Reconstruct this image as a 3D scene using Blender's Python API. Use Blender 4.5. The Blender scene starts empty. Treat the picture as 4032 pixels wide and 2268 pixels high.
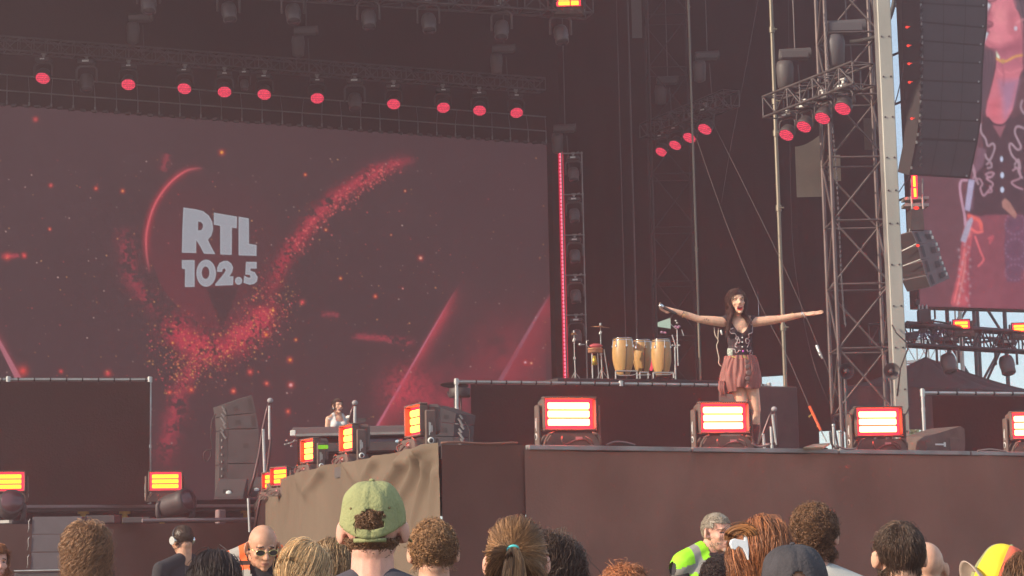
import bpy, math, random
import numpy as np
from mathutils import Vector, Matrix, Euler, noise as mnoise
from mathutils.bvhtree import BVHTree
R = math.radians
sc = bpy.context.scene
col = sc.collection
# ------------------------------------------------------------------ camera, world, sun, exposure
F = 7840.0                                   # focal length in photo pixels (70 mm equivalent)
CAMZ = 1.65
PITCH = math.atan(1016 / F)
ROLL = -0.020
cam_d = bpy.data.cameras.new('camera')
cam = bpy.data.objects.new('camera', cam_d); col.objects.link(cam)
cam_d.sensor_width = 36.0; cam_d.lens = 70.0; cam_d.clip_end = 3000; cam_d.clip_start = 0.1
CM = Matrix.Rotation(math.pi / 2 + PITCH, 3, 'X') @ Matrix.Rotation(ROLL, 3, 'Z')
cam.matrix_world = Matrix.Translation((0, 0, CAMZ)) @ CM.to_4x4()
sc.camera = cam

SUN_EL, SUN_AZ = R(26), math.atan2(-0.97, -0.22)      # direction towards the sun: from the left, slightly behind
sun_dir = Vector((math.cos(SUN_EL) * -0.92, math.cos(SUN_EL) * -0.392, math.sin(SUN_EL)))
world = bpy.data.worlds.new('World'); sc.world = world; world.use_nodes = True
wt = world.node_tree; wt.nodes.clear()
wo = wt.nodes.new('ShaderNodeOutputWorld'); wb = wt.nodes.new('ShaderNodeBackground')
sky = wt.nodes.new('ShaderNodeTexSky'); sky.sky_type = 'NISHITA'; sky.sun_disc = False
sky.sun_elevation = SUN_EL; sky.sun_rotation = math.atan2(sun_dir.x, sun_dir.y)
sky.air_density = 1.0; sky.dust_density = .35; sky.ozone_density = 2.6
wtc = wt.nodes.new('ShaderNodeTexCoord'); wn = wt.nodes.new('ShaderNodeTexNoise')
wn.inputs['Scale'].default_value = 5.0; wn.inputs['Detail'].default_value = 7; wn.inputs['Roughness'].default_value = .6
wmp = wt.nodes.new('ShaderNodeMapping'); wmp.inputs['Scale'].default_value = (1, 1, 3.2)
wcr = wt.nodes.new('ShaderNodeValToRGB')
wcr.color_ramp.elements[0].position = .34; wcr.color_ramp.elements[1].position = .78
wcr.color_ramp.elements[0].color = (.18, .18, .18, 1); wcr.color_ramp.elements[1].color = (.55, .55, .55, 1)
wmx = wt.nodes.new('ShaderNodeMixRGB'); wmx.inputs['Color2'].default_value = (7.0, 9.0, 9.8, 1)
wt.links.new(wtc.outputs['Generated'], wmp.inputs[0]); wt.links.new(wmp.outputs[0], wn.inputs['Vector'])
wt.links.new(wn.outputs['Fac'], wcr.inputs[0]); wt.links.new(wcr.outputs[0], wmx.inputs['Fac'])
wt.links.new(sky.outputs[0], wmx.inputs['Color1']); wt.links.new(wmx.outputs[0], wb.inputs['Color'])
wb.inputs['Strength'].default_value = 0.125
wt.links.new(wb.outputs[0], wo.inputs[0])
sun_d = bpy.data.lights.new('sun', 'SUN'); sun_d.energy = 5.0; sun_d.angle = R(0.6); sun_d.color = (1.0, .87, .66)
sun = bpy.data.objects.new('sun', sun_d); col.objects.link(sun)
sun.rotation_euler = sun_dir.to_track_quat('Z', 'Y').to_euler(); sun.location = (-20, -5, 20)
sc.view_settings.view_transform = 'Standard'; sc.view_settings.look = 'None'
sc.view_settings.exposure = 0.45; sc.view_settings.gamma = 1.0
sc.render.engine = 'CYCLES'
sc.cycles.use_denoising = True
sc.cycles.max_bounces = 6; sc.cycles.diffuse_bounces = 3; sc.cycles.glossy_bounces = 2
sc.cycles.transmission_bounces = 3; sc.cycles.volume_bounces = 0; sc.cycles.transparent_max_bounces = 6
sc.cycles.sample_clamp_indirect = 4.0; sc.cycles.sample_clamp_direct = 0
sc.cycles.use_fast_gi = False

# ------------------------------------------------------------------ photo pixel <-> world
def ray(px, py):
    return CM @ Vector(((px - 2016) / F, -(py - 1134) / F, -1))
def P(px, py, Y):
    """world point at depth Y (metres in front of the photographer) seen at that photo pixel"""
    d = ray(px, py); return Vector((d.x * Y / d.y, Y, CAMZ + d.z * Y / d.y))
def G(px, py, z):
    d = ray(px, py); t = (z - CAMZ) / d.z; return Vector((d.x * t, d.y * t, z))
def proj(p):
    q = CM.transposed() @ (Vector(p) - Vector((0, 0, CAMZ)))
    return 2016 + F * q.x / -q.z, 1134 - F * q.y / -q.z
def mpp(Y): return Y / F

# ------------------------------------------------------------------ materials
MATS = {}
def mat(name, c, rough=.7, metal=0.0, var=.0, vscale=6.0, bump=0.0, bscale=30.0, sss=0.0, attr=None, spec=.5, stretch=None, tint=None):
    if name in MATS: return MATS[name]
    m = bpy.data.materials.new(name); m.use_nodes = True; t = m.node_tree
    b = t.nodes['Principled BSDF']
    b.inputs['Base Color'].default_value = (*c, 1); b.inputs['Roughness'].default_value = rough
    b.inputs['Metallic'].default_value = metal; b.inputs['Specular IOR Level'].default_value = spec
    tc = t.nodes.new('ShaderNodeTexCoord'); src = tc.outputs['Object']
    if stretch:
        mp = t.nodes.new('ShaderNodeMapping'); mp.inputs['Scale'].default_value = stretch
        t.links.new(src, mp.inputs[0]); src = mp.outputs[0]
    colsock = None
    if attr:
        at = t.nodes.new('ShaderNodeAttribute'); at.attribute_name = attr
        mx = t.nodes.new('ShaderNodeMixRGB'); mx.blend_type = 'MULTIPLY'; mx.inputs['Fac'].default_value = 1
        mx.inputs['Color1'].default_value = (*c, 1); t.links.new(at.outputs['Color'], mx.inputs['Color2'])
        colsock = mx.outputs[0]
    if var > 0:
        n = t.nodes.new('ShaderNodeTexNoise'); n.inputs['Scale'].default_value = vscale; n.inputs['Detail'].default_value = 5
        t.links.new(src, n.inputs['Vector'])
        cr = t.nodes.new('ShaderNodeValToRGB')
        lo = tuple(max(0, x * (1 - var)) for x in c); hi = tuple(min(1, x * (1 + var)) for x in (tint or c))
        cr.color_ramp.elements[0].position = .3; cr.color_ramp.elements[1].position = .7
        cr.color_ramp.elements[0].color = (*lo, 1); cr.color_ramp.elements[1].color = (*hi, 1)
        t.links.new(n.outputs['Fac'], cr.inputs[0])
        if colsock is None: colsock = cr.outputs[0]
    if colsock is not None: t.links.new(colsock, b.inputs['Base Color'])
    if bump > 0:
        n2 = t.nodes.new('ShaderNodeTexNoise'); n2.inputs['Scale'].default_value = bscale; n2.inputs['Detail'].default_value = 4
        t.links.new(src, n2.inputs['Vector'])
        bp = t.nodes.new('ShaderNodeBump'); bp.inputs['Strength'].default_value = bump; bp.inputs['Distance'].default_value = .02
        t.links.new(n2.outputs['Fac'], bp.inputs['Height']); t.links.new(bp.outputs[0], b.inputs['Normal'])
    if sss > 0:
        b.inputs['Subsurface Weight'].default_value = sss; b.inputs['Subsurface Radius'].default_value = (.02, .006, .003)
        b.inputs['Subsurface Scale'].default_value = .6
    MATS[name] = m; return m
def emit(name, c, s, cells=None):
    if name in MATS: return MATS[name]
    m = bpy.data.materials.new(name); m.use_nodes = True; t = m.node_tree; t.nodes.clear()
    o = t.nodes.new('ShaderNodeOutputMaterial'); e = t.nodes.new('ShaderNodeEmission')
    e.inputs['Color'].default_value = (*c, 1); e.inputs['Strength'].default_value = s
    if cells:
        tc = t.nodes.new('ShaderNodeTexCoord'); v = t.nodes.new('ShaderNodeTexVoronoi'); v.inputs['Scale'].default_value = cells[0]
        v.inputs['Randomness'].default_value = cells[2] if len(cells) > 2 else .25
        cr = t.nodes.new('ShaderNodeValToRGB'); cr.color_ramp.elements[0].position = .25; cr.color_ramp.elements[1].position = .55
        cr.color_ramp.elements[0].color = (*c, 1); cr.color_ramp.elements[1].color = (*[x * cells[1] for x in c], 1)
        t.links.new(tc.outputs['Object'], v.inputs['Vector']); t.links.new(v.outputs['Distance'], cr.inputs[0]); t.links.new(cr.outputs[0], e.inputs['Color'])
    t.links.new(e.outputs[0], o.inputs[0]); MATS[name] = m; return m

# ------------------------------------------------------------------ mesh collector
def basis(d):
    d = Vector(d).normalized(); a = Vector((0, 0, 1)) if abs(d.z) < .95 else Vector((1, 0, 0))
    u = d.cross(a).normalized(); return u, u.cross(d).normalized()
class MB:
    def __init__(s): s.v = []; s.f = []; s.m = []; s.sm = []
    def add(s, vs, fs, mi=0, smooth=False):
        n = len(s.v); s.v += [tuple(x) for x in vs]
        for f in fs: s.f.append([i + n for i in f]); s.m.append(mi); s.sm.append(smooth)
        return s
    def box(s, c, sz, rot=None, bev=0.0, mi=0):
        c = Vector(c); hx, hy, hz = [x / 2 for x in sz]; M = rot.to_3x3() if rot is not None else Matrix.Identity(3)
        if bev <= 0:
            vs = [M @ Vector((x, y, z)) + c for x in (-hx, hx) for y in (-hy, hy) for z in (-hz, hz)]
            return s.add(vs, [(0, 1, 3, 2), (4, 6, 7, 5), (0, 4, 5, 1), (2, 3, 7, 6), (0, 2, 6, 4), (1, 5, 7, 3)], mi)
        b = min(bev, hx * .95, hy * .95, hz * .95); vs = []; idx = {}
        for sx in (-1, 1):
            for sy in (-1, 1):
                for sz_ in (-1, 1):
                    for ax in range(3):
                        h = [hx - b, hy - b, hz - b]; h[ax] = (hx, hy, hz)[ax]
                        idx[(sx, sy, sz_, ax)] = len(vs); vs.append(M @ Vector((sx * h[0], sy * h[1], sz_ * h[2])) + c)
        fs = []
        I = idx
        for q in (-1, 1):
            fs.append([I[(q, -1, -1, 0)], I[(q, 1, -1, 0)], I[(q, 1, 1, 0)], I[(q, -1, 1, 0)]][::q])
            fs.append([I[(-1, q, -1, 1)], I[(-1, q, 1, 1)], I[(1, q, 1, 1)], I[(1, q, -1, 1)]][::q])
            fs.append([I[(-1, -1, q, 2)], I[(1, -1, q, 2)], I[(1, 1, q, 2)], I[(-1, 1, q, 2)]][::q])
        for a in (-1, 1):
            for b_ in (-1, 1):
                fs.append([I[(a, b_, -1, 0)], I[(a, b_, 1, 0)], I[(a, b_, 1, 1)], I[(a, b_, -1, 1)]])
                fs.append([I[(a, -1, b_, 0)], I[(a, 1, b_, 0)], I[(a, 1, b_, 2)], I[(a, -1, b_, 2)]])
                fs.append([I[(-1, a, b_, 1)], I[(1, a, b_, 1)], I[(1, a, b_, 2)], I[(-1, a, b_, 2)]])
                for c_ in (-1, 1): fs.append([I[(a, b_, c_, 0)], I[(a, b_, c_, 1)], I[(a, b_, c_, 2)]])
        return s.add(vs, fs, mi)
    def cyl(s, p0, p1, r0, r1=None, n=8, mi=0, cap=True, smooth=True):
        p0 = Vector(p0); p1 = Vector(p1); r1 = r0 if r1 is None else r1
        u, w = basis(p1 - p0); vs = []
        for p, r in ((p0, r0), (p1, r1)):
            for k in range(n):
                a = 2 * math.pi * k / n; vs.append(p + (u * math.cos(a) + w * math.sin(a)) * r)
        s.add(vs, [(k, (k + 1) % n, n + (k + 1) % n, n + k) for k in range(n)], mi, smooth)
        if cap:
            s.add(vs[:n], [list(range(n))[::-1]], mi); s.add(vs[n:], [list(range(n))], mi)
        return s
    def tube(s, pts, r, n=6, mi=0, closed=False):
        pts = [Vector(p) for p in pts]; N = len(pts); rs = r if hasattr(r, '__len__') else [r] * N
        vs = []; u = None
        for i, p in enumerate(pts):
            a = pts[(i - 1) % N] if (closed or i > 0) else p; b = pts[(i + 1) % N] if (closed or i < N - 1) else p
            d = (b - a).normalized() if (b - a).length > 1e-9 else Vector((0, 0, 1))
            if u is None: u, w = basis(d)
            u = (u - d * u.dot(d)); u = u.normalized() if u.length > 1e-6 else basis(d)[0]; w = d.cross(u)
            for k in range(n):
                t = 2 * math.pi * k / n; vs.append(p + (u * math.cos(t) + w * math.sin(t)) * rs[i])
        fs = []
        for i in range(N if closed else N - 1):
            j = (i + 1) % N
            for k in range(n): fs.append((i * n + k, i * n + (k + 1) % n, j * n + (k + 1) % n, j * n + k))
        if not closed: fs.append(list(range(n))[::-1]); fs.append([(N - 1) * n + k for k in range(n)])
        return s.add(vs, fs, mi, True)
    def lathe(s, prof, c=(0, 0, 0), axis=(0, 0, 1), n=20, mi=0, smooth=True, u0=None):
        """prof: list of (radius, distance along axis)"""
        c = Vector(c); ax = Vector(axis).normalized(); u, w = basis(ax); vs = []
        for r, h in prof:
            for k in range(n):
                a = 2 * math.pi * k / n; vs.append(c + ax * h + (u * math.cos(a) + w * math.sin(a)) * max(r, 1e-4))
        fs = []
        for i in range(len(prof) - 1):
            for k in range(n): fs.append((i * n + k, i * n + (k + 1) % n, (i + 1) * n + (k + 1) % n, (i + 1) * n + k))
        fs.append(list(range(n))[::-1]); fs.append([(len(prof) - 1) * n + k for k in range(n)])
        return s.add(vs, fs, mi, smooth)
    def ell(s, c, r, rot=None, nu=14, nv=9, mi=0):
        c = Vector(c); M = rot.to_3x3() if rot is not None else Matrix.Identity(3); vs = []
        for i in range(nv + 1):
            t = math.pi * i / nv
            for k in range(nu):
                a = 2 * math.pi * k / nu
                vs.append(M @ Vector((r[0] * math.sin(t) * math.cos(a), r[1] * math.sin(t) * math.sin(a), r[2] * math.cos(t))) + c)
        fs = [(i * nu + k, (i + 1) * nu + k, (i + 1) * nu + (k + 1) % nu, i * nu + (k + 1) % nu) for i in range(nv) for k in range(nu)]
        return s.add(vs, fs, mi, True)
    def cap_(s, p0, p1, r0, r1=None, n=12):
        """tapered capsule for body building"""
        r1 = r0 if r1 is None else r1; p0 = Vector(p0); p1 = Vector(p1); L = (p1 - p0).length
        prof = [(r0 * math.sin(math.pi / 2 * k / 4), -r0 * math.cos(math.pi / 2 * k / 4)) for k in range(5)]
        prof += [(r1 * math.cos(math.pi / 2 * k / 4), L + r1 * math.sin(math.pi / 2 * k / 4)) for k in range(5)]
        return s.lathe(prof, p0, p1 - p0 if L > 1e-6 else (0, 0, 1), n)
    def prism(s, poly, thick, o=(0, 0, 0), ux=(1, 0, 0), uy=(0, 0, 1), mi=0):
        """flat polygon in the plane (ux,uy) extruded by thick along ux x uy, centred"""
        o = Vector(o); ux = Vector(ux); uy = Vector(uy); nn = ux.cross(uy).normalized() * thick / 2; n = len(poly)
        a = [o + ux * x + uy * y - nn for x, y in poly]; b = [o + ux * x + uy * y + nn for x, y in poly]
        fs = [list(range(n))[::-1], [n + k for k in range(n)]] + [(k, (k + 1) % n, n + (k + 1) % n, n + k) for k in range(n)]
        return s.add(a + b, fs, mi)
    def grid(s, fn, nu, nv, mi=0, smooth=True):
        vs = [fn(i / nu, j / nv) for j in range(nv + 1) for i in range(nu + 1)]
        fs = [(j * (nu + 1) + i, j * (nu + 1) + i + 1, (j + 1) * (nu + 1) + i + 1, (j + 1) * (nu + 1) + i) for j in range(nv) for i in range(nu)]
        return s.add(vs, fs, mi, smooth)
    def build(s, name, m, parent=None, loc=None):
        me = bpy.data.meshes.new(name); me.from_pydata(s.v, [], s.f)
        for mm in (m if isinstance(m, (list, tuple)) else [m]): me.materials.append(mm)
        me.polygons.foreach_set('material_index', s.m); me.polygons.foreach_set('use_smooth', s.sm)
        me.update()
        o = bpy.data.objects.new(name, me); col.objects.link(o)
        if parent is not None: o.parent = parent
        if loc is not None: o.location = loc
        return o
def tag(o, label=None, cat=None, group=None, kind=None):
    if label: o['label'] = label
    if cat: o['category'] = cat
    if group: o['group'] = group
    if kind: o['kind'] = kind
    return o
def empty(name, loc=(0, 0, 0), rz=0.0, label=None, cat=None, group=None, rot=None):
    o = bpy.data.objects.new(name, None); col.objects.link(o); o.empty_display_size = .1
    o.location = loc; o.rotation_euler = rot if rot is not None else (0, 0, rz)
    return tag(o, label, cat, group)
def kids(o): return [c for c in KID.get(o.name, [])]
KID = {}
def index_kids():
    KID.clear()
    for o in bpy.data.objects:
        if o.parent is not None: KID.setdefault(o.parent.name, []).append(o)
def copy_tree(o, parent=None):
    c = o.copy(); col.objects.link(c)
    if parent is not None: c.parent = parent
    for ch in KID.get(o.name, []): copy_tree(ch, c)
    return c
def text_mesh(txt, size, loc, rot, m, parent, name='lettering', ext=.002, bold=True):
    cu = bpy.data.curves.new(name, 'FONT'); cu.body = txt; cu.size = size; cu.extrude = ext; cu.align_x = 'CENTER'; cu.align_y = 'CENTER'
    if bold: cu.offset = size * .012
    t = bpy.data.objects.new(name + '_tmp', cu); col.objects.link(t)
    dg = bpy.context.evaluated_depsgraph_get(); me = bpy.data.meshes.new_from_object(t.evaluated_get(dg))
    bpy.data.objects.remove(t); me.materials.clear(); me.materials.append(m); me.name = name
    o = bpy.data.objects.new(name, me); col.objects.link(o); o.parent = parent; o.location = loc; o.rotation_euler = rot
    return o
rnd = random.Random(7); rng = np.random.default_rng(11)

# ------------------------------------------------------------------ shared materials
M_black = mat('black_metal', (.05, .042, .044), .45, .3, var=.2, vscale=8)
M_casing = mat('casing_black', (.055, .042, .043), .55, 0, var=.25, vscale=9, bump=.1, bscale=60)
M_dusty = mat('casing_dusty', (.13, .085, .07), .7, 0, var=.25, vscale=7, bump=.1, bscale=50)
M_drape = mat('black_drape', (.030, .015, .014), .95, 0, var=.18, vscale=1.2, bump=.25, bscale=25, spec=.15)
M_drapef = mat('black_skirt_flare_lift', (.27, .135, .10), .93, 0, var=.16, vscale=1.0, bump=.2, bscale=40, spec=.15)  # black cloth, its colour lifted to include the pink lens flare
M_drapec = mat('black_centre_flare_lift', (.16, .078, .060), .93, 0, var=.16, vscale=1.0, bump=.2, bscale=40, spec=.15)  # black cloth with less of the flare lifted into its colour
M_steel = mat('galvanised_steel', (.55, .54, .52), .38, .75, var=.15, vscale=5, bump=.05)
M_dsteel = mat('dull_aluminium', (.30, .28, .27), .5, .5, var=.25, vscale=3)
M_truss = mat('dark_truss_metal', (.12, .10, .10), .45, .5, var=.3, vscale=4)
M_deck = mat('stage_deck', (.12, .10, .095), .8, 0, var=.3, vscale=2)
M_spk = mat('speaker_grey', (.062, .054, .058), .75, 0, var=.15, vscale=5, bump=.1, bscale=80)
M_mover = mat('mover_grey', (.115, .095, .095), .4, .2)
M_lens = mat('dark_lens', (.05, .045, .05), .08, 0, spec=.9)
M_chrome = mat('chrome', (.75, .74, .73), .16, 1.0)
M_white = mat('white_plastic', (.75, .74, .70), .4)
M_cable = mat('cable_black', (.03, .026, .026), .6)
M_bar = emit('strobe_bar', (1.0, .056, .016), 60.0)
M_baro = emit('strobe_bar_amber', (1.0, .042, .003), 24.0)
M_bary = emit('strobe_bar_yellow', (1.0, .058, .006), 44.0)
M_redp = emit('strobe_red', (1.0, .045, .09), 1.25)
M_redwash = emit('wash_red', (1.0, .06, .125), 1.3, (30, .30))
# ================================================================== THE SETTING
ZS = CAMZ + 0.94                                   # stage floor
g = MB(); g.add([(-400, -60, 0), (400, -60, 0), (400, 900, 0), (-400, 900, 0)], [(0, 1, 2, 3)])
tag(g.build('ground', mat('trampled_grass', (.10, .10, .055), .95, var=.5, vscale=.6, bump=.4, bscale=20, tint=(.17, .13, .08))), kind='structure')

e = [G(1052, 1914, ZS), G(1200, 1864, ZS), G(1410, 1824, ZS), G(1600, 1786, ZS), G(1738, 1755, ZS), G(2065, 1757, ZS)]
eR = G(4032, 1784, ZS); e6 = e[5] + (eR - e[5]) * 1.35
L1 = G(1000, 1986, ZS); L0 = G(0, 1989, ZS); Lx = L0 + (L0 - L1) * .6
edge_dir = (eR - e[5]).normalized()
poly = [Lx, L1, e[0], e[1], e[2], e[3], e[4], e[5], e6, Vector((e6.x + 1, 53, ZS)), Vector((Lx.x, 53, ZS))]
d = MB(); top = [(p.x, p.y, ZS) for p in poly]; bot = [(p.x, p.y, ZS - .12) for p in poly]; n = len(poly)
d.add(top + bot, [list(range(n)), [n + k for k in range(n)][::-1]] + [(k, n + k, n + (k + 1) % n, (k + 1) % n) for k in range(n)])
stage = empty('concert_stage', (0, 30, 0), label='high black draped concert stage thrusting out towards the crowd', cat='stage')
dk = d.build('deck', M_deck, stage); dk.location = (0, -30, 0)

def cloth(name, pts, zt, zb, m, parent=None, amp=.02, creases=(), du=.12, dz=.14, off=(0, 0, 0), seed=0, topfn=None, thick=.0):
    """hanging cloth along a ground polyline, with soft folds and explicit creases [(u0,z0,u1,z1,width,height)]"""
    P_ = [Vector((p[0], p[1], 0)) for p in pts]; L = [0]
    for a, b in zip(P_, P_[1:]): L.append(L[-1] + (b - a).length)
    nu = max(2, int(L[-1] / du)); nv = max(2, int(abs(zt - zb) / dz)) if not topfn else max(2, int(4 / dz)); vs = []
    for j in range(nv + 1):
        for i in range(nu + 1):
            u = L[-1] * i / nu; k = 0
            while k < len(L) - 2 and u > L[k + 1]: k += 1
            t = (u - L[k]) / max(1e-6, L[k + 1] - L[k]); q = P_[k].lerp(P_[k + 1], t)
            dd = (P_[k + 1] - P_[k]).normalized(); nn = Vector((dd.y, -dd.x, 0))
            ztt = topfn(u, zt) if topfn else zt
            z = zb + (ztt - zb) * j / nv
            h = amp * (mnoise.noise(Vector((u * 1.3 + z * .5 + seed, z * .45, seed))) + .5 * mnoise.noise(Vector((u * 4 + seed, z * .6, 3)))) * (1 - .6 * (j / nv))
            for (u0, z0, u1, z1, w, hh) in creases:
                ax, az = u1 - u0, z1 - z0; l2 = ax * ax + az * az; s = max(0, min(1, ((u - u0) * ax + (z - z0) * az) / l2))
                dist = math.hypot(u - u0 - ax * s, z - z0 - az * s)
                h += hh * math.exp(-(dist / w) ** 2) * (.35 + .65 * (1 - s))
            vs.append(q + nn * h + Vector((off[0], off[1], z)))
    fs = [(j * (nu + 1) + i, j * (nu + 1) + i + 1, (j + 1) * (nu + 1) + i + 1, (j + 1) * (nu + 1) + i) for j in range(nv) for i in range(nu)]
    b = MB(); b.add(vs, fs, 0, True)
    return b.build(name, m, parent)
def under(o, p):
    o.parent = p; o.location = tuple(Vector(o.location) - p.location)
    return o
def utoz(px, py, u_pts=None): return px, py
# creases on the diagonal sunlit skirt: given as photo pixels, mapped to run along the edge polyline
dp = [e[0], e[1], e[2], e[3], e[4]]; DL = [0]
for a, b in zip(dp, dp[1:]): DL.append(DL[-1] + (b - a).length)
def to_uz(px, py):
    """intersect the viewing ray with the diagonal skirt's vertical planes"""
    d_ = ray(px, py); best = None
    for k in range(len(dp) - 1):
        a = dp[k]; b = dp[k + 1]; nx, ny = (b - a).y, -(b - a).x
        t = (a.x * nx + a.y * ny) / (d_.x * nx + d_.y * ny); q = Vector((d_.x * t, d_.y * t, CAMZ + d_.z * t))
        s = (Vector((q.x, q.y, 0)) - Vector((a.x, a.y, 0))).dot((b - a)) / (b - a).length_squared
        if -.02 <= s <= 1.02 or (k == len(dp) - 2 and best is None): best = (DL[k] + s * (b - a).length, q.z)
    return best
def crease(x0, y0, x1, y1, w, h):
    a = to_uz(x0, y0); b = to_uz(x1, y1); return (a[0], a[1], b[0], b[1], w, h)
cr = [crease(1500, 1808, 1440, 1880 , .07, .09), crease(1382, 1825, 1415, 1890 , .07, .09), crease(1290, 1850, 1210, 1940, .07, .09),
      crease(1715, 1765, 1560, 2010, .07, .12), crease(1690, 1770, 1610, 1830 , .07, .09), crease(1725, 1800, 1640, 2050, .06, .10),
      crease(1730, 1860, 1700, 2100, .06, .06), crease(1620, 1800, 1400, 2100, .08, .09), crease(1725, 1765, 1480, 1900, .07, .04),
      crease(1090, 1990, 1085, 2120, .12, .05), crease(1140, 1980, 1130, 2080, .12, -.05), crease(1180, 1880, 1240, 1960, .1, .04),
      crease(1712, 1780, 1706, 1850, .04, .09), crease(1728, 1780, 1720, 1850, .03, -.07), crease(1330, 1850, 1330, 2000, .2, -.04)]
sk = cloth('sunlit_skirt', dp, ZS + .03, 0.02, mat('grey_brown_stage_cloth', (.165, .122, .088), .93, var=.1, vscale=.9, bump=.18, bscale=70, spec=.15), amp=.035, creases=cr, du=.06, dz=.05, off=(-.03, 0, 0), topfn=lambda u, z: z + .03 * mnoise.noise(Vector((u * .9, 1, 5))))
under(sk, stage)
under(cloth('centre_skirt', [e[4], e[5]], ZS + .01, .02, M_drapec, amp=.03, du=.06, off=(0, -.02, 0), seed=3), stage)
_rs = random.Random(4); FC = []
for k in range(46):
    u0 = _rs.uniform(0, 9); w_ = _rs.uniform(-.25, .25); FC.append((u0, ZS - .02, u0 + w_, ZS - _rs.uniform(.25, 1.3), _rs.uniform(.03, .09), _rs.uniform(-.014, .018)))
FC += [(2.42, ZS, 2.42, 0, .012, -.02), (5.6, ZS, 5.6, 0, .012, -.02)]
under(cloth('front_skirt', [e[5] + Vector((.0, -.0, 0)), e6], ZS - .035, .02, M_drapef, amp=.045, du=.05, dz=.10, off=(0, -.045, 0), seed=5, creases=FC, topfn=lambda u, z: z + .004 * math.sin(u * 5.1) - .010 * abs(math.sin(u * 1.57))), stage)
under(cloth('side_skirt', [L1, e[0]], ZS - .02, .02, M_drape, amp=.03, seed=9), stage)
b = MB(); nR = Vector((edge_dir.y, -edge_dir.x, 0)); Lr = (e6 - e[5]).length
k = 0; u = 0
while u < Lr:
    a = e[5] + edge_dir * (u + .012) + nR * .03; c = e[5] + edge_dir * min(Lr, u + 1.98) + nR * .03
    M = Matrix.Rotation(math.atan2(edge_dir.y, edge_dir.x), 3, 'Z'); mid = (a + c) / 2
    b.box((mid.x, mid.y, ZS - .012), ((c - a).length, .07, .045), M, .004); u += 2.0
under(b.build('edge_trim', M_dsteel, stage), stage)
b = MB(); a, c = e[4], e[5]; dd = (c - a).normalized()
b.tube([a + dd * t * (c - a).length + Vector((0, -.03, .025 + .006 * math.sin(t * 9))) for t in [i / 12 for i in range(12)]], .012, 6)
under(b.build('skirt_hem', M_drapef, stage), stage)
# left part of the main stage: bright beam, yellow screw jacks, dark void, lower ledge and skirting
dl = (L1 - Lx).normalized(); Ml = Matrix.Rotation(math.atan2(dl.y, dl.x), 3, 'Z'); nl = Vector((dl.y, -dl.x, 0))
b = MB(); mid = (L1 + Lx) / 2 + nl * .05; b.box((mid.x, mid.y, ZS - .03), ((L1 - Lx).length, .08, .06), Ml, .01)
under(b.build('front_beam', mat('pinkish_alu', (.36, .27, .27), .45, .5), stage), stage)
ZL = P(500, 2062, 35.2).z
LE0 = G(-500, 2068, ZL); LE1 = G(1030, 2058, ZL)
b = MB(); b.add([LE0, LE1, (L1.x, L1.y + .8, ZL), (Lx.x, Lx.y + .8, ZL)], [(0, 1, 2, 3)])
b.add([(LE0.x, LE0.y, ZL - .1), (LE1.x, LE1.y, ZL - .1), (L1.x, L1.y + .8, ZL - .1), (Lx.x, Lx.y + .8, ZL - .1)], [(3, 2, 1, 0)])
under(b.build('lower_ledge', M_deck, stage), stage)
ledge_dir = (LE1 - LE0).normalized()
under(cloth('ledge_skirt', [LE0, LE1], ZL + .0, .02, M_drapef, amp=.02, off=(0, -.04, 0), seed=12), stage)
under(cloth('void_dark_sheet', [Lx + Vector((0, 1.6, 0)), L1 + Vector((0, 1.6, 0))], ZS - .05, .5, M_drape, amp=.03, seed=13), stage)  # black sheet standing in for the darkness under the stage
b = MB(); b.cyl(G(560, 2050, ZL + .03), G(1000, 2045, ZL + .03), .035, n=8); b.cyl(G(620, 2046, ZL + .07), G(1000, 2052, ZL + .02), .03, n=8)
b.box(G(868, 2035, ZL + .1), (.16, .14, .26), Ml, .02)
under(b.build('ledge_pipe', mat('pinkish_alu', (.36, .27, .27), .45, .5), stage), stage)
M_yel = mat('yellow_jack', (.90, .52, .07), .5, var=.2)
for px in (145, 336, 505, 880):
    q = G(px, 1995, ZS - .1); q = Vector((q.x, L1.y + (q.x - L1.x) * dl.y / dl.x + .3, 0)); b = MB()
    b.cyl((q.x, q.y, ZL), (q.x, q.y, ZS - .1), .055, n=10); b.cyl((q.x, q.y, ZS - .17), (q.x, q.y, ZS - .11), .11, n=10)
    under(b.build('screw_jack', M_yel, stage), stage)

# unseen roof and left wing curtain, placed to block the sun
b = MB(); b.add([(-17, 28.5, 17), (6.3, 28.5, 17), (9.6, 56, 17), (-19, 56, 17), (-17, 28.5, 17.3), (6.3, 28.5, 17.3), (9.6, 56, 17.3), (-19, 56, 17.3)],
    [(3, 2, 1, 0), (4, 5, 6, 7), (0, 1, 5, 4), (1, 2, 6, 5), (2, 3, 7, 6), (3, 0, 4, 7)])
roof = b.build('unseen_stage_roof', M_drape); tag(roof, 'unseen black roof high over the stage, sized to block the sun', 'roof')
tag(cloth('unseen_side_curtain', [(-16.5, 54), (-15.5, 37)], 17, .02, M_drape, amp=.15, du=.4, dz=1.2), 'unseen tall black curtain on the left wing, placed to block the sun', 'curtain')
bl0 = P(-500, 1134, 48.5); bl1 = P(2225, 1134, 53)
tag(cloth('backdrop_curtain', [bl0, bl1], 17, ZS, M_drape, amp=.12, du=.25, dz=1.0, seed=2), 'wide black curtain hanging behind the big video screen', 'curtain')
M_drape2 = mat('black_drape_right', (.034, .017, .016), .95, 0, var=.22, vscale=.5, bump=.25, bscale=25, spec=.15)
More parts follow.
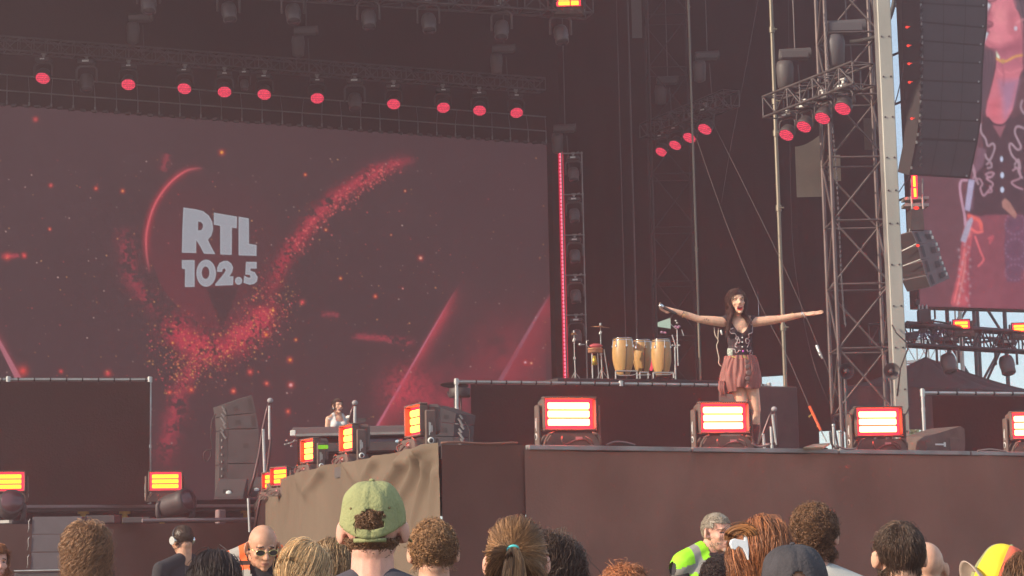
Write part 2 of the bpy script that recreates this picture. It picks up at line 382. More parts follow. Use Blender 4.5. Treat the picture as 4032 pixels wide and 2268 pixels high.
def back_panel(x0, x1, ybot, Y0, Y1, lab, seed, m=None):
    a = P(x0, 1400, Y0); c = P(x1, 1400, Y1); zb = P((x0 + x1) / 2, ybot, (Y0 + Y1) / 2).z if ybot else ZS
    o = cloth('backdrop_curtain', [a, c], 17, zb, m or M_drape2, amp=.10, du=.12, dz=.8, seed=seed); return tag(o, lab, 'curtain', 'black drapes at the back right')
back_panel(2222, 2995, None, 52.9, 50.0, 'black back curtain between the red LED strip and the singer', 21)
back_panel(2990, 3090, 1482, 49.97, 49.6, 'short black curtain with a sky gap under its hem, right of the singer', 22)
back_panel(3085, 3212, None, 49.63, 49.2, 'narrow black curtain right of the thick silver mast', 23)
back_panel(3206, 3330, 1697, 49.23, 48.8, 'black curtain ending above the low sky gap near the orange strap', 24)
back_panel(3322, 3520, None, 48.85, 48.0, 'black curtain behind the lattice tower', 25)
M_beige = mat('beige_sun_patch', (.52, .40, .28), .95, var=.2, vscale=1.0)  # sunlight on the back curtain painted as beige sheets
tag(cloth('sun_patch_sheet', [P(3135, 700, 47.2), P(3242, 700, 47.2)], P(3180, 520, 47.2).z, P(3180, 775, 47.2).z, M_beige, amp=.06, du=.08, dz=.2, seed=31, topfn=lambda u, z: z - .35 * math.cos(u * 2.2)), 'pale beige sheet painted as a sunlight patch on the back curtain left of the tower', 'sunlight patch')
tag(cloth('sun_patch_sheet', [P(3262, 700, 46.9), P(3312, 700, 46.9)], P(3290, 610, 46.9).z, P(3290, 712, 46.9).z, M_beige, amp=.06, du=.08, dz=.2, seed=33), 'small beige flap painted as a sunlight patch, seen through the lattice tower', 'sunlight patch')
tag(cloth('sun_patch_sheet', [P(3400, 500, 46.9), P(3450, 500, 46.9)], P(3420, 465, 46.9).z, P(3420, 590, 46.9).z, mat('dim_sun_patch', (.12, .095, .07), .95), amp=.06, du=.08, dz=.2, seed=34), 'dim beige flap painted as a faint sunlight patch behind the right chord of the tower', 'sunlight patch')
tag(cloth('hanging_banner', [P(2488, 100, 45), P(2528, 100, 45)], P(2508, -60, 45).z, P(2508, 150, 45).z, mat('grey_banner', (.13, .115, .115), .8), amp=.01, du=.08, dz=.3), 'narrow grey cloth strip hanging from the roof', 'banner')

# ================================================================== FABRIC FENCES ON THE STAGE
def lineY(A, B, px):
    """point on vertical plane through A,B seen at px (mid height)"""
    d_ = ray(px, 1500); nx, ny = (B - A).y, -(B - A).x
    t = (A.x * nx + A.y * ny) / (d_.x * nx + d_.y * ny); return Vector((d_.x * t, d_.y * t, 0))
def fence(A, B, zt, zb, posts, lab, cloth0=0.0, seed=0, cloth1=0.0, brace=True, rr=1.0):
    root = empty('cloth_covered_fence', (A.x, A.y, zb), label=lab, cat='fence', group='pipe fences hung with black cloth')
    A = Vector((A.x, A.y, 0)); B = Vector((B.x, B.y, 0)); dd = (B - A).normalized(); L = (B - A).length; nn = Vector((dd.y, -dd.x, 0)); b = MB()
    b.cyl(A + Vector((0, 0, zt)), B + Vector((0, 0, zt)), .033 * rr, n=10); under(b.build('top_rail', M_steel, root), root)
    for t in posts:
        q = A + dd * t * L; b = MB(); b.cyl(q + Vector((0, 0, zb)), q + Vector((0, 0, zt + .06)), .036 * rr, n=10)
        b.cyl(q + Vector((0, 0, zt - .05)), q + Vector((0, 0, zt + .05)), .05 * rr, n=10)
        for zz in (.45, .75): b.cyl(q + Vector((0, 0, zb + (zt - zb) * zz)), q + Vector((0, 0, zb + (zt - zb) * zz + .06)), .042 * rr, n=10)
        under(b.build('post', M_steel, root), root)
    b = MB(); s = .12 + cloth0; i = 0
    while s < L - cloth1:
        q = A + dd * s + nn * .01
        b.cyl(q + Vector((0, 0, zt - .05)) - dd * .012, q + Vector((0, 0, zt + .04)) + dd * .012, .041, n=8, cap=False) if False else b.lathe([(.04 * rr, -.014), (.041 * rr, 0), (.04 * rr, .014)], q + Vector((0, 0, zt)) - nn * .01, dd, 10)
        b.box(q + Vector((0, 0, zt - .075)) + nn * .03, (.02, .02, .02)); s += .30
    o = under(b.build('tie', M_cable, root), root); tag(o, kind='stuff')
    c = cloth('cloth', [A + dd * cloth0, B - dd * cloth1], zt - .045, zb + .02, M_drape, amp=.022, du=.12, dz=.15, seed=seed)
    c.location = (nn.x * .045, nn.y * .045, 0); under(c, root)
    return root
FA = P(1797, 1503, 36.5); FBp = G(3028, 1519, FA.z)
fr = fence(FA, FBp, FA.z, ZS, [0, .51, 1.0], 'long black cloth fence behind the strobes below the conga drums', cloth0=.26, seed=41)
FA2 = P(590, 1495, 38.5); q0 = G(0, 1494, FA2.z); q0 = FA2 + (q0 - FA2) * 1.35
fence(q0, FA2, FA2.z, ZS, [.3, 1.0], 'black cloth fence on the left of the stage in front of the screen', seed=44)
FA3 = P(3632, 1547, 27.5); FB3 = G(4032, 1550, FA3.z); FB3 = FA3 + (FB3 - FA3) * 1.8
fence(FA3, FB3, FA3.z, ZS, [0, 1.0], 'black cloth fence beside the tent at the right end of the stage', cloth0=.12, seed=47, rr=.68)
# drum riser and equipment box
ra = P(2195, 1488, 37.6); rb = G(3000, 1500, ra.z)
def boxline(A, B, depth, z0, z1, m, name, bev=.01, parent=None):
    A = Vector((A.x, A.y, 0)); B = Vector((B.x, B.y, 0)); dd = (B - A).normalized(); nn = Vector((-dd.y, dd.x, 0)); c = (A + B) / 2 + nn * depth / 2
    b = MB(); b.box((0, 0, (z1 - z0) / 2), ((B - A).length, depth, z1 - z0), None, bev); o = b.build(name, m, parent)
    o.location = (c.x, c.y, z0); o.rotation_euler = (0, 0, math.atan2(dd.y, dd.x)); return o
o = boxline(ra, rb, 4.5, ZS, ra.z, mat('riser_dark', (.06, .045, .05), .8, var=.2), 'percussion_riser'); tag(o, 'raised dark platform under the conga drums and cymbals', 'platform')
ZR = ra.z
bx = P(2985, 1519, 31.0); bx1 = G(3140, 1522, bx.z)
o = boxline(bx, bx1, 1.2, ZS, bx.z, mat('black_fabric_box', (.07, .053, .053), .9, var=.15), 'equipment_box', .02); tag(o, 'tall black cloth covered box right of the singer', 'box')

# ================================================================== VIDEO WALLS
ZT = P(0, 413, 44).z; SL = P(0, 413, 44); SR = G(2152, 568, ZT); sd = (SR - SL).normalized()
SLx = SL - sd * 1.6
def vnoise(x, y, seed=0):
    xi = np.floor(x).astype(np.int64); yi = np.floor(y).astype(np.int64); xf = x - xi; yf = y - yi
    def h(a, b):
        n = (a * 374761393 + b * 668265263 + seed * 1442695041) & 0xffffffff
        n = ((n ^ (n >> 13)) * 1274126177) & 0xffffffff; return ((n ^ (n >> 16)) & 0xffff) / 65535.0
    u = xf * xf * (3 - 2 * xf); v = yf * yf * (3 - 2 * yf)
    return (h(xi, yi) * (1 - u) + h(xi + 1, yi) * u) * (1 - v) + (h(xi, yi + 1) * (1 - u) + h(xi + 1, yi + 1) * u) * v
def fbm(x, y, o=4, seed=0):
    s = 0; a = .5
    for k in range(o): s = s + a * vnoise(x * 2 ** k, y * 2 ** k, seed + k); a *= .5
    return s / (1 - .5 ** o)
def sdist(X, Y, poly):
    """signed distance to polygon (negative inside)"""
    d = np.full(X.shape, 1e9); c = np.zeros(X.shape, bool); n = len(poly)
    for i in range(n):
        x0, y0 = poly[i]; x1, y1 = poly[(i + 1) % n]; ex, ey = x1 - x0, y1 - y0
        t = np.clip(((X - x0) * ex + (Y - y0) * ey) / (ex * ex + ey * ey + 1e-9), 0, 1)
        d = np.minimum(d, np.hypot(X - x0 - ex * t, Y - y0 - ey * t))
        if y0 != y1: c ^= ((y0 > Y) != (y1 > Y)) & (X < (x1 - x0) * (Y - y0) / (y1 - y0) + x0)
    return np.where(c, -d, d)
def ldist(X, Y, pts):
    d = np.full(X.shape, 1e9); tt = np.zeros(X.shape); n = len(pts) - 1
    for i in range(n):
        x0, y0 = pts[i]; x1, y1 = pts[i + 1]; ex, ey = x1 - x0, y1 - y0
        t = np.clip(((X - x0) * ex + (Y - y0) * ey) / (ex * ex + ey * ey + 1e-9), 0, 1)
        q = np.hypot(X - x0 - ex * t, Y - y0 - ey * t); tt = np.where(q < d, (i + t) / n, tt); d = np.minimum(d, q)
    return d, tt
def lin(c): return np.array([((x / 255 + .055) / 1.055) ** 2.4 if x > 10 else x / 255 / 12.92 for x in c])
def over(C, a, c): return C * (1 - a[..., None]) + lin(c) * a[..., None]
def catmull(pts, n=8):
    out = []; p = [pts[0]] + list(pts) + [pts[-1]]
    for i in range(1, len(p) - 2):
        for k in range(n):
            t = k / n; a, b, c, d_ = [np.array(q, float) for q in p[i - 1:i + 3]]
            out.append(tuple(.5 * ((2 * b) + (c - a) * t + (2 * a - 5 * b + 4 * c - d_) * t * t + (3 * b - a - 3 * c + d_) * t ** 3)))
    out.append(tuple(pts[-1])); return out
def screen_mesh(name, A, B, zt, zb, nu, nv, fn, parent, base=.03, scale=1.0):
    """LED surface: a fine grid of diodes on the plane A-B, its picture kept as a colour per diode"""
    u = np.linspace(0, 1, nu); v = np.linspace(0, 1, nv); U, V = np.meshgrid(u, v)
    X = A.x + (B.x - A.x) * U; Y = A.y + (B.y - A.y) * U; Z = zt + (zb - zt) * V
    M = np.array(CM.transposed()); q = np.stack([X, Y, Z - CAMZ], -1) @ M.T
    px = 2016 + F * q[..., 0] / -q[..., 2]; py = 1134 - F * q[..., 1] / -q[..., 2]
    C = fn(px, py) * scale
    me = bpy.data.meshes.new(name); N = nu * nv; me.vertices.add(N)
    me.vertices.foreach_set('co', np.stack([X, Y, Z], -1).reshape(-1))
    i = np.arange(nu - 1); j = np.arange(nv - 1); I, J = np.meshgrid(i, j); a = (J * nu + I).reshape(-1)
    fcs = np.stack([a, a + nu, a + nu + 1, a + 1], -1); nf = len(fcs)
    me.loops.add(nf * 4); me.polygons.add(nf); me.loops.foreach_set('vertex_index', fcs.reshape(-1))
    me.polygons.foreach_set('loop_start', np.arange(0, nf * 4, 4)); me.update(calc_edges=True)
    at = me.color_attributes.new('pixels', 'FLOAT_COLOR', 'POINT')
    at.data.foreach_set('color', np.concatenate([C.reshape(-1, 3), np.ones((N, 1))], 1).reshape(-1).astype(np.float32))
    m = bpy.data.materials.new('led_surface'); m.use_nodes = True; t = m.node_tree; bs = t.nodes['Principled BSDF']
    bs.inputs['Base Color'].default_value = (base, base * .95, base, 1); bs.inputs['Roughness'].default_value = .8; bs.inputs['Specular IOR Level'].default_value = .1
    an = t.nodes.new('ShaderNodeAttribute'); an.attribute_name = 'pixels'
    t.links.new(an.outputs['Color'], bs.inputs['Emission Color']); bs.inputs['Emission Strength'].default_value = 1.0
    me.materials.append(m); o = bpy.data.objects.new(name, me); col.objects.link(o); o.parent = parent
    if parent is not None: o.location = -parent.location
    return o
def C5(pts): return [(400 + .58 * x, 560 + .58 * y) for x, y in pts]
def ell_poly(cx, cy, rx, ry, n=28): return [(cx + rx * math.cos(2 * math.pi * k / n), cy + ry * math.sin(2 * math.pi * k / n)) for k in range(n)]
LETTERS = [
    (C5([(555, 443), (640, 455), (690, 468), (730, 500), (752, 540), (758, 590), (745, 635), (722, 662), (745, 710), (772, 760), (695, 757), (668, 705), (643, 665), (642, 752), (545, 750), (548, 600)]), [C5([(655, 538), (675, 542), (688, 558), (688, 578), (678, 595), (655, 600)])]),
    (C5([(762, 478), (920, 505), (918, 585), (885, 580), (884, 765), (805, 762), (805, 568), (762, 560)]), []),
    (C5([(930, 505), (1000, 517), (1001, 690), (1052, 697), (1052, 772), (930, 768)]), []),
    (C5([(545, 800), (632, 800), (632, 982), (565, 984), (567, 862), (545, 858)]), []),
    (C5(ell_poly(710, 889, 67, 92)), [C5(ell_poly(706, 886, 26, 42))]),
    (C5([(783, 880), (785, 850), (800, 820), (828, 806), (855, 805), (880, 822), (893, 850), (888, 880), (868, 910), (895, 910), (893, 970), (770, 975), (772, 962), (828, 895), (843, 870), (836, 856), (822, 862), (818, 880)]), []),
    (C5(ell_poly(930, 941, 25, 27)), []),
    (C5([(980, 812), (1053, 812), (1053, 858), (1012, 858), (1010, 872), (1040, 882), (1060, 915), (1055, 945), (1035, 962), (1005, 968), (963, 955), (968, 905), (990, 917), (1004, 920), (1012, 910), (1003, 900), (975, 900)]), [])]
def main_content(X, Y):
    C = np.zeros(X.shape + (3,)) + lin((66, 47, 51))
    g_ = np.clip((1000 - Y) / 900, 0, 1); C = C * (1 + .10 * g_[..., None]); C = C * (.93 + .14 * fbm(X / 260, Y / 260, 3, 5))[..., None]
    # faint planet-like disc with a glowing rim
    D = sdist(X, Y, catmull([(577, 965), (600, 820), (680, 710), (800, 662), (930, 700), (1050, 790), (1110, 900), (1090, 1060), (1020, 1180), (880, 1292), (760, 1260), (640, 1140), (577, 965)], 6))
    fade = np.clip((Y - 640) / 500, 0, 1) * np.clip((1250 - X) / 500, 0, 1)
    C = over(C, np.clip(-D / 6, 0, 1) * .95 * fade, (98, 46, 54))
    dr, tt = ldist(X, Y, catmull([(800, 662), (735, 672), (665, 725), (610, 805), (580, 900), (576, 985), (590, 1080)], 8))
    ra_ = np.exp(-(dr / 4.0) ** 2) * np.clip(np.minimum(tt, 1 - tt) * 4, 0, 1); C = over(C, np.clip(ra_, 0, 1), (235, 120, 125))
    C = over(C, np.exp(-(dr / 14.0) ** 2) * .5 * np.clip(np.minimum(tt, 1 - tt) * 4, 0, 1), (200, 50, 70))
    D = sdist(X, Y, [(812, 1132), (938, 1132), (884, 1288), (868, 1288)]); C = over(C, np.clip((4 - D) / 8, 0, 1) * .8, (54, 40, 44))
    # red dust following curved bands
    n1 = fbm(X / 42, Y / 42, 6, 1); n2 = fbm(X / 9, Y / 9, 4, 9)
    def band(pts, w, amt, c=(180, 46, 66), thr=.42, taper=True):
        nonlocal C
        d_, t_ = ldist(X, Y, catmull(pts, 8)); wob = d_ + (n1 - .5) * w * 1.6
        dens = np.exp(-(np.maximum(wob, 0) / w) ** 2) * np.clip((n1 * .6 + n2 * .6 - thr) * 4.5, 0, 1)
        if taper: dens = dens * np.clip(np.minimum(t_ * 5, (1 - t_) * 5), 0, 1)
        C = over(C, np.clip(dens * amt, 0, 1), c); return d_
    band([(1640, 625), (1540, 650), (1430, 705), (1330, 770), (1230, 870), (1170, 950), (1120, 1020), (1080, 1120), (1045, 1200)], 30, .8)
    band([(1640, 625), (1540, 650), (1430, 705), (1330, 770), (1230, 870), (1150, 970)], 15, .85, (172, 56, 72), .42)
    band([(1090, 1180), (1040, 1240), (960, 1320), (860, 1375), (760, 1340), (690, 1290), (640, 1240)], 52, 1.0, (180, 46, 68), .40)
    band([(1060, 1210), (1000, 1280), (900, 1335)], 24, 1.0, (192, 56, 76), .33)
    band([(690, 1290), (720, 1340), (790, 1380), (840, 1390)], 34, .9, (185, 52, 72), .38)
    band([(650, 1250), (590, 1180), (530, 1120), (500, 1000), (480, 880)], 36, .55, (190, 60, 80), .5)
    band([(800, 1370), (760, 1450), (720, 1520), (690, 1620), (660, 1740), (640, 1850)], 36, .8, (180, 55, 74), .46)
    band([(1370, 1325), (1480, 1330), (1560, 1340), (1640, 1350)], 14, .8, (180, 62, 78), .45)
    band([(1260, 1236), (1340, 1240)], 10, .7, (180, 62, 78), .42)
    band([(660, 600), (640, 680)], 18, .55, (180, 60, 76), .5)
    band([(0, 1010), (110, 1005)], 8, .7, (200, 60, 80), .4)
    # light shafts with red glow
    def shaft(a, b_, w, c, glow, gw, gc=(188, 66, 80), gofs=0):
        nonlocal C
        d_, t_ = ldist(X, Y, [a, b_]); ex, ey = b_[0] - a[0], b_[1] - a[1]; side = ((X - a[0]) * ey - (Y - a[1]) * ex) / math.hypot(ex, ey)
        gl = np.where(side > 0, np.exp(-(d_ / gw) ** 1.4), np.exp(-(d_ / 10) ** 2) * .3) * glow * np.clip(.45 + fbm(X / 90, Y / 90, 3, 4), 0, 1.1)
        C = over(C, np.clip(gl * np.clip((t_) * 5 + .15, 0, 1), 0, 1), gc)
        ww = w * (.35 + .65 * t_); C = over(C, np.clip((ww - d_) / 2.5 + .5, 0, 1) * .85 * np.clip(t_ * 3, 0, 1), c)
    shaft((1800, 1130), (1478, 1690), 5, (196, 110, 132), .9, 27)
    shaft((2175, 1140), (1958, 1520), 10, (150, 96, 114), .85, 72, (160, 56, 68))
    shaft((-60, 1240), (72, 1490), 12, (185, 110, 125), .6, 14, (200, 80, 95))
    g2 = np.exp(-(((X - 1760) / 170) ** 2 + ((Y - 1600) / 120) ** 2)) * np.clip(n1 * 2.2 - .45, 0, 1); C = over(C, np.clip(g2, 0, 1), (165, 52, 68))
    g2 = np.exp(-(((X - 2000) / 150) ** 2 + ((Y - 1420) / 160) ** 2)) * .65 * np.clip(n1 * 1.6, 0, 1); C = over(C, np.clip(g2, 0, 1) * (X < 2150), (150, 52, 64))
    g2 = np.exp(-(((X - 1600) / 90) ** 2 + ((Y - 1540) / 80) ** 2)) * np.clip(n2 * 2 - .4, 0, 1); C = over(C, np.clip(g2, 0, 1), (195, 62, 80))
    # sparks
    rs = np.random.default_rng(5)
    def spark(x, y, r, c, a=1.0):
        nonlocal C
        m_ = (np.abs(X - x) < r * 4) & (np.abs(Y - y) < r * 4)
        if not m_.any(): return
        al = np.exp(-((X[m_] - x) ** 2 + (Y[m_] - y) ** 2) / (r * r)) * a; C[m_] = over(C[m_], np.clip(al, 0, 1), c)
    def glowspark(x, y, r, c=(255, 190, 90)): spark(x, y, r * 1.5, (215, 65, 60), .6); spark(x, y, r * .62, c, 1.0)
    for (x, y, r, c) in [(873, 600, 8, (255, 180, 60)), (1202, 688, 5, (250, 150, 70)), (378, 742, 6, (240, 110, 80)), (1341, 1096, 5, (255, 190, 90)), (1656, 1016, 7, (255, 200, 170)),
                         (1478, 1167, 6, (255, 140, 90)), (1586, 1136, 3, (230, 200, 190)), (1165, 1338, 5, (255, 180, 90)), (1142, 1417, 8, (250, 160, 70)), (1145, 1516, 9, (255, 190, 190)),
                         (1048, 1318, 8, (255, 150, 60)), (30, 1010, 10, (235, 80, 80)), (95, 1006, 7, (235, 80, 80)), (200, 730, 6, (230, 90, 90)), (196, 902, 5, (255, 130, 90)), (483, 752, 6, (255, 160, 90)),
                         (1540, 925, 3, (230, 190, 130)), (1595, 752, 4, (230, 180, 120)), (2068, 1427, 6, (225, 200, 215)), (2092, 1430, 5, (240, 200, 150)), (1134, 1620, 7, (250, 120, 90)), (918, 1540, 7, (250, 120, 90)),
                         (985, 1465, 8, (240, 100, 90)), (1050, 1510, 7, (250, 120, 90)), (668, 1545, 7, (250, 110, 80)), (753, 1535, 8, (250, 120, 80)), (1190, 1190, 7, (240, 80, 90)), (920, 1540, 6, (255, 140, 100)),
                         (425, 1470, 9, (225, 70, 85)), (240, 1462, 6, (225, 70, 80)), (90, 1460, 14, (225, 70, 70)), (680, 1350, 5, (255, 190, 80)), (1075, 1222, 6, (255, 200, 90)), (140, 470, 7, (200, 70, 80)), (1283, 905, 5, (240, 180, 110))]:
        glowspark(x, y, r, c)
    for k in range(520):
        x = rs.uniform(0, 2150); y = rs.uniform(620, 1750); spark(x, y, rs.uniform(1.2, 2.8), [(240, 170, 110), (220, 90, 90), (230, 190, 180)][rs.integers(3)], rs.uniform(.3, .9))
    for k in range(800):
        t = rs.uniform(0, 1); pts = [(1090, 1150), (1050, 1240), (960, 1320), (860, 1385), (760, 1400), (700, 1500), (650, 1250)]; i = int(t * 5.99); f_ = t * 6 - i
        x = pts[i][0] * (1 - f_) + pts[min(i + 1, 6)][0] * f_ + rs.normal(0, 55); y = pts[i][1] * (1 - f_) + pts[min(i + 1, 6)][1] * f_ + rs.normal(0, 50)
        spark(x, y, rs.uniform(1.4, 3.2), [(240, 110, 90), (235, 80, 95), (250, 170, 100)][rs.integers(3)], rs.uniform(.35, .95))
    for k in range(260):
        t = rs.uniform(0, 1); x = 1560 - 420 * t + rs.normal(0, 18); y = 650 + 340 * t ** 1.3 + rs.normal(0, 22); spark(x, y, rs.uniform(1.8, 4), (235, 100, 100), rs.uniform(.3, .9))
    for poly_, holes in LETTERS:
        D = sdist(X, Y, poly_)
        for h in holes: D = np.maximum(D, -sdist(X, Y, h))
        C = over(C, np.clip(.5 - D / 2.4, 0, 1), (158, 163, 172)); C = over(C, np.clip(1 - np.abs(D + 3) / 2.5, 0, 1) * .6, (190, 196, 204))
        C = over(C, np.clip(1 - np.abs(D - 2.5) / 3.5, 0, 1) * .35, (66, 50, 54))
    return C
HZ = np.array([.0, .0, .0])
wall = empty('video_wall', (SL.x, SL.y, ZS), label='giant LED screen showing a white radio logo among red sparks', cat='video screen')
scr = screen_mesh('led_panel', SLx, SR, ZT, ZS + .25, 1040, 620, main_content, wall, scale=.73)
b = MB(); nn = Vector((-sd.y, sd.x, 0)); c = (SLx + SR) / 2 + nn * .25
b.box((c.x, c.y, (ZT + ZS) / 2 + .02), ((SR - SLx).length + .02, .4, ZT - ZS), Matrix.Rotation(math.atan2(sd.y, sd.x), 3, 'Z'))
b.box(SR + sd * .14 + Vector((0, 0, (ZS - ZT) / 2)), (.24, .45, ZT - ZS), Matrix.Rotation(math.atan2(sd.y, sd.x), 3, 'Z'))
under(b.build('frame', M_drape, wall), wall)
b = MB(); Ls = (SR - SLx).length; s = .1
while s < Ls:
    q = SLx + sd * s; b.box((q.x, q.y - .03, ZT + rnd.uniform(.0, .02)), (.12, .1, .06), Matrix.Rotation(rnd.uniform(-.3, .3), 3, 'Y'), .01); s += .26
o = under(b.build('clamp', mat('clamp_dark', (.10, .085, .085), .5, .4), wall), wall); tag(o, kind='stuff')
# ================================================================== TRUSSES, MASTS, TOWERS
def truss(name, A, B, w, h, r, bay, m, lab, cat='truss', group=None, side=None, brace_r=None, rungs=True):
    """square lattice truss; A,B = centre line ends; w across, h along 'up'"""
    A = Vector(A); B = Vector(B); dd = (B - A).normalized(); L = (B - A).length
    up = Vector((0, 0, 1)) if abs(dd.z) < .9 else (side or Vector((1, 0, 0)))
    s = dd.cross(up).normalized(); up = s.cross(dd).normalized(); br = brace_r or r * .55
    root = empty(name, A, label=lab, cat=cat, group=group)
    cs = [s * (a * w / 2) + up * (c_ * h / 2) for a, c_ in ((-1, -1), (1, -1), (1, 1), (-1, 1))]
    for c_ in cs:
        b = MB(); b.cyl(c_, c_ + dd * L, r, n=7); b.build('chord', m, root)
    b = MB(); n_ = max(1, int(round(L / bay))); st = L / n_
    for i in range(n_):
        for k in range(4):
            p = cs[k]; q = cs[(k + 1) % 4]
            if (i + k) % 2: p, q = q, p
            b.cyl(p + dd * st * i, q + dd * st * (i + 1), br, n=5, cap=False)
            if rungs: b.cyl(cs[k] + dd * st * i, cs[(k + 1) % 4] + dd * st * i, br, n=5, cap=False)
    for k in range(4): b.cyl(cs[k] + dd * L, cs[(k + 1) % 4] + dd * L, br, n=5, cap=False)
    b.build('bracing', m, root)
    return root
def ends(x0, y0, x1, Y0):
    a = P(x0, y0, Y0); yy = None
    return a
# long truss over the screen (top chord 0,148 -> 2136,313)
ta = P(0, 148, 43.0); tz = ta.z; tb = G(2136, 313, tz); tdir = (tb - ta).normalized(); tax = ta - tdir * 2
zb_ = P(0, 200, 43).z; hB = tz - zb_; off = Vector((0, 0, -hB / 2))
truss('lighting_truss', tax + off, tb + off, .34, hB, .022, .30, M_truss, 'long dark truss carrying the row of red wash lights above the screen')
# upper truss at the top edge
ua = P(1484, 12, 40.0); uz = ua.z; ub = G(2320, 64, uz); ud = (ub - ua).normalized(); uax = ua - ud * 7
truss('lighting_truss', uax + Vector((0, 0, .26)), ub + Vector((0, 0, .26)), .5, .5, .026, .5, M_truss, 'upper truss at the top edge with unlit moving heads under it')
# hanging bar for the LED wall: two thin pipes and hanger rods
root = empty('screen_hanging_bar', SL, label='double pipe bar with short hanger rods holding up the video wall', cat='bar')
h1 = P(0, 292, 44).z; h2 = P(0, 355, 44).z
for hz_ in (h1, h2):
    b = MB(); b.cyl(SLx + Vector((0, 0, hz_ - ZT)), SR + sd * .0 + Vector((0, 0, hz_ - ZT)), .018, n=6); under(b.build('pipe', M_dsteel, root), root)
s = .25; Ls = (SR - SLx).length
while s < Ls:
    q = SLx + sd * s; b = MB(); b.cyl(q + Vector((0, 0, .02)), q + Vector((0, 0, h2 - ZT)), .012, n=5, cap=False); b.cyl(q + Vector((0, 0, .03)), q + Vector((0, 0, .11)), .024, n=6)
    b.cyl(q + Vector((0, 0, h2 - ZT)), q + Vector((rnd.uniform(-.05, .05), .05, h1 - ZT)), .008, n=4, cap=False)
    under(b.build('hanger_rod', M_dsteel, root), root); s += .50
# masts
M_mast = mat('mast_steel', (.26, .22, .165), .42, .5, var=.3, vscale=1.2, stretch=(1, 1, .15))
M_mastd = mat('mast_dim', (.09, .07, .07), .5, .5, var=.2)
def mast(x0, y0, x1, y1, Y, r, m, lab, couplers=()):
    q1 = P(x1, y1, Y); q0 = P(x0, y0, Y); top_ = Vector((q1.x, q1.y, 16.9)); bot_ = Vector((q1.x, q1.y, ZS))
    rt = empty('steel_mast', bot_, label=lab, cat='mast', group='vertical steel masts behind the singer'); b = MB(); b.cyl((0, 0, 0), top_ - bot_, r, n=12); b.build('tube', m, rt)
    for cy in couplers:
        c_ = P(x0 + (x1 - x0) * (cy - y0) / (y1 - y0), cy, Y); b = MB(); b.cyl((0, 0, c_.z - ZS - .05), (0, 0, c_.z - ZS + .05), r * 1.5, n=10); b.cyl((0, -r, c_.z - ZS), (r * 2.6, -r * 1.2, c_.z - ZS), r * .5, n=6); b.build('coupler', m, rt)
mast(3030, 0, 3092, 1520, 33.0, .033, M_mast, 'thickest, brightest silver mast, just right of the singer', (118, 400, 525, 820, 1290))
mast(2715, 0, 2757, 1490, 38.8, .020, M_mast, 'thin bright mast rising behind the singer\'s outstretched hand', (28, 980))
mast(2488, 150, 2512, 1480, 44, .02, M_mastd, 'dim mast under the grey banner strip')
mast(2452, 0, 2467, 1480, 46, .014, M_mastd, 'faintest mast, left of the grey banner strip')
# towers
def tower(pts, Y, w, r, bay, m, lab, ztop=16.8, zbot=ZS, brace_r=None):
    q = P(pts[0], pts[1], Y); return truss('lattice_tower', (q.x, q.y, zbot), (q.x, q.y, ztop), w, w, r, bay, m, lab, 'tower', brace_r=brace_r)
M_tower = mat('tower_aluminium', (.14, .105, .10), .5, .45, var=.25, vscale=3)
tw = tower((3402, 1640), 31.5, .86, .032, 1.05, M_tower, 'lattice tower in front of the black curtain beside the pale column', brace_r=.018)
tower((2665, 1400), 47.0, 1.0, .03, 1.3, mat('tower_dim', (.05, .035, .036), .6, .3), 'dim lattice tower standing far back behind the conga drums')
# pale column at the stage corner
c0 = P(3548, 1700, 29.5); ct = Vector((c0.x, c0.y, 17)); colm = empty('roof_column', (c0.x, c0.y, 0), label='pale grey rectangular roof column with bolts at the stage corner', cat='column')
M_col = mat('weathered_alu', (.36, .34, .30), .5, .15, var=.2, vscale=.9, bump=.05, stretch=(3, 3, .5))
b = MB(); b.box((0, 0, 8.5), (.20, .3, 17), None, .01); b.build('shaft', M_col, colm)
b = MB(); b.box((-.107, .01, 8.5), (.012, .2, 17)); b.build('side_groove', M_dsteel, colm)
b = MB(); z = ZS
while z < 14:
    for sx in (-.055, .055): b.cyl((sx, -.15, z), (sx, -.165, z), .014, n=6)
    z += .62 if int(z * 3) % 2 else .5
o = b.build('bolt', M_black, colm); tag(o, kind='stuff')
b = MB(); b.tube([P(3513, 1280, 29.3) - c0 + Vector((0, 0, c0.z)), P(3530, 1312, 29.2) - c0 + Vector((0, 0, c0.z)), P(3570, 1350, 29.2) - c0 + Vector((0, 0, c0.z)), P(3574, 1375, 29.2) - c0 + Vector((0, 0, c0.z)), P(3545, 1450, 29.2) - c0 + Vector((0, 0, c0.z)), P(3533, 1560, 29.2) - c0 + Vector((0, 0, c0.z))], .012, 6); b.build('strap_cable', M_cable, colm)
b = MB(); q = [P(3582, 1600, 29.2), P(3570, 1625, 29.2), P(3545, 1660, 29.2), P(3530, 1720, 29.2)]; b.tube([p - Vector((c0.x, c0.y, 0)) for p in q], .013, 6); b.build('strap_cable', M_cable, colm)
def cable(px_pts, r, m, name, lab, cat='cable', n=6, smooth=8, group=None):
    pts = [P(x, y, Y) for x, y, Y in px_pts]
    if smooth: pts = [Vector(p) for p in catmull([tuple(p) for p in pts], smooth)]
    b = MB(); b.tube(pts, r, n); o = b.build(name, m); return tag(o, lab, cat, group)
cable([(3526, -60, 30), (3518, 20, 30), (3495, 90, 30), (3455, 140, 30.3), (3400, 158, 30.6), (3352, 165, 31)], .036, M_cable, 'power_cable', 'thick black cable sagging from the column top into the tower')
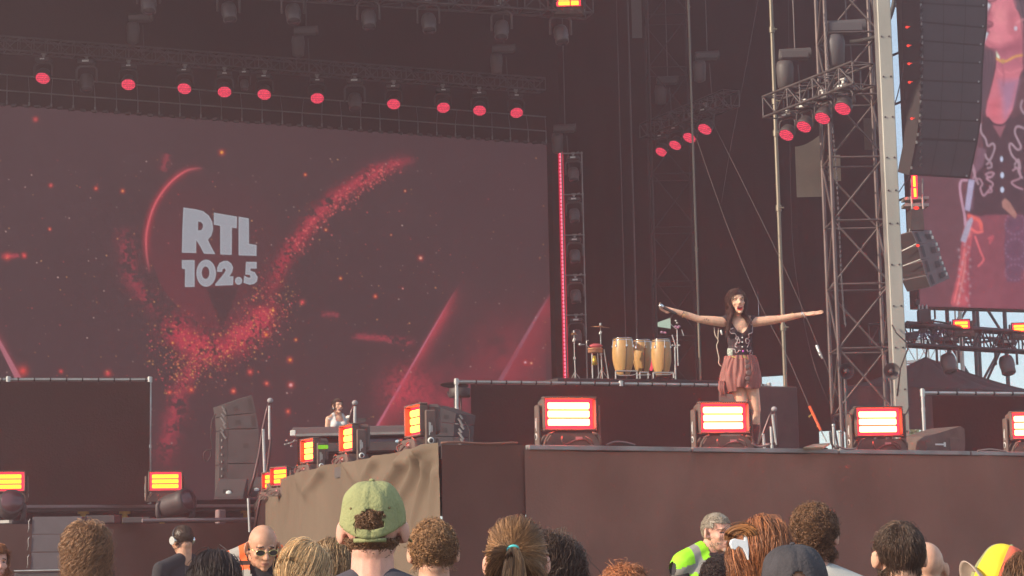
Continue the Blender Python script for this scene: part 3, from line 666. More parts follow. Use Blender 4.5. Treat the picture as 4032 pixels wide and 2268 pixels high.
for pts, lab in (([(2742, 545, 34), (2860, 880, 32), (2985, 1180, 30.5), (3100, 1405, 29), (3188, 1604, 28)], 'guy rope slanting down past the singer\'s hand to the orange strap'),
                 ([(2800, 470, 36), (2960, 790, 34), (3100, 1080, 32.5), (3222, 1362, 31), (3300, 1560, 30)], 'second guy rope with a silver tensioner below the right hand'),
                 ([(2990, -30, 40), (2930, 300, 40), (2880, 560, 40), (2840, 800, 40)], 'faint rope crossing behind the small red light truss'),
                 ([(3104, -20, 40), (3112, 700, 40), (3130, 1050, 40), (3200, 1420, 38), (3290, 1640, 38)], 'faint dark rope dropping behind the beige sunlight patch')):
    cable(pts, .0045, mat('rope_grey', (.11, .08, .075), .6) if 'singer' in lab or 'tensioner' in lab else M_truss, 'guy_rope', lab, 'rope', 5)
cable([(3188, 1602, 28), (3232, 1694, 27.6)], .022, mat('orange_strap', (.75, .10, .03), .6), 'ratchet_strap', 'orange ratchet strap at the low end of the guy rope', 'strap', smooth=0)
cable([(3232, 1694, 27.6), (3254, 1738, 27.4)], .009, M_dsteel, 'guy_rope', 'last short length of rope below the orange strap', 'rope', 5, 0)
for k, (x, y) in enumerate([(3196, 1633), (3219, 1672)]):
    b = MB(); q = P(x, y, 27.7); b.cyl(q, q + Vector((-.045, -.02, -.03)) if k == 0 else q + Vector((.0, 0, -.03)), .012, n=6); o = b.build('strap_buckle', mat('brass_buckle', (.6, .42, .12), .4, .6)); tag(o, ['upper', 'lower'][k] + ' yellow hook on the orange ratchet strap', 'hook')
b = MB(); b.cyl(P(3216, 1362, 31), P(3232, 1400, 30.9), .028, n=7); b.cyl(P(3226, 1385, 30.9), P(3238, 1412, 30.9), .018, n=6); tag(b.build('rope_tensioner', M_steel), 'silver tensioner on the second guy rope', 'tensioner')

# ================================================================== LAMPS
def arch(b, w, h, r, mi=0, dep=.0):
    pts = [(-w / 2, 0, -h)] + [(-w / 2, 0, -.08), (-w / 2 + .03, 0, -.03), (-w / 2 + .09, 0, 0), (w / 2 - .09, 0, 0), (w / 2 - .03, 0, -.03), (w / 2, 0, -.08)] + [(w / 2, 0, -h)]
    b.tube(pts, r, 6, mi)
def make_wash():
    rt = empty('wash_light')
    b = MB(); b.box((0, 0, -.05), (.06, .05, .10), None, .01); b.cyl((-.05, 0, 0), (.05, 0, 0), .035, n=8); b.build('clamp', M_dsteel, rt)
    b = MB(); b.box((0, 0, -.15), (.34, .24, .10), None, .02); b.box((0, -.122, -.13), (.14, .006, .03), None, 0); o = b.build('base', M_casing, rt)
    b = MB(); b.box((0, -.127, -.145), (.10, .006, .03)); b.build('display', M_white, o)
    b = MB(); arch(b, .40, .30, .024); o = b.build('yoke', M_casing, rt); o.location = (0, 0, -.215)
    ax = Vector((0, -math.cos(R(52)), -math.sin(R(52)))); b = MB()
    b.lathe([(.07, -.16), (.13, -.12), (.165, -.02), (.172, .06), (.172, .085), (.16, .09)], (0, 0, -.50), ax, 22)
    for k in range(7): pass
    hd = b.build('head', M_casing, rt)
    b = MB(); b.lathe([(.001, .0), (.153, .0), (.153, .012), (.001, .02)], Vector((0, 0, -.50)) + ax * .088, ax, 26, smooth=False); b.build('lens', M_redwash, hd)
    return rt
def make_spot():
    rt = empty('moving_head')
    b = MB(); b.box((0, 0, -.05), (.06, .05, .10), None, .01); b.cyl((-.06, 0, 0), (.06, 0, 0), .035, n=8); b.build('clamp', M_dsteel, rt)
    b = MB(); b.box((0, 0, -.16), (.38, .28, .12), None, .03); o = b.build('base', M_casing, rt)
    b = MB(); b.box((.0, -.145, -.15), (.15, .008, .045)); b.build('display', M_white, o)
    b = MB(); arch(b, .45, .38, .026); o = b.build('yoke', M_mover, rt); o.location = (0, 0, -.24)
    ax = Vector((.06, -.34, -.94)).normalized(); b = MB()
    b.lathe([(.07, -.13), (.13, -.10), (.155, -.02), (.158, .10), (.146, .14), (.146, .25), (.135, .26)], (0, 0, -.56), ax, 22)
    hd = b.build('head', M_mover, rt)
    b = MB(); b.lathe([(.001, 0), (.128, 0), (.12, .015), (.001, .03)], Vector((0, 0, -.56)) + ax * .255, ax, 22); b.build('lens', M_lens, hd)
    return rt
def make_strobe(barm, hot=True, nb=3, w=.555, h=.335):
    rt = empty('strobe_light'); zc = .142 + h / 2 + .02
    b = MB(); b.prism([(-.29, 0), (.29, 0), (.27, .05), (.21, .135), (-.21, .135), (-.27, .05)], .27, (0, 0, .0)); bs = b.build('base', M_dusty, rt)
    b = MB()
    for sx in (-1, 1): b = MB(); b.tube([(sx * .285, -.12, .012), (sx * .285, -.13, .07), (sx * .25, -.14, .125), (sx * .2, -.14, .14)], .012, 6); b.build('carry_handle', M_dusty, bs)
    b = MB(); b.box((.06, -.137, .085), (.07, .004, .03)); b.build('status_display', mat('display_pink', (.6, .25, .25), .4), bs)
    b = MB(); b.tube(catmull([(-.12, -.15, .1), (-.14, -.2, .07), (-.10, -.19, .02), (.0, -.17, .06), (.1, -.18, .07), (.16, -.17, .03), (.2, -.2, -.0)], 5), .009, 6)
    b.tube(catmull([(.12, -.15, .10), (.16, -.19, .07), (.2, -.17, .01)], 5), .008, 6); b.build('plug_lead', mat('lead_brownish', (.10, .05, .045), .6), bs)
    for sx in (-1, 1):
        b = MB(); b.box((sx * (w / 2 + .032), .02, .05 + zc / 2), (.035, .11, zc + .08), None, .012); am = b.build('yoke_arm', M_dusty, rt)
        b = MB(); b.lathe([(.034, 0), (.034, .004)], (sx * (w / 2 + .050), .02, .11), (sx, 0, 0), 18); b.build('ring_badge', M_white, am)
        b = MB(); b.lathe([(.022, 0), (.022, .004)], (sx * (w / 2 + .0525), .02, .11), (sx, 0, 0), 18); b.build('badge_centre', M_casing, am)
        b = MB()
        for k in range(3): b.box((sx * (w / 2 + .051), .005 + .014 * k, .23 + .01 * (k % 2)), (.003, .006, .13 - .03 * k))
        b.build('side_marking', M_white, am)
    b = MB(); b.box((0, .08, zc), (w - .02, .15, h - .03), None, .03)
    F_ = .022; 
    for (cx, cz, sx, sz) in ((0, h / 2 - F_ / 2, w, F_), (0, -h / 2 + F_ / 2, w, F_), (-w / 2 + F_ / 2, 0, F_, h - 2 * F_), (w / 2 - F_ / 2, 0, F_, h - 2 * F_)):
        b.box((cx, -.035, zc + cz), (sx, .09, sz), None, .008)
    hs = b.build('housing', M_dusty, rt)
    b = MB(); b.box((0, .0, zc), (w - 2 * F_, .01, h - 2 * F_)); b.build('red_plate', M_redp, hs)
    bw = w - .125; step = (h - 2 * F_ - .05) / nb
    for k in range(nb):
        b = MB(); b.box((0, -.02, zc + (k - (nb - 1) / 2) * step), (bw, .03, step * .80), None, .01); b.build('lamp_bar', barm, hs)
    return rt
wash0 = make_wash(); spot0 = make_spot(); str0 = make_strobe(M_bar); str1 = make_strobe(M_baro); str2 = make_strobe(M_baro, nb=2, h=.30); str4 = make_strobe(M_bary)
index_kids(); USED = set()
def place(proto, loc, rz=0, lab='', cat='', group=None, scale=1.0, rot=None):
    if proto.name in USED: o = copy_tree(proto)
    else: o = proto; USED.add(proto.name)
    o.location = loc; o.rotation_euler = rot if rot is not None else (0, 0, rz); o.scale = (scale,) * 3; tag(o, lab, cat, group); return o
ORD = ['first', 'second', 'third', 'fourth', 'fifth', 'sixth', 'seventh', 'eighth', 'ninth', 'tenth']
for i, (x, y) in enumerate([(171, 308), (506, 333), (728, 349), (884, 362), (1042, 372), (1249, 387), (1551, 410), (1745, 424), (1889, 435), (2033, 444)]):
    d_ = ray(x, 200); t_ = (ta.x * tdir.y - ta.y * tdir.x) / (d_.x * tdir.y - d_.y * tdir.x); Yq = d_.y * t_ - .1
    q = P(x, y, Yq); place(wash0, (q.x, q.y, q.z + .56), R(8 if i % 2 else -3), f'{ORD[i]} red lit wash light from the left on the long truss above the screen', 'stage light', 'red wash lights in the row above the screen')
for x, y, sc_, lab in [(341, 305, 1.0, 'unlit moving head between the first and second red lights of the long row'), (962, 322, .62, 'small unlit lamp between the fourth and fifth red lights of the row'), (1397, 380, 1.05, 'unlit moving head between the sixth and seventh red lights of the row')]:
    d_ = ray(x, 200); t_ = (ta.x * tdir.y - ta.y * tdir.x) / (d_.x * tdir.y - d_.y * tdir.x); Yq = d_.y * t_ - .1; q = P(x, y, Yq); place(spot0, (q.x, q.y, q.z + .50 * sc_), 0, lab, 'stage light', 'unlit moving heads', sc_)
for i, (x, y) in enumerate([(585, -5), (900, 28), (1153, 34), (1451, 57), (1687, 72), (1975, 99), (2207, 118)]):
    d_ = ray(x, 30); t_ = (ua.x * ud.y - ua.y * ud.x) / (d_.x * ud.y - d_.y * ud.x); Yq = d_.y * t_
    q = P(x, y, Yq); place(spot0, (q.x, q.y, q.z + .52), R([5, 20, 8, 2, 4, -18, 10][i]), f'{ORD[i]} unlit moving head from the left under the upper truss at the top edge', 'stage light', 'moving heads under the upper truss')
q = P(2238, 78, ub.y); place(str2, (q.x, q.y - .35, q.z), 0, 'lit orange strobe on the upper truss, cut by the top edge of the photo', 'strobe light')
# small truss with four red lights (two of them)
def small_rig(x0, y0, Y0, x1, y1, Y1, lights, lab, glab, rz, h=.34):
    A = P(x0, y0, Y0); B = P(x1, y1, Y1); B.z = A.z
    truss('short_truss', A, B, .4, h, .022, .36, M_truss, lab)
    for i, (x, y, sc_) in enumerate(lights):
        t = (x - x0) / (x1 - x0); Yq = Y0 + (Y1 - Y0) * t; q = P(x, y, Yq); place(wash0, (q.x, q.y, q.z + .52 * sc_), rz, f'{ORD[i]} red light from the left {glab}', 'stage light', 'red lights ' + glab, sc_)
def y_for_same_z(A, x, y): return None
ya, yb = 47.5, 36.5
A_ = P(2548, 520, ya)
zz = A_.z; Bq = G(2880, 385, zz); small_rig(2548, 520, ya, 2880, 385, Bq.y, [(2609, 592, .92), (2664, 565, .95), (2720, 535, 1.0), (2781, 501, 1.05)], 'short slanting truss of four red lights left of the silver mast', 'under the short truss left of the silver mast', R(-42))
A_ = P(3045, 425, 32); zz = A_.z; Bq = G(3400, 290, zz); small_rig(3045, 425, 32, 3400, 290, Bq.y, [(3102, 524, .76), (3171, 491, .77), (3244, 457, .79), (3324, 419, .82)], 'short slanting truss of four red lights in front of the tower', 'under the short truss in front of the tower', R(-42))
# chain hoists
def hoist(x, y, Y, lab, s=1.0, m=None):
    q = P(x, y, Y); rt = empty('chain_hoist', q, label=lab, cat='hoist', group='chain hoists'); m = m or mat('hoist_dark', (.09, .078, .078), .6, .2)
    b = MB(); b.box((.04, 0, .16 * s), (.5 * s, .2 * s, .16 * s), None, .03); b.cyl((-.2 * s, 0, .17 * s), (.32 * s, 0, .19 * s), .1 * s, n=12); b.build('motor', m, rt)
    b = MB(); b.lathe([(.06 * s, -.42 * s), (.13 * s, -.38 * s), (.15 * s, -.05 * s), (.13 * s, .05 * s)], (-.12 * s, 0, 0), (0, 0, 1), 10); b.build('chain_bag', m, rt)
    b = MB(); b.cyl((.06 * s, 0, .2 * s), (.06 * s, 0, 16.9 - q.z), .012, n=5); b.cyl((.14 * s, 0, -.9 * s), (.1 * s, 0, 0), .010, n=5); b.build('chain', M_truss, rt)
for x, y, Y, lab in [(545, 100, 43, 'faint chain hoist above the second red light'), (1195, 152, 43, 'faint chain hoist above the sixth red light'), (1975, 222, 44, 'faint chain hoist above the right end of the long truss'),
                     (2775, 250, 43, 'chain hoist hanging above the left short truss'), (2620, 345, 47, 'chain hoist above the lower end of the left short truss'), (3118, 255, 32.5, 'chain hoist beside the thickest mast above the red lights')]:
    hoist(x, y, Y, lab)
hoist(3318, 155, 31.2, 'large grey chain hoist hanging inside the lattice tower', 1.15, mat('hoist_grey', (.10, .09, .095), .55, .2))
hoist(2215, 535, 46, 'chain hoist above the red vertical LED strip')
def chain(px, lab):
    pts = [P(x, y, 30.8) for x, y in px]; b = MB(); L = sum((b_ - a_).length for a_, b_ in zip(pts, pts[1:])); n_ = int(L / .055)
    for i in range(n_):
        t = i / n_ * (len(pts) - 1); k = int(t); p = pts[k].lerp(pts[k + 1], t - k); b.box(p, (.012 if i % 2 else .03, .03 if i % 2 else .012, .056), None, .005)
    tag(b.build('steel_chain', mat('chain_steel', (.12, .10, .10), .3, .7)), lab, 'chain')
chain([(3246, 60), (3255, 160), (3262, 300), (3270, 400), (3280, 520), (3295, 700), (3305, 900), (3312, 1080), (3320, 1200), (3330, 1290)], 'shiny steel chain hanging down the left side of the tower')
# vertical LED strip
q0 = P(2205, 577, 46); q1 = P(2228, 1496, 46); q0 = Vector((q1.x, q1.y, q0.z)); rt = empty('led_strip', q1, label='tall vertical strip of red LEDs beside the video wall', cat='light strip'); Ls = q0.z - ZS
b = MB(); b.box((0, .05, (q0.z - ZS) / 2 - (q1.z - ZS)), (.15, .06, Ls)); b.build('housing', M_drape, rt)
b = MB(); z = ZS - q1.z + .05
while z < q0.z - q1.z:
    b.lathe([(.030, -.0), (.036, .012), (.022, .03), (.001, .034)], (0, .01, z), (0, -1, 0), 10); z += .0885
b.build('diode_row', emit('strip_red', (1.0, .17, .27), 1.5), rt)
b = MB(); b.box((0, .012, (q0.z - ZS) / 2 - (q1.z - ZS)), (.125, .012, Ls - .02)); b.build('diffuser', emit('strip_deep', (.50, .008, .035), 1.0), rt)
# frame with five movers beside the strip
fr0 = P(2312, 1500, 45.5); rt = empty('lamp_ladder', (fr0.x, fr0.y, ZS), label='slim pipe frame carrying a column of five unlit moving heads', cat='frame'); zt_ = P(2303, 597, 45.5).z
xl = P(2232, 1500, 45.5).x
for xx in (fr0.x, xl):
    b = MB(); b.cyl((xx - fr0.x, 0, 0), (xx - fr0.x, 0, zt_ - ZS), .02, n=6); b.build('upright', M_dsteel, rt)
for y in (603, 765, 925, 1083, 1240):
    zz = P(2280, y, 45.5).z - ZS; b = MB(); b.cyl((xl - fr0.x, 0, zz), (.03, 0, zz), .016, n=6); b.cyl((-.12, 0, zz), (-.06, 0, zz + .02), .03, n=6); b.build('rung', M_dsteel, rt)
for i, y in enumerate((603, 765, 925, 1083, 1240)):
    q = P(2256 + i * 3, y, 45.4); place(spot0, (q.x, q.y, q.z), R(-5), ['topmost', 'second from top', 'middle', 'fourth from top', 'lowest'][i] + ' unlit moving head on the slim frame beside the red strip', 'stage light', 'moving heads on the slim frame', .80)

# strobes along the stage edges
angR = math.atan2(edge_dir.y, edge_dir.x)
def line_at(A, B, px, py=1700):
    d_ = ray(px, py); nx, ny = (B - A).y, -(B - A).x; t = (A.x * nx + A.y * ny) / (d_.x * nx + d_.y * ny); return Vector((d_.x * t, d_.y * t, ZS))
def edge_at(px, inset): return line_at(e[5] - nR * inset, e6 - nR * inset, px)
WORDS = ['white hot red strobe on the stage edge below the conga drums', 'white hot red strobe on the stage edge in front of the singer\'s legs', 'white hot red strobe on the stage edge beneath the lattice tower', 'white hot red strobe cut off by the right edge of the photo']
for i, (x, y) in enumerate([(2238, 1752), (2846, 1762), (3455, 1772), (4062, 1780)]):
    q = edge_at(x, .20)
    place(str0, (q.x, q.y, ZS + .002), angR - R([16, 19, 22, 26][i]), WORDS[i], 'strobe light', 'strobes along the stage front')
def on_diag(px, py, inset=.22):
    for a, c_ in zip(dp, dp[1:]):
        dd = (c_ - a).normalized(); o_ = Vector((-dd.y, dd.x, 0)) * inset; q = line_at(a + o_, c_ + o_, px, py)
        if (q - a - o_).dot(dd) <= (c_ - a).length + .3 and (q - a - o_).dot(dd) >= -.3: return q, math.atan2(dd.y, dd.x)
    return q, math.atan2(dd.y, dd.x)
for i, (x, y, lab, sc_) in enumerate([(1652, 1775, 'nearest lit strobe on the sunlit slanting stage edge, right of the others', 1.0), (1385, 1822, 'lit strobe on the slanting stage edge in front of the keyboard player', .98), (1228, 1856, 'lit strobe with a green display on the slanting stage edge', .95)]):
    p, a = on_diag(x, y); place(str4, (p.x, p.y, ZS + .02), math.atan2(-.34, -.94) + math.pi / 2 + R([0, 2, 5][i]), lab, 'strobe light', 'strobes along the slanting stage edge', sc_)
p, a = on_diag(1228, 1856); b = MB(); b.box((0, 0, 0), (.13, .03, .05), None, .01); o = b.build('status_screen', emit('green_display', (.22, .62, .03), .8)); o.location = P(1272, 1760, p.y - .4); tag(o, 'small glowing green display beside the third slanting edge strobe', 'display')
q = P(1110, 1898, 27.2); place(str1, (q.x, q.y, ZS - .2), math.atan2(-.34, -.94) + math.pi / 2 + R(18), 'small amber strobe near the left tip of the slanting edge', 'strobe light', None, .80)
q = P(1068, 1915, 29.0); place(str1, (q.x, q.y, ZS - .2), math.atan2(-.34, -.94) + math.pi / 2 + R(10), 'last amber strobe at the left tip of the slanting edge', 'strobe light', None, .80)
q = P(650, 1965, 36.8); place(str1, (q.x, q.y, ZS), R(16), 'amber strobe at the foot of the left fence post', 'strobe light', 'amber strobes on the left of the stage', 1.12)
q = P(28, 1968, 35.4); place(str1, (q.x, q.y, ZS), R(16), 'amber strobe cut off by the left edge of the photo', 'strobe light', 'amber strobes on the left of the stage', 1.12)
# big moving heads standing on the lower ledge
def make_floor_head():
    rt = empty('floor_moving_head'); b = MB(); b.box((0, 0, .04), (.48, .4, .08), None, .02); b.build('base', M_casing, rt)
    b = MB(); b.tube([(-.27, 0, .06), (-.30, 0, .14), (-.30, 0, .30), (-.25, 0, .36)], .045, 8); b.build('yoke_arm', M_casing, rt); b = MB(); b.tube([(.27, 0, .06), (.30, 0, .14), (.30, 0, .30), (.25, 0, .36)], .045, 8); b.build('yoke_arm', M_casing, rt)
    ax = Vector((.72, -.62, .22)).normalized(); b = MB(); b.lathe([(.10, -.34), (.17, -.28), (.2, -.1), (.2, .12), (.21, .2), (.21, .34), (.195, .345)], (-.02, 0, .31), ax, 26); hd = b.build('head', M_casing, rt)
    b = MB(); b.lathe([(.001, 0), (.19, 0), (.17, .02), (.001, .04)], Vector((-.02, 0, .31)) + ax * .335, ax, 26); b.build('lens', mat('lens_red_reflection_tint', (.10, .03, .035), .12, spec=.8), hd)  # red reflection put into the lens colour
    b = MB(); b.box((0, -.205, .05), (.34, .01, .05)); b.build('label_strip', M_dsteel, rt)
    return rt
fh = make_floor_head(); index_kids()
q = P(690, 2052, 34.8); place(fh, (q.x, q.y, ZL + .0), R(8), 'large tilted moving head below the left fence post strobe', 'stage light', 'large moving heads on the lower ledge', 1.0)
q = P(42, 2056, 33.8); place(fh, (q.x, q.y, ZL + .0), R(-30), 'large moving head at the left edge of the photo', 'stage light', 'large moving heads on the lower ledge', 1.0)
# dish lamps on stands by the tower
for x, y, Y, lab, a in [(3332, 1462, 27.5, 'round black dish lamp on a stand left of the tower foot', .3), (3510, 1462, 27.0, 'round grey dish lamp with a bulb against the pale column', 0)]:
    q = P(x, y, Y); rt = empty('dish_lamp', (q.x, q.y, ZS), label=lab, cat='lamp', rz=a); z_ = q.z - ZS
    b = MB(); b.lathe([(.03, .07), (.08, .055), (.112, .01), (.118, -.02), (.10, .0), (.05, .045), (.01, .055)], (0, 0, z_), (0, 1, 0), 26); b.build('reflector', mat('dish_grey', (.16, .145, .14), .35, .4) if 'grey' in lab else M_casing, rt)
    b = MB(); b.lathe([(.035, -.03), (.035, .04), (.02, .05)], (0, 0, z_), (0, 1, 0), 14); b.build('bulb', M_casing, rt)
    b = MB(); b.cyl((0, .05, z_ - .1), (0, .05, .01), .012, n=6); b.cyl((0, .05, z_ - .3), (0, .05, z_ - .1), .02, n=6)
    for k in range(3): b.cyl((0, .05, .35), (.2 * math.cos(k * 2.1), .05 + .2 * math.sin(k * 2.1), .01), .009, n=5)
    b.build('stand', M_truss, rt)
# ================================================================== SPEAKERS
def hexa(b, A, B, C, D, dep, mi=0):
    """box from front quad A(tl) B(tr) C(br) D(bl) and depth vector"""
    A, B, C, D = [Vector(p) for p in (A, B, C, D)]; v = [A, B, C, D] + [p + dep for p in (A, B, C, D)]
    return b.add(v, [(0, 3, 2, 1), (4, 5, 6, 7), (0, 1, 5, 4), (1, 2, 6, 5), (2, 3, 7, 6), (3, 0, 4, 7)], mi)
M_grille = mat('speaker_grille', (.07, .062, .066), .8, .1, var=.06, vscale=3, bump=.3, bscale=150)
M_redled = emit('red_indicator', (1.0, .05, .03), 1.3)
# main hanging array: rows given by the photo y of the seams at the left (x~3624) and right (x~3886) front edges
LY = [-62, 13, 87, 161, 239, 317, 394, 469, 546, 690]; RY = [-50, 28, 112, 181, 251, 328, 407, 478, 556, 704]
LX = [3620, 3622, 3624, 3628, 3628, 3626, 3622, 3618, 3608, 3580]; RX = [3890, 3888, 3886, 3876, 3872, 3868, 3866, 3862, 3850, 3818]
BX = [3550, 3550, 3550, 3556, 3560, 3563, 3566, 3569, 3562, 3516]; BYo = [0, 0, 0, 0, 0, 0, 0, -6, -10, -40]
pa = empty('main_line_array', P(3750, 350, 35), label='big hanging column of grey line array speakers at the stage corner', cat='speaker array')
for i in range(9):
    Y0 = 34.4; g_ = 0
    A = P(LX[i], LY[i] + g_, Y0); B = P(RX[i], RY[i] + g_, Y0 + .5); C = P(RX[i + 1], RY[i + 1], Y0 + .5); D = P(LX[i + 1], LY[i + 1], Y0)
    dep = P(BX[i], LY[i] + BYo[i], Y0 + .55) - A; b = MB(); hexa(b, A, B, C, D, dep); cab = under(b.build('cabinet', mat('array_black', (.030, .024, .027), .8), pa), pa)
    n_ = (B - A).cross(D - A).normalized(); n_ = n_ if n_.y < 0 else -n_; b = MB()
    def lp(u, v): return (A.lerp(B, u)).lerp(D.lerp(C, u), v) + n_ * .012
    for u0, u1 in ((.03, .335), (.345, .66), (.67, .965)): b.add([lp(u0, .04), lp(u1, .04), lp(u1, .95), lp(u0, .95)], [(0, 3, 2, 1)])
    o = b.build('grille', M_grille, cab)
    for uu, vv_, hh_ in ((.93, .93, .03), (.008, .1, .05), (.008, .8, .05)): b = MB(); b.box(lp(uu, vv_), (.03, .03, hh_)); b.build('latch', M_dsteel, cab)
for x, y in [(3571, 107), (3576, 180), (3579, 251), (3581, 324), (3590, 467)]:
    q = P(x, y, 34.42); b = MB(); b.ell(q, (.028, .028, .022), nu=10, nv=6); b.cyl(q + Vector((.03, 0, .01)), q + Vector((.06, .02, .012)), .005, n=4); under(b.build('indicator_lamp', M_redled, pa), pa)
b = MB()
for k in range(26):
    y = -30 + k * 27; b.cyl(P(3630, y, 34.38), P(3622, y + 12, 34.3), .02, n=5)
o = under(b.build('rigging_pin', M_black, pa), pa); tag(o, kind='stuff')
# small side array
sy = empty('small_line_array', P(3620, 1020, 34), label='small tilted cluster of four line array boxes below the big one', cat='speaker array')
Lp = [(3500, 931), (3519, 996), (3533, 1050), (3550, 1100), (3572, 1149)]; Mp = [(3589, 907), (3612, 960), (3628, 1021), (3645, 1080), (3664, 1130)]; Rp = [(3666, 903), (3690, 950), (3705, 1004), (3721, 1047), (3732, 1083)]
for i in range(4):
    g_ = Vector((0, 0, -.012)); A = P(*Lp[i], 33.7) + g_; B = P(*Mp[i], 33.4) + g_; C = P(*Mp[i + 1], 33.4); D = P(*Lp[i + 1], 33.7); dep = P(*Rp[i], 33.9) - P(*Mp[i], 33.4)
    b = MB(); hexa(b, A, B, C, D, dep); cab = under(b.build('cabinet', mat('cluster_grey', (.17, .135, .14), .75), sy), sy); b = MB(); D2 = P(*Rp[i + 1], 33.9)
    def ls(u, v, o_=.01):
        E = A + (P(*Rp[i], 33.9) - B) * 0; p00 = B; p10 = P(*Rp[i], 33.9) + g_; p01 = C; p11 = C + dep; n2 = (p10 - p00).cross(p01 - p00).normalized(); n2 = n2 if n2.y < 0 else -n2; return p00.lerp(p10, u).lerp(p01.lerp(p11, u), v) + n2 * o_
    for (u0, u1, v0, v1) in ((.56, .80, .30, .72), (.10, .24, .12, .88)): b = MB(); b.add([ls(u0, v0), ls(u1, v0), ls(u1, v1), ls(u0, v1)], [(0, 3, 2, 1)]); b.build('handle_recess', M_cable, cab)
    g2 = MB(); n3 = (B - A).cross(D - A).normalized(); n3 = n3 if n3.y < 0 else -n3; lf = lambda u, v: A.lerp(B, u).lerp(D.lerp(C, u), v) + n3 * .012; g2.add([lf(.02, .06), lf(.98, .06), lf(.98, .94), lf(.02, .94)], [(0, 3, 2, 1)]); go_ = g2.build('grille', mat('grille_shade_black', (.022, .016, .018), .9, bump=.2, bscale=150), cab)  # grille darkened to carry the shade on this face, sides kept lighter
    for dx_, dy_ in ((-3, 12), (5, 32)): b = MB(); b.box(P(Rp[i][0] + dx_, Rp[i][1] + dy_, 33.7), (.03, .06, .05)); b.build('rear_bracket', M_steel, cab)
    if i in (1, 2):
        b = MB(); b.cyl(P(Lp[i][0] + 22, Lp[i][1] - 2, 33.45), P(Mp[i][0] - 4, Mp[i][1] - 0, 33.3), .009, n=5); o = b.build('edge_highlight', M_steel, cab); o.name = 'edge_highlight_bar'  # steel bar drawn as the bright highlight along the cabinet edge
b = MB(); b.ell(P(3614, 967, 33.3), (.03, .03, .025), nu=10, nv=6); under(b.build('indicator_lamp', M_redled, sy), sy)
b = MB()
hexa(b, P(3586, 824, 33.6), P(3634, 824, 33.6), P(3640, 905, 33.6), P(3588, 905, 33.6), Vector((0, .35, 0))); under(b.build('hanging_frame', M_casing, sy), sy)
b = MB(); hexa(b, P(3562, 776, 33.9), P(3658, 772, 33.9), P(3658, 783, 33.9), P(3562, 787, 33.9), Vector((0, .3, 0)))
hexa(b, P(3562, 800, 33.9), P(3658, 800, 33.9), P(3658, 812, 33.9), P(3562, 812, 33.9), Vector((0, .3, 0)))
for x in (3588, 3632): b.cyl(P(x, 775, 33.8), P(x + 4, 825, 33.7), .018, n=6); b.cyl(P(x, 780, 33.8), P(x, 705, 34.2), .015, n=5)
b.cyl(P(3608, 705, 34.3), P(3608, 780, 34.1), .02, n=5)
under(b.build('bracket', M_dsteel, sy), sy)
vs = empty('vertical_strobe', P(3600, 738, 33.7), label='narrow vertical orange strobe tube under the big speaker column', cat='strobe light')
b = MB(); hexa(b, P(3590, 690, 33.75), P(3612, 690, 33.75), P(3614, 780, 33.75), P(3592, 780, 33.75), Vector((0, .06, 0))); under(b.build('housing', M_redp, vs), vs)
for y0, y1, x in ((694, 735, 3599), (742, 775, 3602)):
    b = MB(); b.cyl(P(x, y0, 33.66), P(x + 2, y1, 33.66), .022, n=8); under(b.build('lamp_bar', M_baro, vs), vs)
b = MB(); b.ell(P(3608, 819, 33.4), (.05, .04, .03), nu=10, nv=6); tag(b.build('warning_lamp', M_redled), 'red glowing lamp between the vertical strobe and the small speaker cluster', 'lamp')
# ground stacked side fills
def stack(F0, mirror, lab, sc_=1.0):
    """F0: function photo->point; two flown style boxes over two sub boxes"""
    rt = empty('speaker_stack', F0(900, 1960), label=lab, cat='speaker stack', group='ground stacked side fills')
    def bx_(q, dep, name, m=M_spk):
        b = MB(); hexa(b, *[F0(*p) for p in q], dep); return under(b.build(name, m, rt), rt)
    D_ = Vector((-.35 if not mirror else .35, .75, 0)) * sc_
    for i, q in enumerate([[(888, 1593), (992, 1556), (1008, 1624), (895, 1634)], [(896, 1637), (1009, 1626), (1017, 1686), (899, 1688)], [(899, 1691), (1019, 1689), (1016, 1823), (897, 1824)], [(897, 1827), (1016, 1826), (1014, 1950), (895, 1950)]]):
        o = bx_(q, D_, 'cabinet')
        b = MB(); 
        def ip(u, v): 
            A, B, C, D = [Vector(F0(*p)) for p in q]; n_ = (B - A).cross(D - A).normalized(); n_ = n_ if n_.y < 0 else -n_
            return A.lerp(B, u).lerp(D.lerp(C, u), v) + n_ * .004
        if i < 2:
            for (u0, u1, v0, v1) in ((.25, .42, .38, .72), (.80, .93, .15, .88)): b = MB(); b.add([ip(u0, v0), ip(u1, v0), ip(u1, v1), ip(u0, v1)], [(0, 3, 2, 1)]); b.build('handle_recess', M_cable, o)
            continue
        elif i == 2:
            b.add([ip(.50, .42), ip(.66, .42), ip(.66, .56), ip(.50, .56)], [(0, 3, 2, 1)])
        else: continue
        h_ = b.build('handle_recess', M_cable, o)
    b = MB()
    for k in range(9):
        p = F0(874 + 6 * math.sin(k * 1.7), 1600 + k * 14); b.cyl(p, Vector(p) + Vector((.05, 0, -.07)), .02, n=5)
    for k in range(7):
        p = F0(874, 1730 + k * 28); b.cyl(p, Vector(p) + Vector((.0, 0, -.04)), .018, n=5)
    o = under(b.build('rear_connector', M_dsteel, rt), rt); tag(o, kind='stuff')
    b = MB(); hexa(b, F0(864, 1692), F0(897, 1691), F0(895, 1950), F0(862, 1950), Vector((0, .5, 0)) * sc_); under(b.build('amplifier_panel', M_casing, rt), rt)
    b = MB(); b.tube(catmull([tuple(F0(x, y)) for x, y in ((850, 1630), (835, 1660), (832, 1720), (836, 1765), (810, 1775), (802, 1800), (815, 1818), (832, 1790), (828, 1775))], 6), .012 * sc_, 5); under(b.build('speaker_cable', M_cable, rt), rt)
    return rt
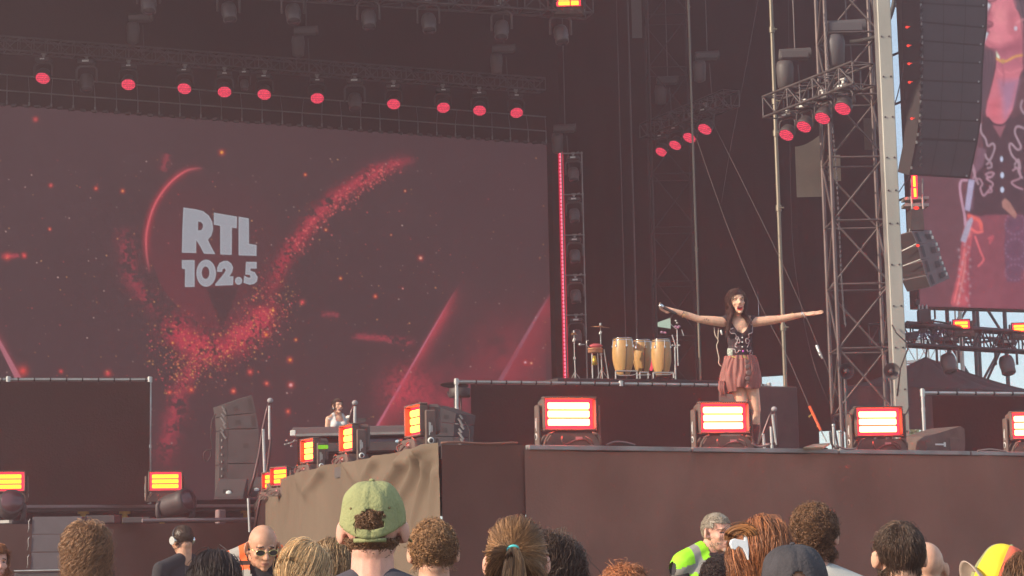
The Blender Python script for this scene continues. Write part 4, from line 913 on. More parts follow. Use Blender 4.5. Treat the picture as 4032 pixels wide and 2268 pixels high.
stack(lambda x, y: P(x, y, 37.8), False, 'ground stacked speakers on the left of the stage behind the handrails')
stack(lambda x, y: P(1796 - (x - 888) * .97 - 0, 1592 + (y - 1556) * .95 + (0) , 33.0) , True, 'ground stacked speakers half hidden behind the nearest slanting edge strobe', .9)
def wedge(px, lab, Y):
    """floor monitor: front quad photo px tl tr br bl"""
    A, B, C, D = [P(x, y, Y + (.3 if k < 2 else 0)) for k, (x, y) in enumerate(px)]; rt = empty('floor_monitor', D, label=lab, cat='floor monitor', group='floor monitors'); b = MB()
    A2 = A + Vector((0, .12, 0)); B2 = B + Vector((0, .12, 0)); C2 = C + Vector((0, .55, 0)); D2 = D + Vector((0, .55, 0))
    b.add([A, B, C, D, A2, B2, C2, D2], [(0, 3, 2, 1), (4, 5, 6, 7), (0, 1, 5, 4), (1, 2, 6, 5), (2, 3, 7, 6), (3, 0, 4, 7)]); under(b.build('cabinet', M_spk, rt), rt)
    n_ = (B - A).cross(D - A).normalized(); n_ = n_ if n_.y < 0 else -n_
    def ip(u, v): return A.lerp(B, u).lerp(D.lerp(C, u), v) + n_ * .012
    b = MB(); b.add([ip(.02, .04), ip(.98, .04), ip(.97, .92), ip(.03, .92)], [(0, 3, 2, 1)]); under(b.build('grille', M_grille, rt), rt)
    b = MB(); c_ = ip(.46, .72); b.ell(c_, (.055, .015, .05), nu=12, nv=8); under(b.build('badge', mat('badge_white', (.8, .85, .82), .4), rt), rt)
    b = MB(); b.box(c_ + n_ * .0 + Vector((-.035, .0, 0)), (.13, .012, .13), None); under(b.build('badge_plate', M_cable, rt), rt)
wedge([(862, 1887), (974, 1885), (958, 1963), (842, 1966)], 'grey floor monitor at the foot of the left speaker stack', 36.4)
wedge([(992, 1880), (1050, 1878), (1036, 1950), (982, 1955)], 'second floor monitor half hidden behind the handrails', 36.9)
# dusty monitor on the right stage edge
b = MB(); q = edge_at(3660, .34)
rt = empty('stage_monitor', (q.x, q.y, ZS), label='dusty tan floor monitor on the stage edge right of the tower strobe', cat='floor monitor', rz=angR)
b.prism([(-.30, 0), (.30, 0), (.32, .10), (.32, .27), (.26, .30), (-.24, .185), (-.30, .13)], .46, (0, 0, 0), (1, 0, 0), (0, 0, 1)); b.build('cabinet', M_dusty, rt)
b = MB(); b.box((.155, -.235, .085), (.19, .02, .165), None, .02); b.build('side_handle', M_dusty, rt)
b = MB(); b.box((-.09, -.232, .09), (.14, .006, .018)); b.box((-.01, -.233, .09), (.03, .006, .05)); b.build('logo_plate', M_white, rt)
# front fill stack below the left ledge
rt = empty('front_fill_stack', P(215, 2245, 30.0), label='stack of three wide grey front fill speakers below the left stage', cat='speaker stack')
for i, (y0, y1) in enumerate([(2035, 2102), (2105, 2172), (2176, 2242)]):
    A = P(128 - i * 2, y0, 30); B = P(322, y0 - 2, 30); C = P(322, y1, 30); D = P(124 - i * 2, y1, 30); b = MB(); hexa(b, A, B, C, D, Vector((-.03, .5, 0))); c_ = under(b.build('cabinet', mat('speaker_bluegrey', (.10, .088, .10), .75, var=.1, bump=.2, bscale=90), rt), rt)
    b = MB(); b.tube([A + Vector((-.03, -.02, -.03)), A + Vector((-.05, -.02, -.07)), A + Vector((-.045, -.02, -.17)), D + Vector((-.05, -.02, .02))], .009, 5); o = b.build('side_rigging', M_dsteel, c_)
A = P(60, 2248, 30); B = P(420, 2240, 30); b = MB(); b.box(((A.x + B.x) / 2, 30.3, A.z / 2 - .02), (B.x - A.x, .7, A.z - .02), None, .01); under(b.build('subwoofer', M_spk, rt), rt)
b = MB(); b.cyl((A.x, 29.93, A.z), (B.x, 29.93, A.z), .014, n=6); under(b.build('edge_strip', M_steel, rt), rt)
for x0, x1, y0, y1, lab in [(330, 450, 2030, 2062, 'flat grey box on the lower ledge beside the speaker stack'), (478, 588, 2037, 2062, 'flat dark box with two small white lights on the lower ledge')]:
    A = P(x0, y0, 34.6); C = P(x1, y1, 34.6); b = MB(); b.box(((A.x + C.x) / 2, 34.9, (A.z + ZL) / 2), (C.x - A.x, .5, A.z - ZL), None, .015); b.box((C.x - .12, 34.64, ZL + .03), (.02, .012, .015)); b.box((C.x - .07, 34.64, ZL + .03), (.02, .012, .015)); tag(b.build('equipment_case', M_spk), lab, 'case')

# ================================================================== PERCUSSION AND KEYBOARD
M_wood = mat('conga_ash', (.55, .31, .115), .38, 0, var=.16, vscale=2.2, stretch=(6, 6, .6))
M_skin2 = mat('conga_hide', (.62, .55, .42), .6)
YC = 38.6
def conga(x, yt, yb, wt, wb, Y, lab, tilt=0):
    s = mpp(Y); base = P(x, yb, Y); H = (yb - yt) * s; rt = empty('conga_drum', base, label=lab, cat='drum', group='wooden conga drums'); rt.rotation_euler = (0, tilt, .4)
    rtp, rb, rl = wt * s / 2, wb * s / 2, wt * s * .36; b = MB()
    prof = [(rl * .95, 0), (rl, .02)] + [(rl + (rb - rl) * math.sin(math.pi / 2 * min(1, t / .55)) if t < .55 else rtp + (rb - rtp) * math.cos(math.pi / 2 * (t - .55) / .45), H * t) for t in [k / 12 for k in range(1, 13)]]
    b.lathe(prof, (0, 0, 0), (0, 0, 1), 28); b.build('shell', M_wood, rt)
    b = MB(); b.lathe([(rtp * 1.02, H - .055), (rtp * 1.07, H - .05), (rtp * 1.07, H - .035), (rtp * 1.02, H - .03)], (0, 0, 0), (0, 0, 1), 28); b.tube([(rtp * 1.03 * math.cos(a / 28 * 2 * math.pi), rtp * 1.03 * math.sin(a / 28 * 2 * math.pi), H - .004) for a in range(28)], .011, 6, closed=True); b.build('rim', M_chrome, rt)
    b = MB(); b.lathe([(.001, 0), (rtp, 0), (rtp, .012), (.001, .014)], (0, 0, H - .01), (0, 0, 1), 28); b.build('drum_head', M_skin2, rt)
    for k in range(6):
        a = k * math.pi / 3 + .45; u = Vector((math.cos(a), math.sin(a), 0)); b = MB(); b.cyl(u * rtp * 1.08 + Vector((0, 0, H - .02)), u * (rtp + rb) / 2 * 1.04 + Vector((0, 0, H - .16)), .007, n=5); b.box(u * (rtp * .45 + rb * .58) + Vector((0, 0, H - .155)), (.035, .035, .05), Matrix.Rotation(a, 3, 'Z'), .006); b.build('tuning_lug', M_chrome, rt)
    b = MB(); b.tube([(-.03 + rb * .0, -(rl + (rb - rl) * .3) * 1.03, .09), (-.04, -(rb * .93), H * .22), (-.035, -rb * 1.01, H * .5), (-.02, -rb * .97, H * .80)], .006, 4); b.box((-.05, -rl * 1.12, .06), (.03, .02, .09)); b.build('microphone_lead', M_cable, rt)
    return base, H
conga(2490, 1337, 1462, 0, 0, YC, '') if False else None
conga(2455, 1331, 1478, 70, 86, YC - .2, 'leftmost and tallest of the three wooden conga drums')
conga(2530, 1338, 1474, 64, 74, YC + .35, 'middle, smallest conga drum standing a little behind the others')
conga(2606, 1336, 1480, 66, 80, YC - .2, 'rightmost of the three wooden conga drums')
for x0, x1, y, lab in [(2424, 2508, 1461, 'silver stand under the leftmost conga drum'), (2520, 2552, 1466, 'silver stand under the middle conga drum'), (2572, 2652, 1467, 'silver stand under the rightmost conga drum')]:
    b = MB(); Y = YC - .42; 
    b.cyl(P(x0, y, Y), P(x1, y, Y), .016, n=8); a = P(x0, y, Y); c_ = P(x1, y, Y)
    for p in (a, c_): b.cyl(p, (p.x, p.y, ZR), .013, n=6); b.cyl(p, (p.x, p.y + .4, ZR + .02), .012, n=6)
    m_ = (a + c_) / 2; b.cyl((m_.x - .12, m_.y, ZR + .07), (m_.x + .12, m_.y, ZR + .07), .012, n=6); b.cyl((m_.x - .12, m_.y, ZR + .07), (a.x, a.y, ZR + .1), .01, n=5); b.cyl((m_.x + .12, m_.y, ZR + .07), (c_.x, c_.y, ZR + .1), .01, n=5)
    tag(b.build('conga_stand', M_steel), lab, 'stand')
def cymstand(x, yc, Y, rad, lab, tilt=.1, m=None, legs=True):
    q = P(x, yc, Y); rt = empty('cymbal_stand', (q.x, q.y, ZR), label=lab, cat='cymbal', group='cymbals on stands'); z_ = q.z - ZR
    b = MB(); b.lathe([(.001, .03), (.035, .028), (.05, .01), (rad * .6, .004), (rad, -.008), (rad * .6, -.002), (.04, .002), (.001, .01)], (0, 0, z_), (tilt, -.1, 1), 28); b.build('cymbal', mat('bronze', (.42, .20, .09), .35, .7), rt)
    b = MB(); b.cyl((0, 0, z_ * .45), (0, 0, z_ + .07), .009, n=6); b.cyl((.015, 0, .02), (.0, 0, z_ * .55), .014, n=6); b.cyl((0, 0, z_ + .03), (0, 0, z_ + .075), .02, n=8)
    b.box((0, -.01, z_ - .12), (.05, .04, .08), Matrix.Rotation(.4, 3, 'Y'), .01); b.box((0, -.01, z_ * .5), (.05, .04, .06), None, .01)
    if legs:
        for k in range(3): b.cyl((0, 0, z_ * .22), (.16 * math.cos(k * 2.1 + .3), .16 * math.sin(k * 2.1 + .3), 0), .009, n=5)
    b.build('stand', M_steel, rt)
cymstand(2364, 1287, YC, .20, 'larger bronze cymbal on a stand left of the congas')
cymstand(2260, 1316, YC + .2, .09, 'small splash cymbal on a stand beside the red LED strip')
b = MB(); q = P(2343, 1376, YC - .2); rt = empty('timbale', (q.x, q.y, ZR), label='small snare drum on a stand left of the congas with a brass bell', cat='drum'); z_ = q.z - ZR
b.lathe([(.14, -.06), (.145, -.055), (.14, .0), (.148, .0), (.148, .02), (.14, .022)], (0, 0, z_), (0, 0, 1), 22); b.build('shell', mat('orange_drum', (.55, .26, .14), .4), rt)
b = MB(); b.lathe([(.03, .09), (.055, -.09)], (-.02, -.08, z_ - .22), (0, 0, 1), 10); b.build('bell', mat('brass_bell', (.62, .42, .05), .35, .6), rt)
b = MB(); b.cyl((-.06, 0, z_ - .06), (-.06, 0, 0), .016, n=6); b.cyl((.05, .05, z_ - .06), (.06, .05, 0), .012, n=6); b.cyl((.17, 0, z_), (.25, 0, .0), .013, n=6); b.tube([(-.10, 0, z_ + .02), (-.16, 0, z_ + .08), (-.16, 0, z_ + .17), (-.12, 0, z_ + .18)], .011, 5); b.cyl((-.2, 0, z_ + .1), (-.28, -.02, z_ + .1), .01, n=5); b.ell((-.29, -.02, z_ + .1), (.03, .03, .03)); b.build('stand', M_steel, rt)
b = MB(); b.ell((.02, 0, z_ + .07), (.13, .08, .045)); b.build('red_pad', mat('red_pad', (.5, .08, .10), .6), rt)
# hanging bell plate, percussion stands
pts = [(2590, 1269), (2640, 1253), (2640, 1295), (2590, 1286)]; c_ = P(2618, 1276, YC - .3); s = mpp(YC)
rt = empty('percussion_tree', (P(2657, 1400, YC - .3).x, YC - .3, ZR), label='percussion stand with a mint cowbell block right of the congas', cat='percussion'); ofs = Vector(rt.location)
b = MB(); b.prism([((x - 2618) * s, -(y - 1276) * s) for x, y in pts], .04, c_ - ofs); b.build('bell_block', mat('mint_plastic', (.42, .60, .52), .4), rt)
b = MB(); b.prism([((x - 2618) * s * 1.06, -(y - 1276) * s * 1.25) for x, y in pts], .04, c_ - ofs + Vector((.008, .045, 0))); b.build('bell_back', M_cable, rt)
b = MB()
for (xa, ya_, xb, yb_, r_) in [(2657, 1366, 2660, 1494, .018), (2666, 1300, 2668, 1380, .012), (2646, 1318, 2662, 1370, .012), (2640, 1276, 2668, 1300, .009), (2668, 1380, 2670, 1440, .012), (2650, 1360, 2676, 1360, .01), (2684, 1298, 2692, 1322, .012)]:
    b.cyl(P(xa, ya_, YC - .3) - ofs, P(xb, yb_, YC - .3) - ofs, r_, n=6)
for (x, y) in ((2661, 1263), (2666, 1272), (2674, 1360), (2648, 1360)): b.ell(P(x, y, YC - .3) - ofs, (.022, .022, .022))
b.build('pole', M_steel, rt)
b = MB()
for (x, y) in ((2668, 1290), (2661, 1286), (2673, 1286), (2606, 1308), (2618, 1310)): b.ell(P(x, y, YC - .3) - ofs, (.03, .03, .025))
b.build('shaker', mat('lilac_shaker', (.42, .22, .34), .5), rt)
b = MB(); q = P(2566, 1436, YC + .6); b.lathe([(.025, -.12), (.045, 0), (.02, .14)], q, (.15, 0, 1), 10); tag(b.build('rear_lamp', emit('pink_lamp', (1, .08, .12), .9)), 'small pink light glowing between the middle and right conga drums', 'lamp')
# drummer's cymbal and tom above the left end of the fence
q = P(1790, 1545, 38.8); rt = empty('drum_kit', (q.x, q.y, ZS), label='dark cymbal and tom showing behind the left end of the long fence', cat='drum kit'); z_ = q.z - ZS
b = MB(); b.lathe([(.001, .04), (.05, .035), (.28, .0), (.001, .0)], (0, 0, P(1788, 1517, 38.8).z - ZS), (.05, .15, 1), 24); b.build('cymbal', M_casing, rt)
b = MB(); b.lathe([(.20, -.1), (.21, -.09), (.21, .07), (.2, .08)], (.1, 0, z_), (0, 0, 1), 22); b.build('tom', M_casing, rt)
b = MB(); b.cyl((0, 0, 0), (0, 0, z_ + .1), .02, n=6); b.cyl((.12, 0, 0), (.12, 0, z_), .018, n=6); b.cyl((-.14, 0, z_ + .02), (-.1, 0, z_ - .08), .02, n=5); b.build('stand', M_truss, rt)
# keyboard rig
Yk = 34.6; rt = empty('keyboard_rig', P(1380, 1850, Yk), label='long dark keyboard desk in front of the singing keyboard player', cat='keyboard'); ofs = Vector(rt.location)
def kb(x0, y0, x1, y1, dY, dep, m, name, bev=.01):
    A = P(x0, y0, Yk + dY); C = P(x1, y1, Yk + dY); b = MB(); b.box((A + C) / 2 - ofs + Vector((0, dep / 2, 0)), (C.x - A.x, dep, A.z - C.z), None, bev); return b.build(name, m, rt)
M_kb = mat('keyboard_grey', (.13, .10, .105), .55)
kb(1150, 1683, 1600, 1707, 0, .35, M_kb, 'upper_keyboard', .02); kb(1142, 1694, 1164, 1716, -.01, .1, M_white, 'corner_clip'); kb(1160, 1708, 1602, 1711, -.01, .3, M_dsteel, 'front_edge')
kb(1190, 1745, 1610, 1775, .05, .35, M_casing, 'lower_keyboard', .02); kb(1455, 1728, 1585, 1748, .1, .2, mat('bluish_case', (.09, .085, .12), .5), 'sound_module'); kb(1170, 1712, 1600, 1950, .35, .05, M_drape, 'front_cloth')
b = MB(); b.ell(P(1568, 1738, Yk - .05) - ofs, (.055, .03, .03)); b.build('blue_lamp', mat('pale_blue_cap', (.35, .5, .62), .5), rt)
b = MB(); 
for (x, y) in ((1124, 1750), (1140, 1746), (1130, 1735), (1148, 1757), (1160, 1735)): b.ell(P(x, y, Yk) - ofs, (.025, .02, .02))
b.cyl(P(1118, 1752, Yk) - ofs, P(1170, 1735, Yk) - ofs, .012, n=5); b.build('side_hardware', M_dsteel, rt)
b = MB(); b.cyl(P(1405, 1648, Yk) - ofs, P(1445, 1648, Yk) - ofs, .01, n=5); b.box(P(1424, 1657, Yk) - ofs, (.15, .02, .06)); b.build('music_tray', M_casing, rt)

# ================================================================== HANDRAILS
def handrail(name, posts, rails, balls, lab, Yf):
    q = P(posts[0][0], posts[0][1], Yf(posts[0][0])); rt = empty(name, q, label=lab, cat='handrail', group='stair handrails'); ofs = Vector(rt.location)
    for x0, y0, x1, y1 in posts: b = MB(); b.cyl(P(x0, y0, Yf(x0)) - ofs, P(x1, y1, Yf(x0)) - ofs, .024 * Yf(x0) / 30, n=10); b.build('post', M_steel, rt)
    for pts in rails: b = MB(); b.tube([P(x, y, Yf(x)) - ofs for x, y in pts], .022 * Yf(pts[0][0]) / 30, 8); b.build('rail', mat('rail_dark', (.11, .055, .055), .35, .3), rt)
    for x, y in balls: b = MB(); b.ell(P(x, y, Yf(x)) - ofs, (.045 * Yf(x) / 30, .045, .04 * Yf(x) / 30)); b.build('end_ball', mat('ball_grey', (.36, .33, .34), .7), rt)
handrail('stair_handrail', [(1061, 1598, 1062, 1730), (1036, 1690, 1046, 1965), (978, 1962, 984, 2095)], [[(1062, 1582), (1050, 1620), (1036, 1685), (1020, 1790), (1000, 1880), (978, 1950)], [(1066, 1590), (1066, 1740), (1052, 1850), (1020, 1990), (1000, 2100)]], [(1064, 1577)], 'silver and dark stair handrail at the left tip of the slanting stage edge', lambda x: 30.5)
handrail('stair_handrail', [(1397, 1600, 1397, 1700)], [[(1395, 1590), (1383, 1625), (1378, 1665)]], [(1397, 1586)], 'single handrail post with a grey ball end beside the keyboard player', lambda x: 33.5)
handrail('stair_handrail', [(3041, 1632, 3057, 1752), (3004, 1708, 3010, 1765), (3036, 1680, 3040, 1765)], [[(3046, 1616), (3030, 1640), (3006, 1705), (2988, 1752)], [(3048, 1625), (3052, 1640), (3055, 1700), (3062, 1760)], [(3008, 1752), (3050, 1746), (3063, 1756)]], [(3048, 1611)], 'handrail with a grey ball end right of the singer at the stage edge', lambda x: 22.6)

# ================================================================== SIDE VIDEO SCREEN WITH THE SINGER'S CLOSE-UP
YS = 41.0; s0 = P(3622, 1206, YS); s1 = G(4032, 1217, s0.z); sdd = (s1 - s0).normalized(); s1x = s0 + sdd * ((s1 - s0).length * 1.9)
def side_content(X, Y):
    C = np.zeros(X.shape + (3,)) + lin((98, 62, 70)); C = C * (1 - .12 * np.clip((800 - Y) / 500, 0, 1))[..., None] * (.92 + .16 * fbm(X / 200, Y / 200, 3, 3))[..., None]
    C = over(C, np.clip((Y - 900) / 400, 0, 1) * .35, (125, 62, 75))
    def P5(pts): return [(3600 + .483 * x, .483 * y) for x, y in pts]       # from a close view of the upper part
    def P6(pts): return [(3500 + .414 * x, 650 + .414 * y) for x, y in pts]  # from a close view of the lower part
    def fill(poly, c, soft=4, a=1.0, tex=0.0, ts=14):
        nonlocal C
        D = sdist(X, Y, poly); al = np.clip(.5 - D / soft, 0, 1) * a
        if tex: al = al * np.clip(1 - tex + tex * 2 * fbm(X / ts, Y / ts, 3, 8), 0, 1)
        C = over(C, al, c)
    def line(pts, w, c, a=1.0, soft=2.0, sm=True):
        nonlocal C
        d_, t_ = ldist(X, Y, catmull(pts, 6) if sm else pts); C = over(C, np.clip((w - d_) / soft + .5, 0, 1) * a, c)
    # skirt and scarf
    fill(P6([(760, 440), (1290, 420), (1700, 460), (1800, 1420), (1000, 1420), (640, 1380), (700, 900)]), (122, 62, 76), 14)
    fill(P6([(860, 500), (1120, 480), (1110, 900), (1080, 1400), (790, 1400), (790, 800)]), (128, 66, 78), 20, .9, .3)
    fill(P6([(1110, 500), (1285, 480), (1300, 700), (1300, 930), (1240, 1110), (1120, 1110), (1105, 960), (1095, 760)]), (96, 62, 84), 8, .95, .3, 6)
    for cy in (560, 800, 1020):
        for k in range(16):
            a = k / 16 * 2 * math.pi; x = 1200 + 95 * math.cos(a); y = cy + (100 if cy < 900 else 75) * math.sin(a); q = P6([(x, y)])[0]; C = over(C, np.exp(-((X - q[0]) ** 2 + (Y - q[1]) ** 2) / 9) * .7, (165, 130, 160))
    fill(P6([(750, 480), (860, 490), (890, 560), (880, 640), (800, 660), (760, 900), (765, 1350), (700, 1345), (600, 1340), (585, 1310), (650, 1050), (680, 850), (700, 640)]), (178, 78, 88), 6, .95, .45, 12)
    line(P6([(770, 620), (740, 850), (700, 1100), (650, 1330)]), 4, (205, 120, 120), .8); line(P6([(720, 800), (690, 1000), (620, 1300)]), 4, (222, 110, 112), .8); line(P6([(760, 700), (745, 900), (750, 1330)]), 5, (150, 52, 70), .7)
    for k in range(26):
        q = P6([(690 + 55 * math.sin(k * 2.3) + 30, 760 + k * 23)])[0]; C = over(C, np.exp(-((X - q[0]) ** 2 + (Y - q[1]) ** 2) / 22) * .6, (190, 160, 170))
    line(P6([(820, 680), (870, 820), (900, 900), (850, 960)]), 4, (212, 96, 104), .9); line(P6([(760, 590), (840, 640), (890, 630)]), 5, (228, 105, 105), .9); line(P6([(760, 480), (860, 530), (880, 600)]), 7, (225, 100, 92), .9)
    line(P6([(950, 700), (990, 680), (960, 740)]), 5, (190, 80, 92), .7)
    # vest
    fill(P6([(800, 0), (1400, 0), (1500, 300), (1420, 420), (1300, 500), (1100, 310), (1020, 420), (880, 490), (760, 450), (790, 200)]), (62, 44, 54), 6)
    fill(P5([(520, 1240), (640, 1100), (470, 1449), (440, 1500), (460, 1700), (520, 1750)]), (105, 72, 88), 6, .8, .3)
    fill(P5([(560, 940), (600, 940), (640, 1000), (700, 1130), (760, 1000), (900, 900), (1050, 900), (1050, 1750), (480, 1750), (500, 1400), (520, 1250), (560, 1200), (545, 1050)]), (66, 44, 52), 5)
    fill(P5([(520, 1200), (590, 1220), (560, 1350), (470, 1449), (500, 1300)]), (120, 86, 102), 8, .8, .4)
    # hair behind
    fill(P5([(560, 380), (680, 420), (670, 560), (600, 780), (570, 950), (540, 900), (545, 600)]), (78, 58, 68), 10)
    fill(P5([(780, 0), (1100, -60), (1100, 700), (880, 620), (900, 300), (850, 120)]), (72, 58, 68), 10)
    # face, neck, chest
    fill(P5([(596, -80), (596, 0), (640, 30), (596, 170), (600, 190), (640, 185), (632, 215), (600, 240), (625, 262), (580, 300), (575, 360), (610, 385), (680, 395), (665, 560), (635, 690), (580, 900), (590, 950), (650, 1010), (735, 1010), (800, 900), (830, 760), (858, 620), (885, 560), (890, 200), (860, 120), (820, 60), (780, -80)]), (196, 106, 120), 5)
    fill(P5([(640, -60), (780, -60), (820, 60), (840, 180), (800, 320), (700, 390), (600, 360), (620, 200)]), (212, 122, 134), 45, .85)
    fill(P5([(660, 400), (880, 330), (890, 560), (690, 560)]), (170, 92, 110), 30, .8)
    fill(P5([(690, 660), (850, 650), (800, 860), (740, 960), (720, 820)]), (150, 118, 150), 30, .75); fill(P5([(600, 830), (690, 800), (690, 1000), (610, 950)]), (206, 98, 112), 30, .7)
    fill(P5([(596, 20), (625, 40), (600, 90)]), (188, 196, 205), 5); fill(P5([(570, 250), (605, 270), (575, 345)]), (180, 195, 205), 5); fill(P5([(668, 412), (700, 470), (690, 480), (668, 460)]), (205, 215, 190), 4)
    line(P5([(600, 170), (640, 190), (628, 212), (600, 222)]), 4, (120, 44, 66), .8); line(P5([(600, 10), (650, 8), (672, -8)]), 3, (70, 40, 50), .8); line(P5([(830, 190), (870, 165), (890, 160)]), 5, (220, 140, 145), .8)
    fill(P5(ell_poly(845, 60, 14, 22)), (90, 80, 92), 4); fill(P5(ell_poly(826, 232, 14, 18)), (205, 205, 220), 4)
    line(P5([(672, 478), (715, 502), (760, 494), (820, 462), (880, 450)]), 4.5, (210, 150, 80)); fill(P5(ell_poly(722, 500, 16, 20)), (190, 140, 80), 3)
    fill(P5([(640, 1020), (740, 1020), (700, 1120)]), (140, 84, 96), 6); line(P5([(600, 960), (650, 1010), (720, 1018), (790, 960)]), 4, (60, 40, 52))
    fill(P5([(585, 335), (700, 385), (860, 320), (885, 410), (690, 425), (640, 400)]), (140, 66, 84), 26, .55); fill(P5([(780, 60), (840, 150), (820, 300), (780, 260), (760, 140)]), (160, 78, 94), 30, .5)
    fill(P5([(660, 60), (740, 90), (730, 190), (660, 180)]), (232, 146, 150), 34, .55); fill(P5([(600, 60), (640, 110), (634, 160), (604, 150)]), (160, 76, 92), 12, .5); fill(P5([(640, 255), (700, 290), (690, 340), (620, 320)]), (224, 136, 142), 26, .5)
    line(P5([(715, 520), (730, 620), (726, 700)]), 3, (150, 76, 94), .6, 6); line(P5([(880, 560), (800, 590), (740, 585)]), 3, (226, 140, 148), .5, 6); line(P5([(680, 560), (700, 600), (722, 610)]), 3, (226, 140, 148), .5, 6)
    for k in range(14): line(P5([(800 + k * 16, -60), (850 + k * 13, 60), (880 + k * 14, 260 + k * 20), (885 + k * 15, 520)]), 2.2, (104, 80, 88) if k % 2 else (56, 44, 54), .6, 3)
    for k in range(7): line(P5([(570 + k * 16, 400 + k * 8), (585 + k * 11, 560), (560 + k * 7, 760), (545 + k * 6, 900)]), 2.2, (104, 80, 88) if k % 2 else (58, 44, 54), .55, 3)
    # embroidery
    for pts in ([(540, 1010), (545, 1080), (580, 1130), (600, 1190), (640, 1170), (655, 1210), (620, 1300), (590, 1290), (580, 1260)], [(590, 1340), (620, 1320), (630, 1360), (600, 1370)], [(880, 820), (868, 870), (890, 920), (910, 930)],
                [(900, 1050), (840, 1030), (820, 1080), (850, 1150), (870, 1200), (840, 1220), (790, 1170), (775, 1200), (800, 1270), (850, 1330), (850, 1400), (880, 1450)], [(820, 1340), (850, 1300), (862, 1380), (820, 1360)], [(480, 1380), (500, 1449), (520, 1500)]):
        line(P5(pts), 4, (166, 138, 150), .9)
    for pts in ([(820, 150), (860, 130), (890, 180), (870, 220), (900, 290), (940, 250), (990, 180), (930, 130), (960, 110)], [(920, 90), (960, 70), (1000, 80), (960, 120), (920, 90)], [(1180, 50), (1230, 30), (1250, 120), (1170, 160), (1200, 200), (1270, 230)], [(800, 0), (820, 80), (800, 130)], [(960, 200), (980, 250), (940, 260)]):
        line(P6(pts), 3.6, (172, 130, 145), .9)
    for x, y in ((712, 1297), (716, 1430)):
        fill(P5(ell_poly(x, y, 12, 22)), (190, 200, 225), 3)
    for x, y in ((1078, 95), (1078, 235)): fill(P6(ell_poly(x, y, 17, 27)), (190, 200, 225), 3)
    fill(P6([(1105, 315), (1150, 350), (1220, 470), (1200, 510), (1080, 400), (1075, 350)]), (160, 112, 104), 4); fill(P6([(760, 135), (815, 145), (770, 440), (720, 425)]), (168, 160, 190), 4); fill(P6([(740, 540), (790, 490), (800, 530), (730, 740), (680, 720)]), (165, 158, 180), 5)
    line(P6([(740, 145), (690, 150), (675, 220), (700, 380), (720, 480), (725, 570)]), 5, (186, 140, 160), .95)
    m_ = (.80 + .40 * fbm(X / 26, Y / 26, 4, 31)) * (.93 + .14 * fbm(X / 5, Y / 5, 2, 17)); C = C * m_[..., None] * (.97 + .05 * np.sin(Y * 1.9))[..., None]
    for _ in range(4):
        C[1:-1, 1:-1] = C[1:-1, 1:-1] * .4 + .15 * (C[2:, 1:-1] + C[:-2, 1:-1] + C[1:-1, 2:] + C[1:-1, :-2])
    return C
sw = empty('side_screen', (s0.x, s0.y, s0.z), label='side video screen showing a magnified view of the singer', cat='video screen')
ztop = P(3622, -500, YS).z
def side_wrap(X, Y): return side_content(X, Y)
screen_mesh('led_panel', s0, s1x, ztop, s0.z, 420, 760, side_wrap, sw, scale=.90)
b = MB(); nn = Vector((-sdd.y, sdd.x, 0)); c_ = (s0 + s1x) / 2 + nn * .2; hh = ztop - s0.z; Ms = Matrix.Rotation(math.atan2(sdd.y, sdd.x), 3, 'Z')
b.box((c_.x, c_.y, s0.z + hh / 2), ((s1x - s0).length + .04, .3, hh + .06), Ms); under(b.build('frame', M_casing, sw), sw)
b = MB(); b.box(P(3611, 1192, YS + .1), (.12, .2, .14), None, .02); under(b.build('corner_bracket', M_casing, sw), sw)
# diagonals of the scaffold between column and array
rt = empty('scaffold_strut', P(3600, 900, 42), label='dark scaffold ledgers bridging the strip of sky beside the column', cat='scaffold')
for (x0, y0, x1, y1) in [(3505, 222, 3590, 185), (3508, 418, 3600, 378), (3525, 25, 3560, 8), (3530, 793, 3600, 765)]:
    b = MB(); b.cyl(P(x0, y0, 42) , P(x1 , y1, 42), .028, n=6); under(b.build('ledger', mat('dark_blue_steel', (.05, .055, .065), .5, .4), rt), rt)
b = MB(); b.cyl(P(3598, -40, 42), P(3612, 1190, 42), .028, n=6); under(b.build('upright', M_truss, rt), rt)
cable([(3560, 250, 40), (3535, 370, 39), (3508, 450, 38), (3488, 520, 37)], .011, M_cable, 'stay_wire', 'thin stay wire crossing the strip of sky near the top', 'wire', 5)
cable([(3580, 695, 40), (3530, 770, 38), (3500, 820, 36), (3480, 870, 34)], .011, M_cable, 'stay_wire', 'thin stay wire crossing the sky below the big speaker column', 'wire', 5)
cable([(3582, 900, 33.5), (3578, 960, 33.5)], .012, M_dsteel, 'lift_wire', 'short lifting wire left of the hanging frame of the small cluster', 'wire', 5)
# truss with strobes under the side screen, tower behind, tent
M_dk = mat('silhouette_steel', (.055, .055, .06), .5, .4)
fa = P(3562, 1288, 38.5); fz = fa.z; fb = G(4032, 1318, fz); fd = (fb - fa).normalized(); fh_ = P(3562, 1275, 38.5).z - P(3562, 1352, 38.5).z
ftr = truss('lighting_truss', fa - fd * .8 + Vector((0, 0, -fh_ * .42)), fb + fd * 2 + Vector((0, 0, -fh_ * .42)), .34, fh_, .032, .28, M_dk, 'dark truss with two amber strobes below the side screen', brace_r=.016)
b = MB(); Lf = (fb - fa).length
b.cyl(Vector((0, -.25, .02)) + fd * 0 + Vector((0, 0, fh_ * 0)), fd * (Lf + 2), .055, n=8)
o = b.build('equipment_rail', M_dk, ftr); o.location = fa - ftr.location + Vector((0, 0, .02))
def yl(px):
    d_ = ray(px, 1300); t_ = (fa.x * fd.y - fa.y * fd.x) / (d_.x * fd.y - d_.y * fd.x); return d_.y * t_
str3 = make_strobe(M_baro, nb=2, w=.42, h=.25); index_kids()
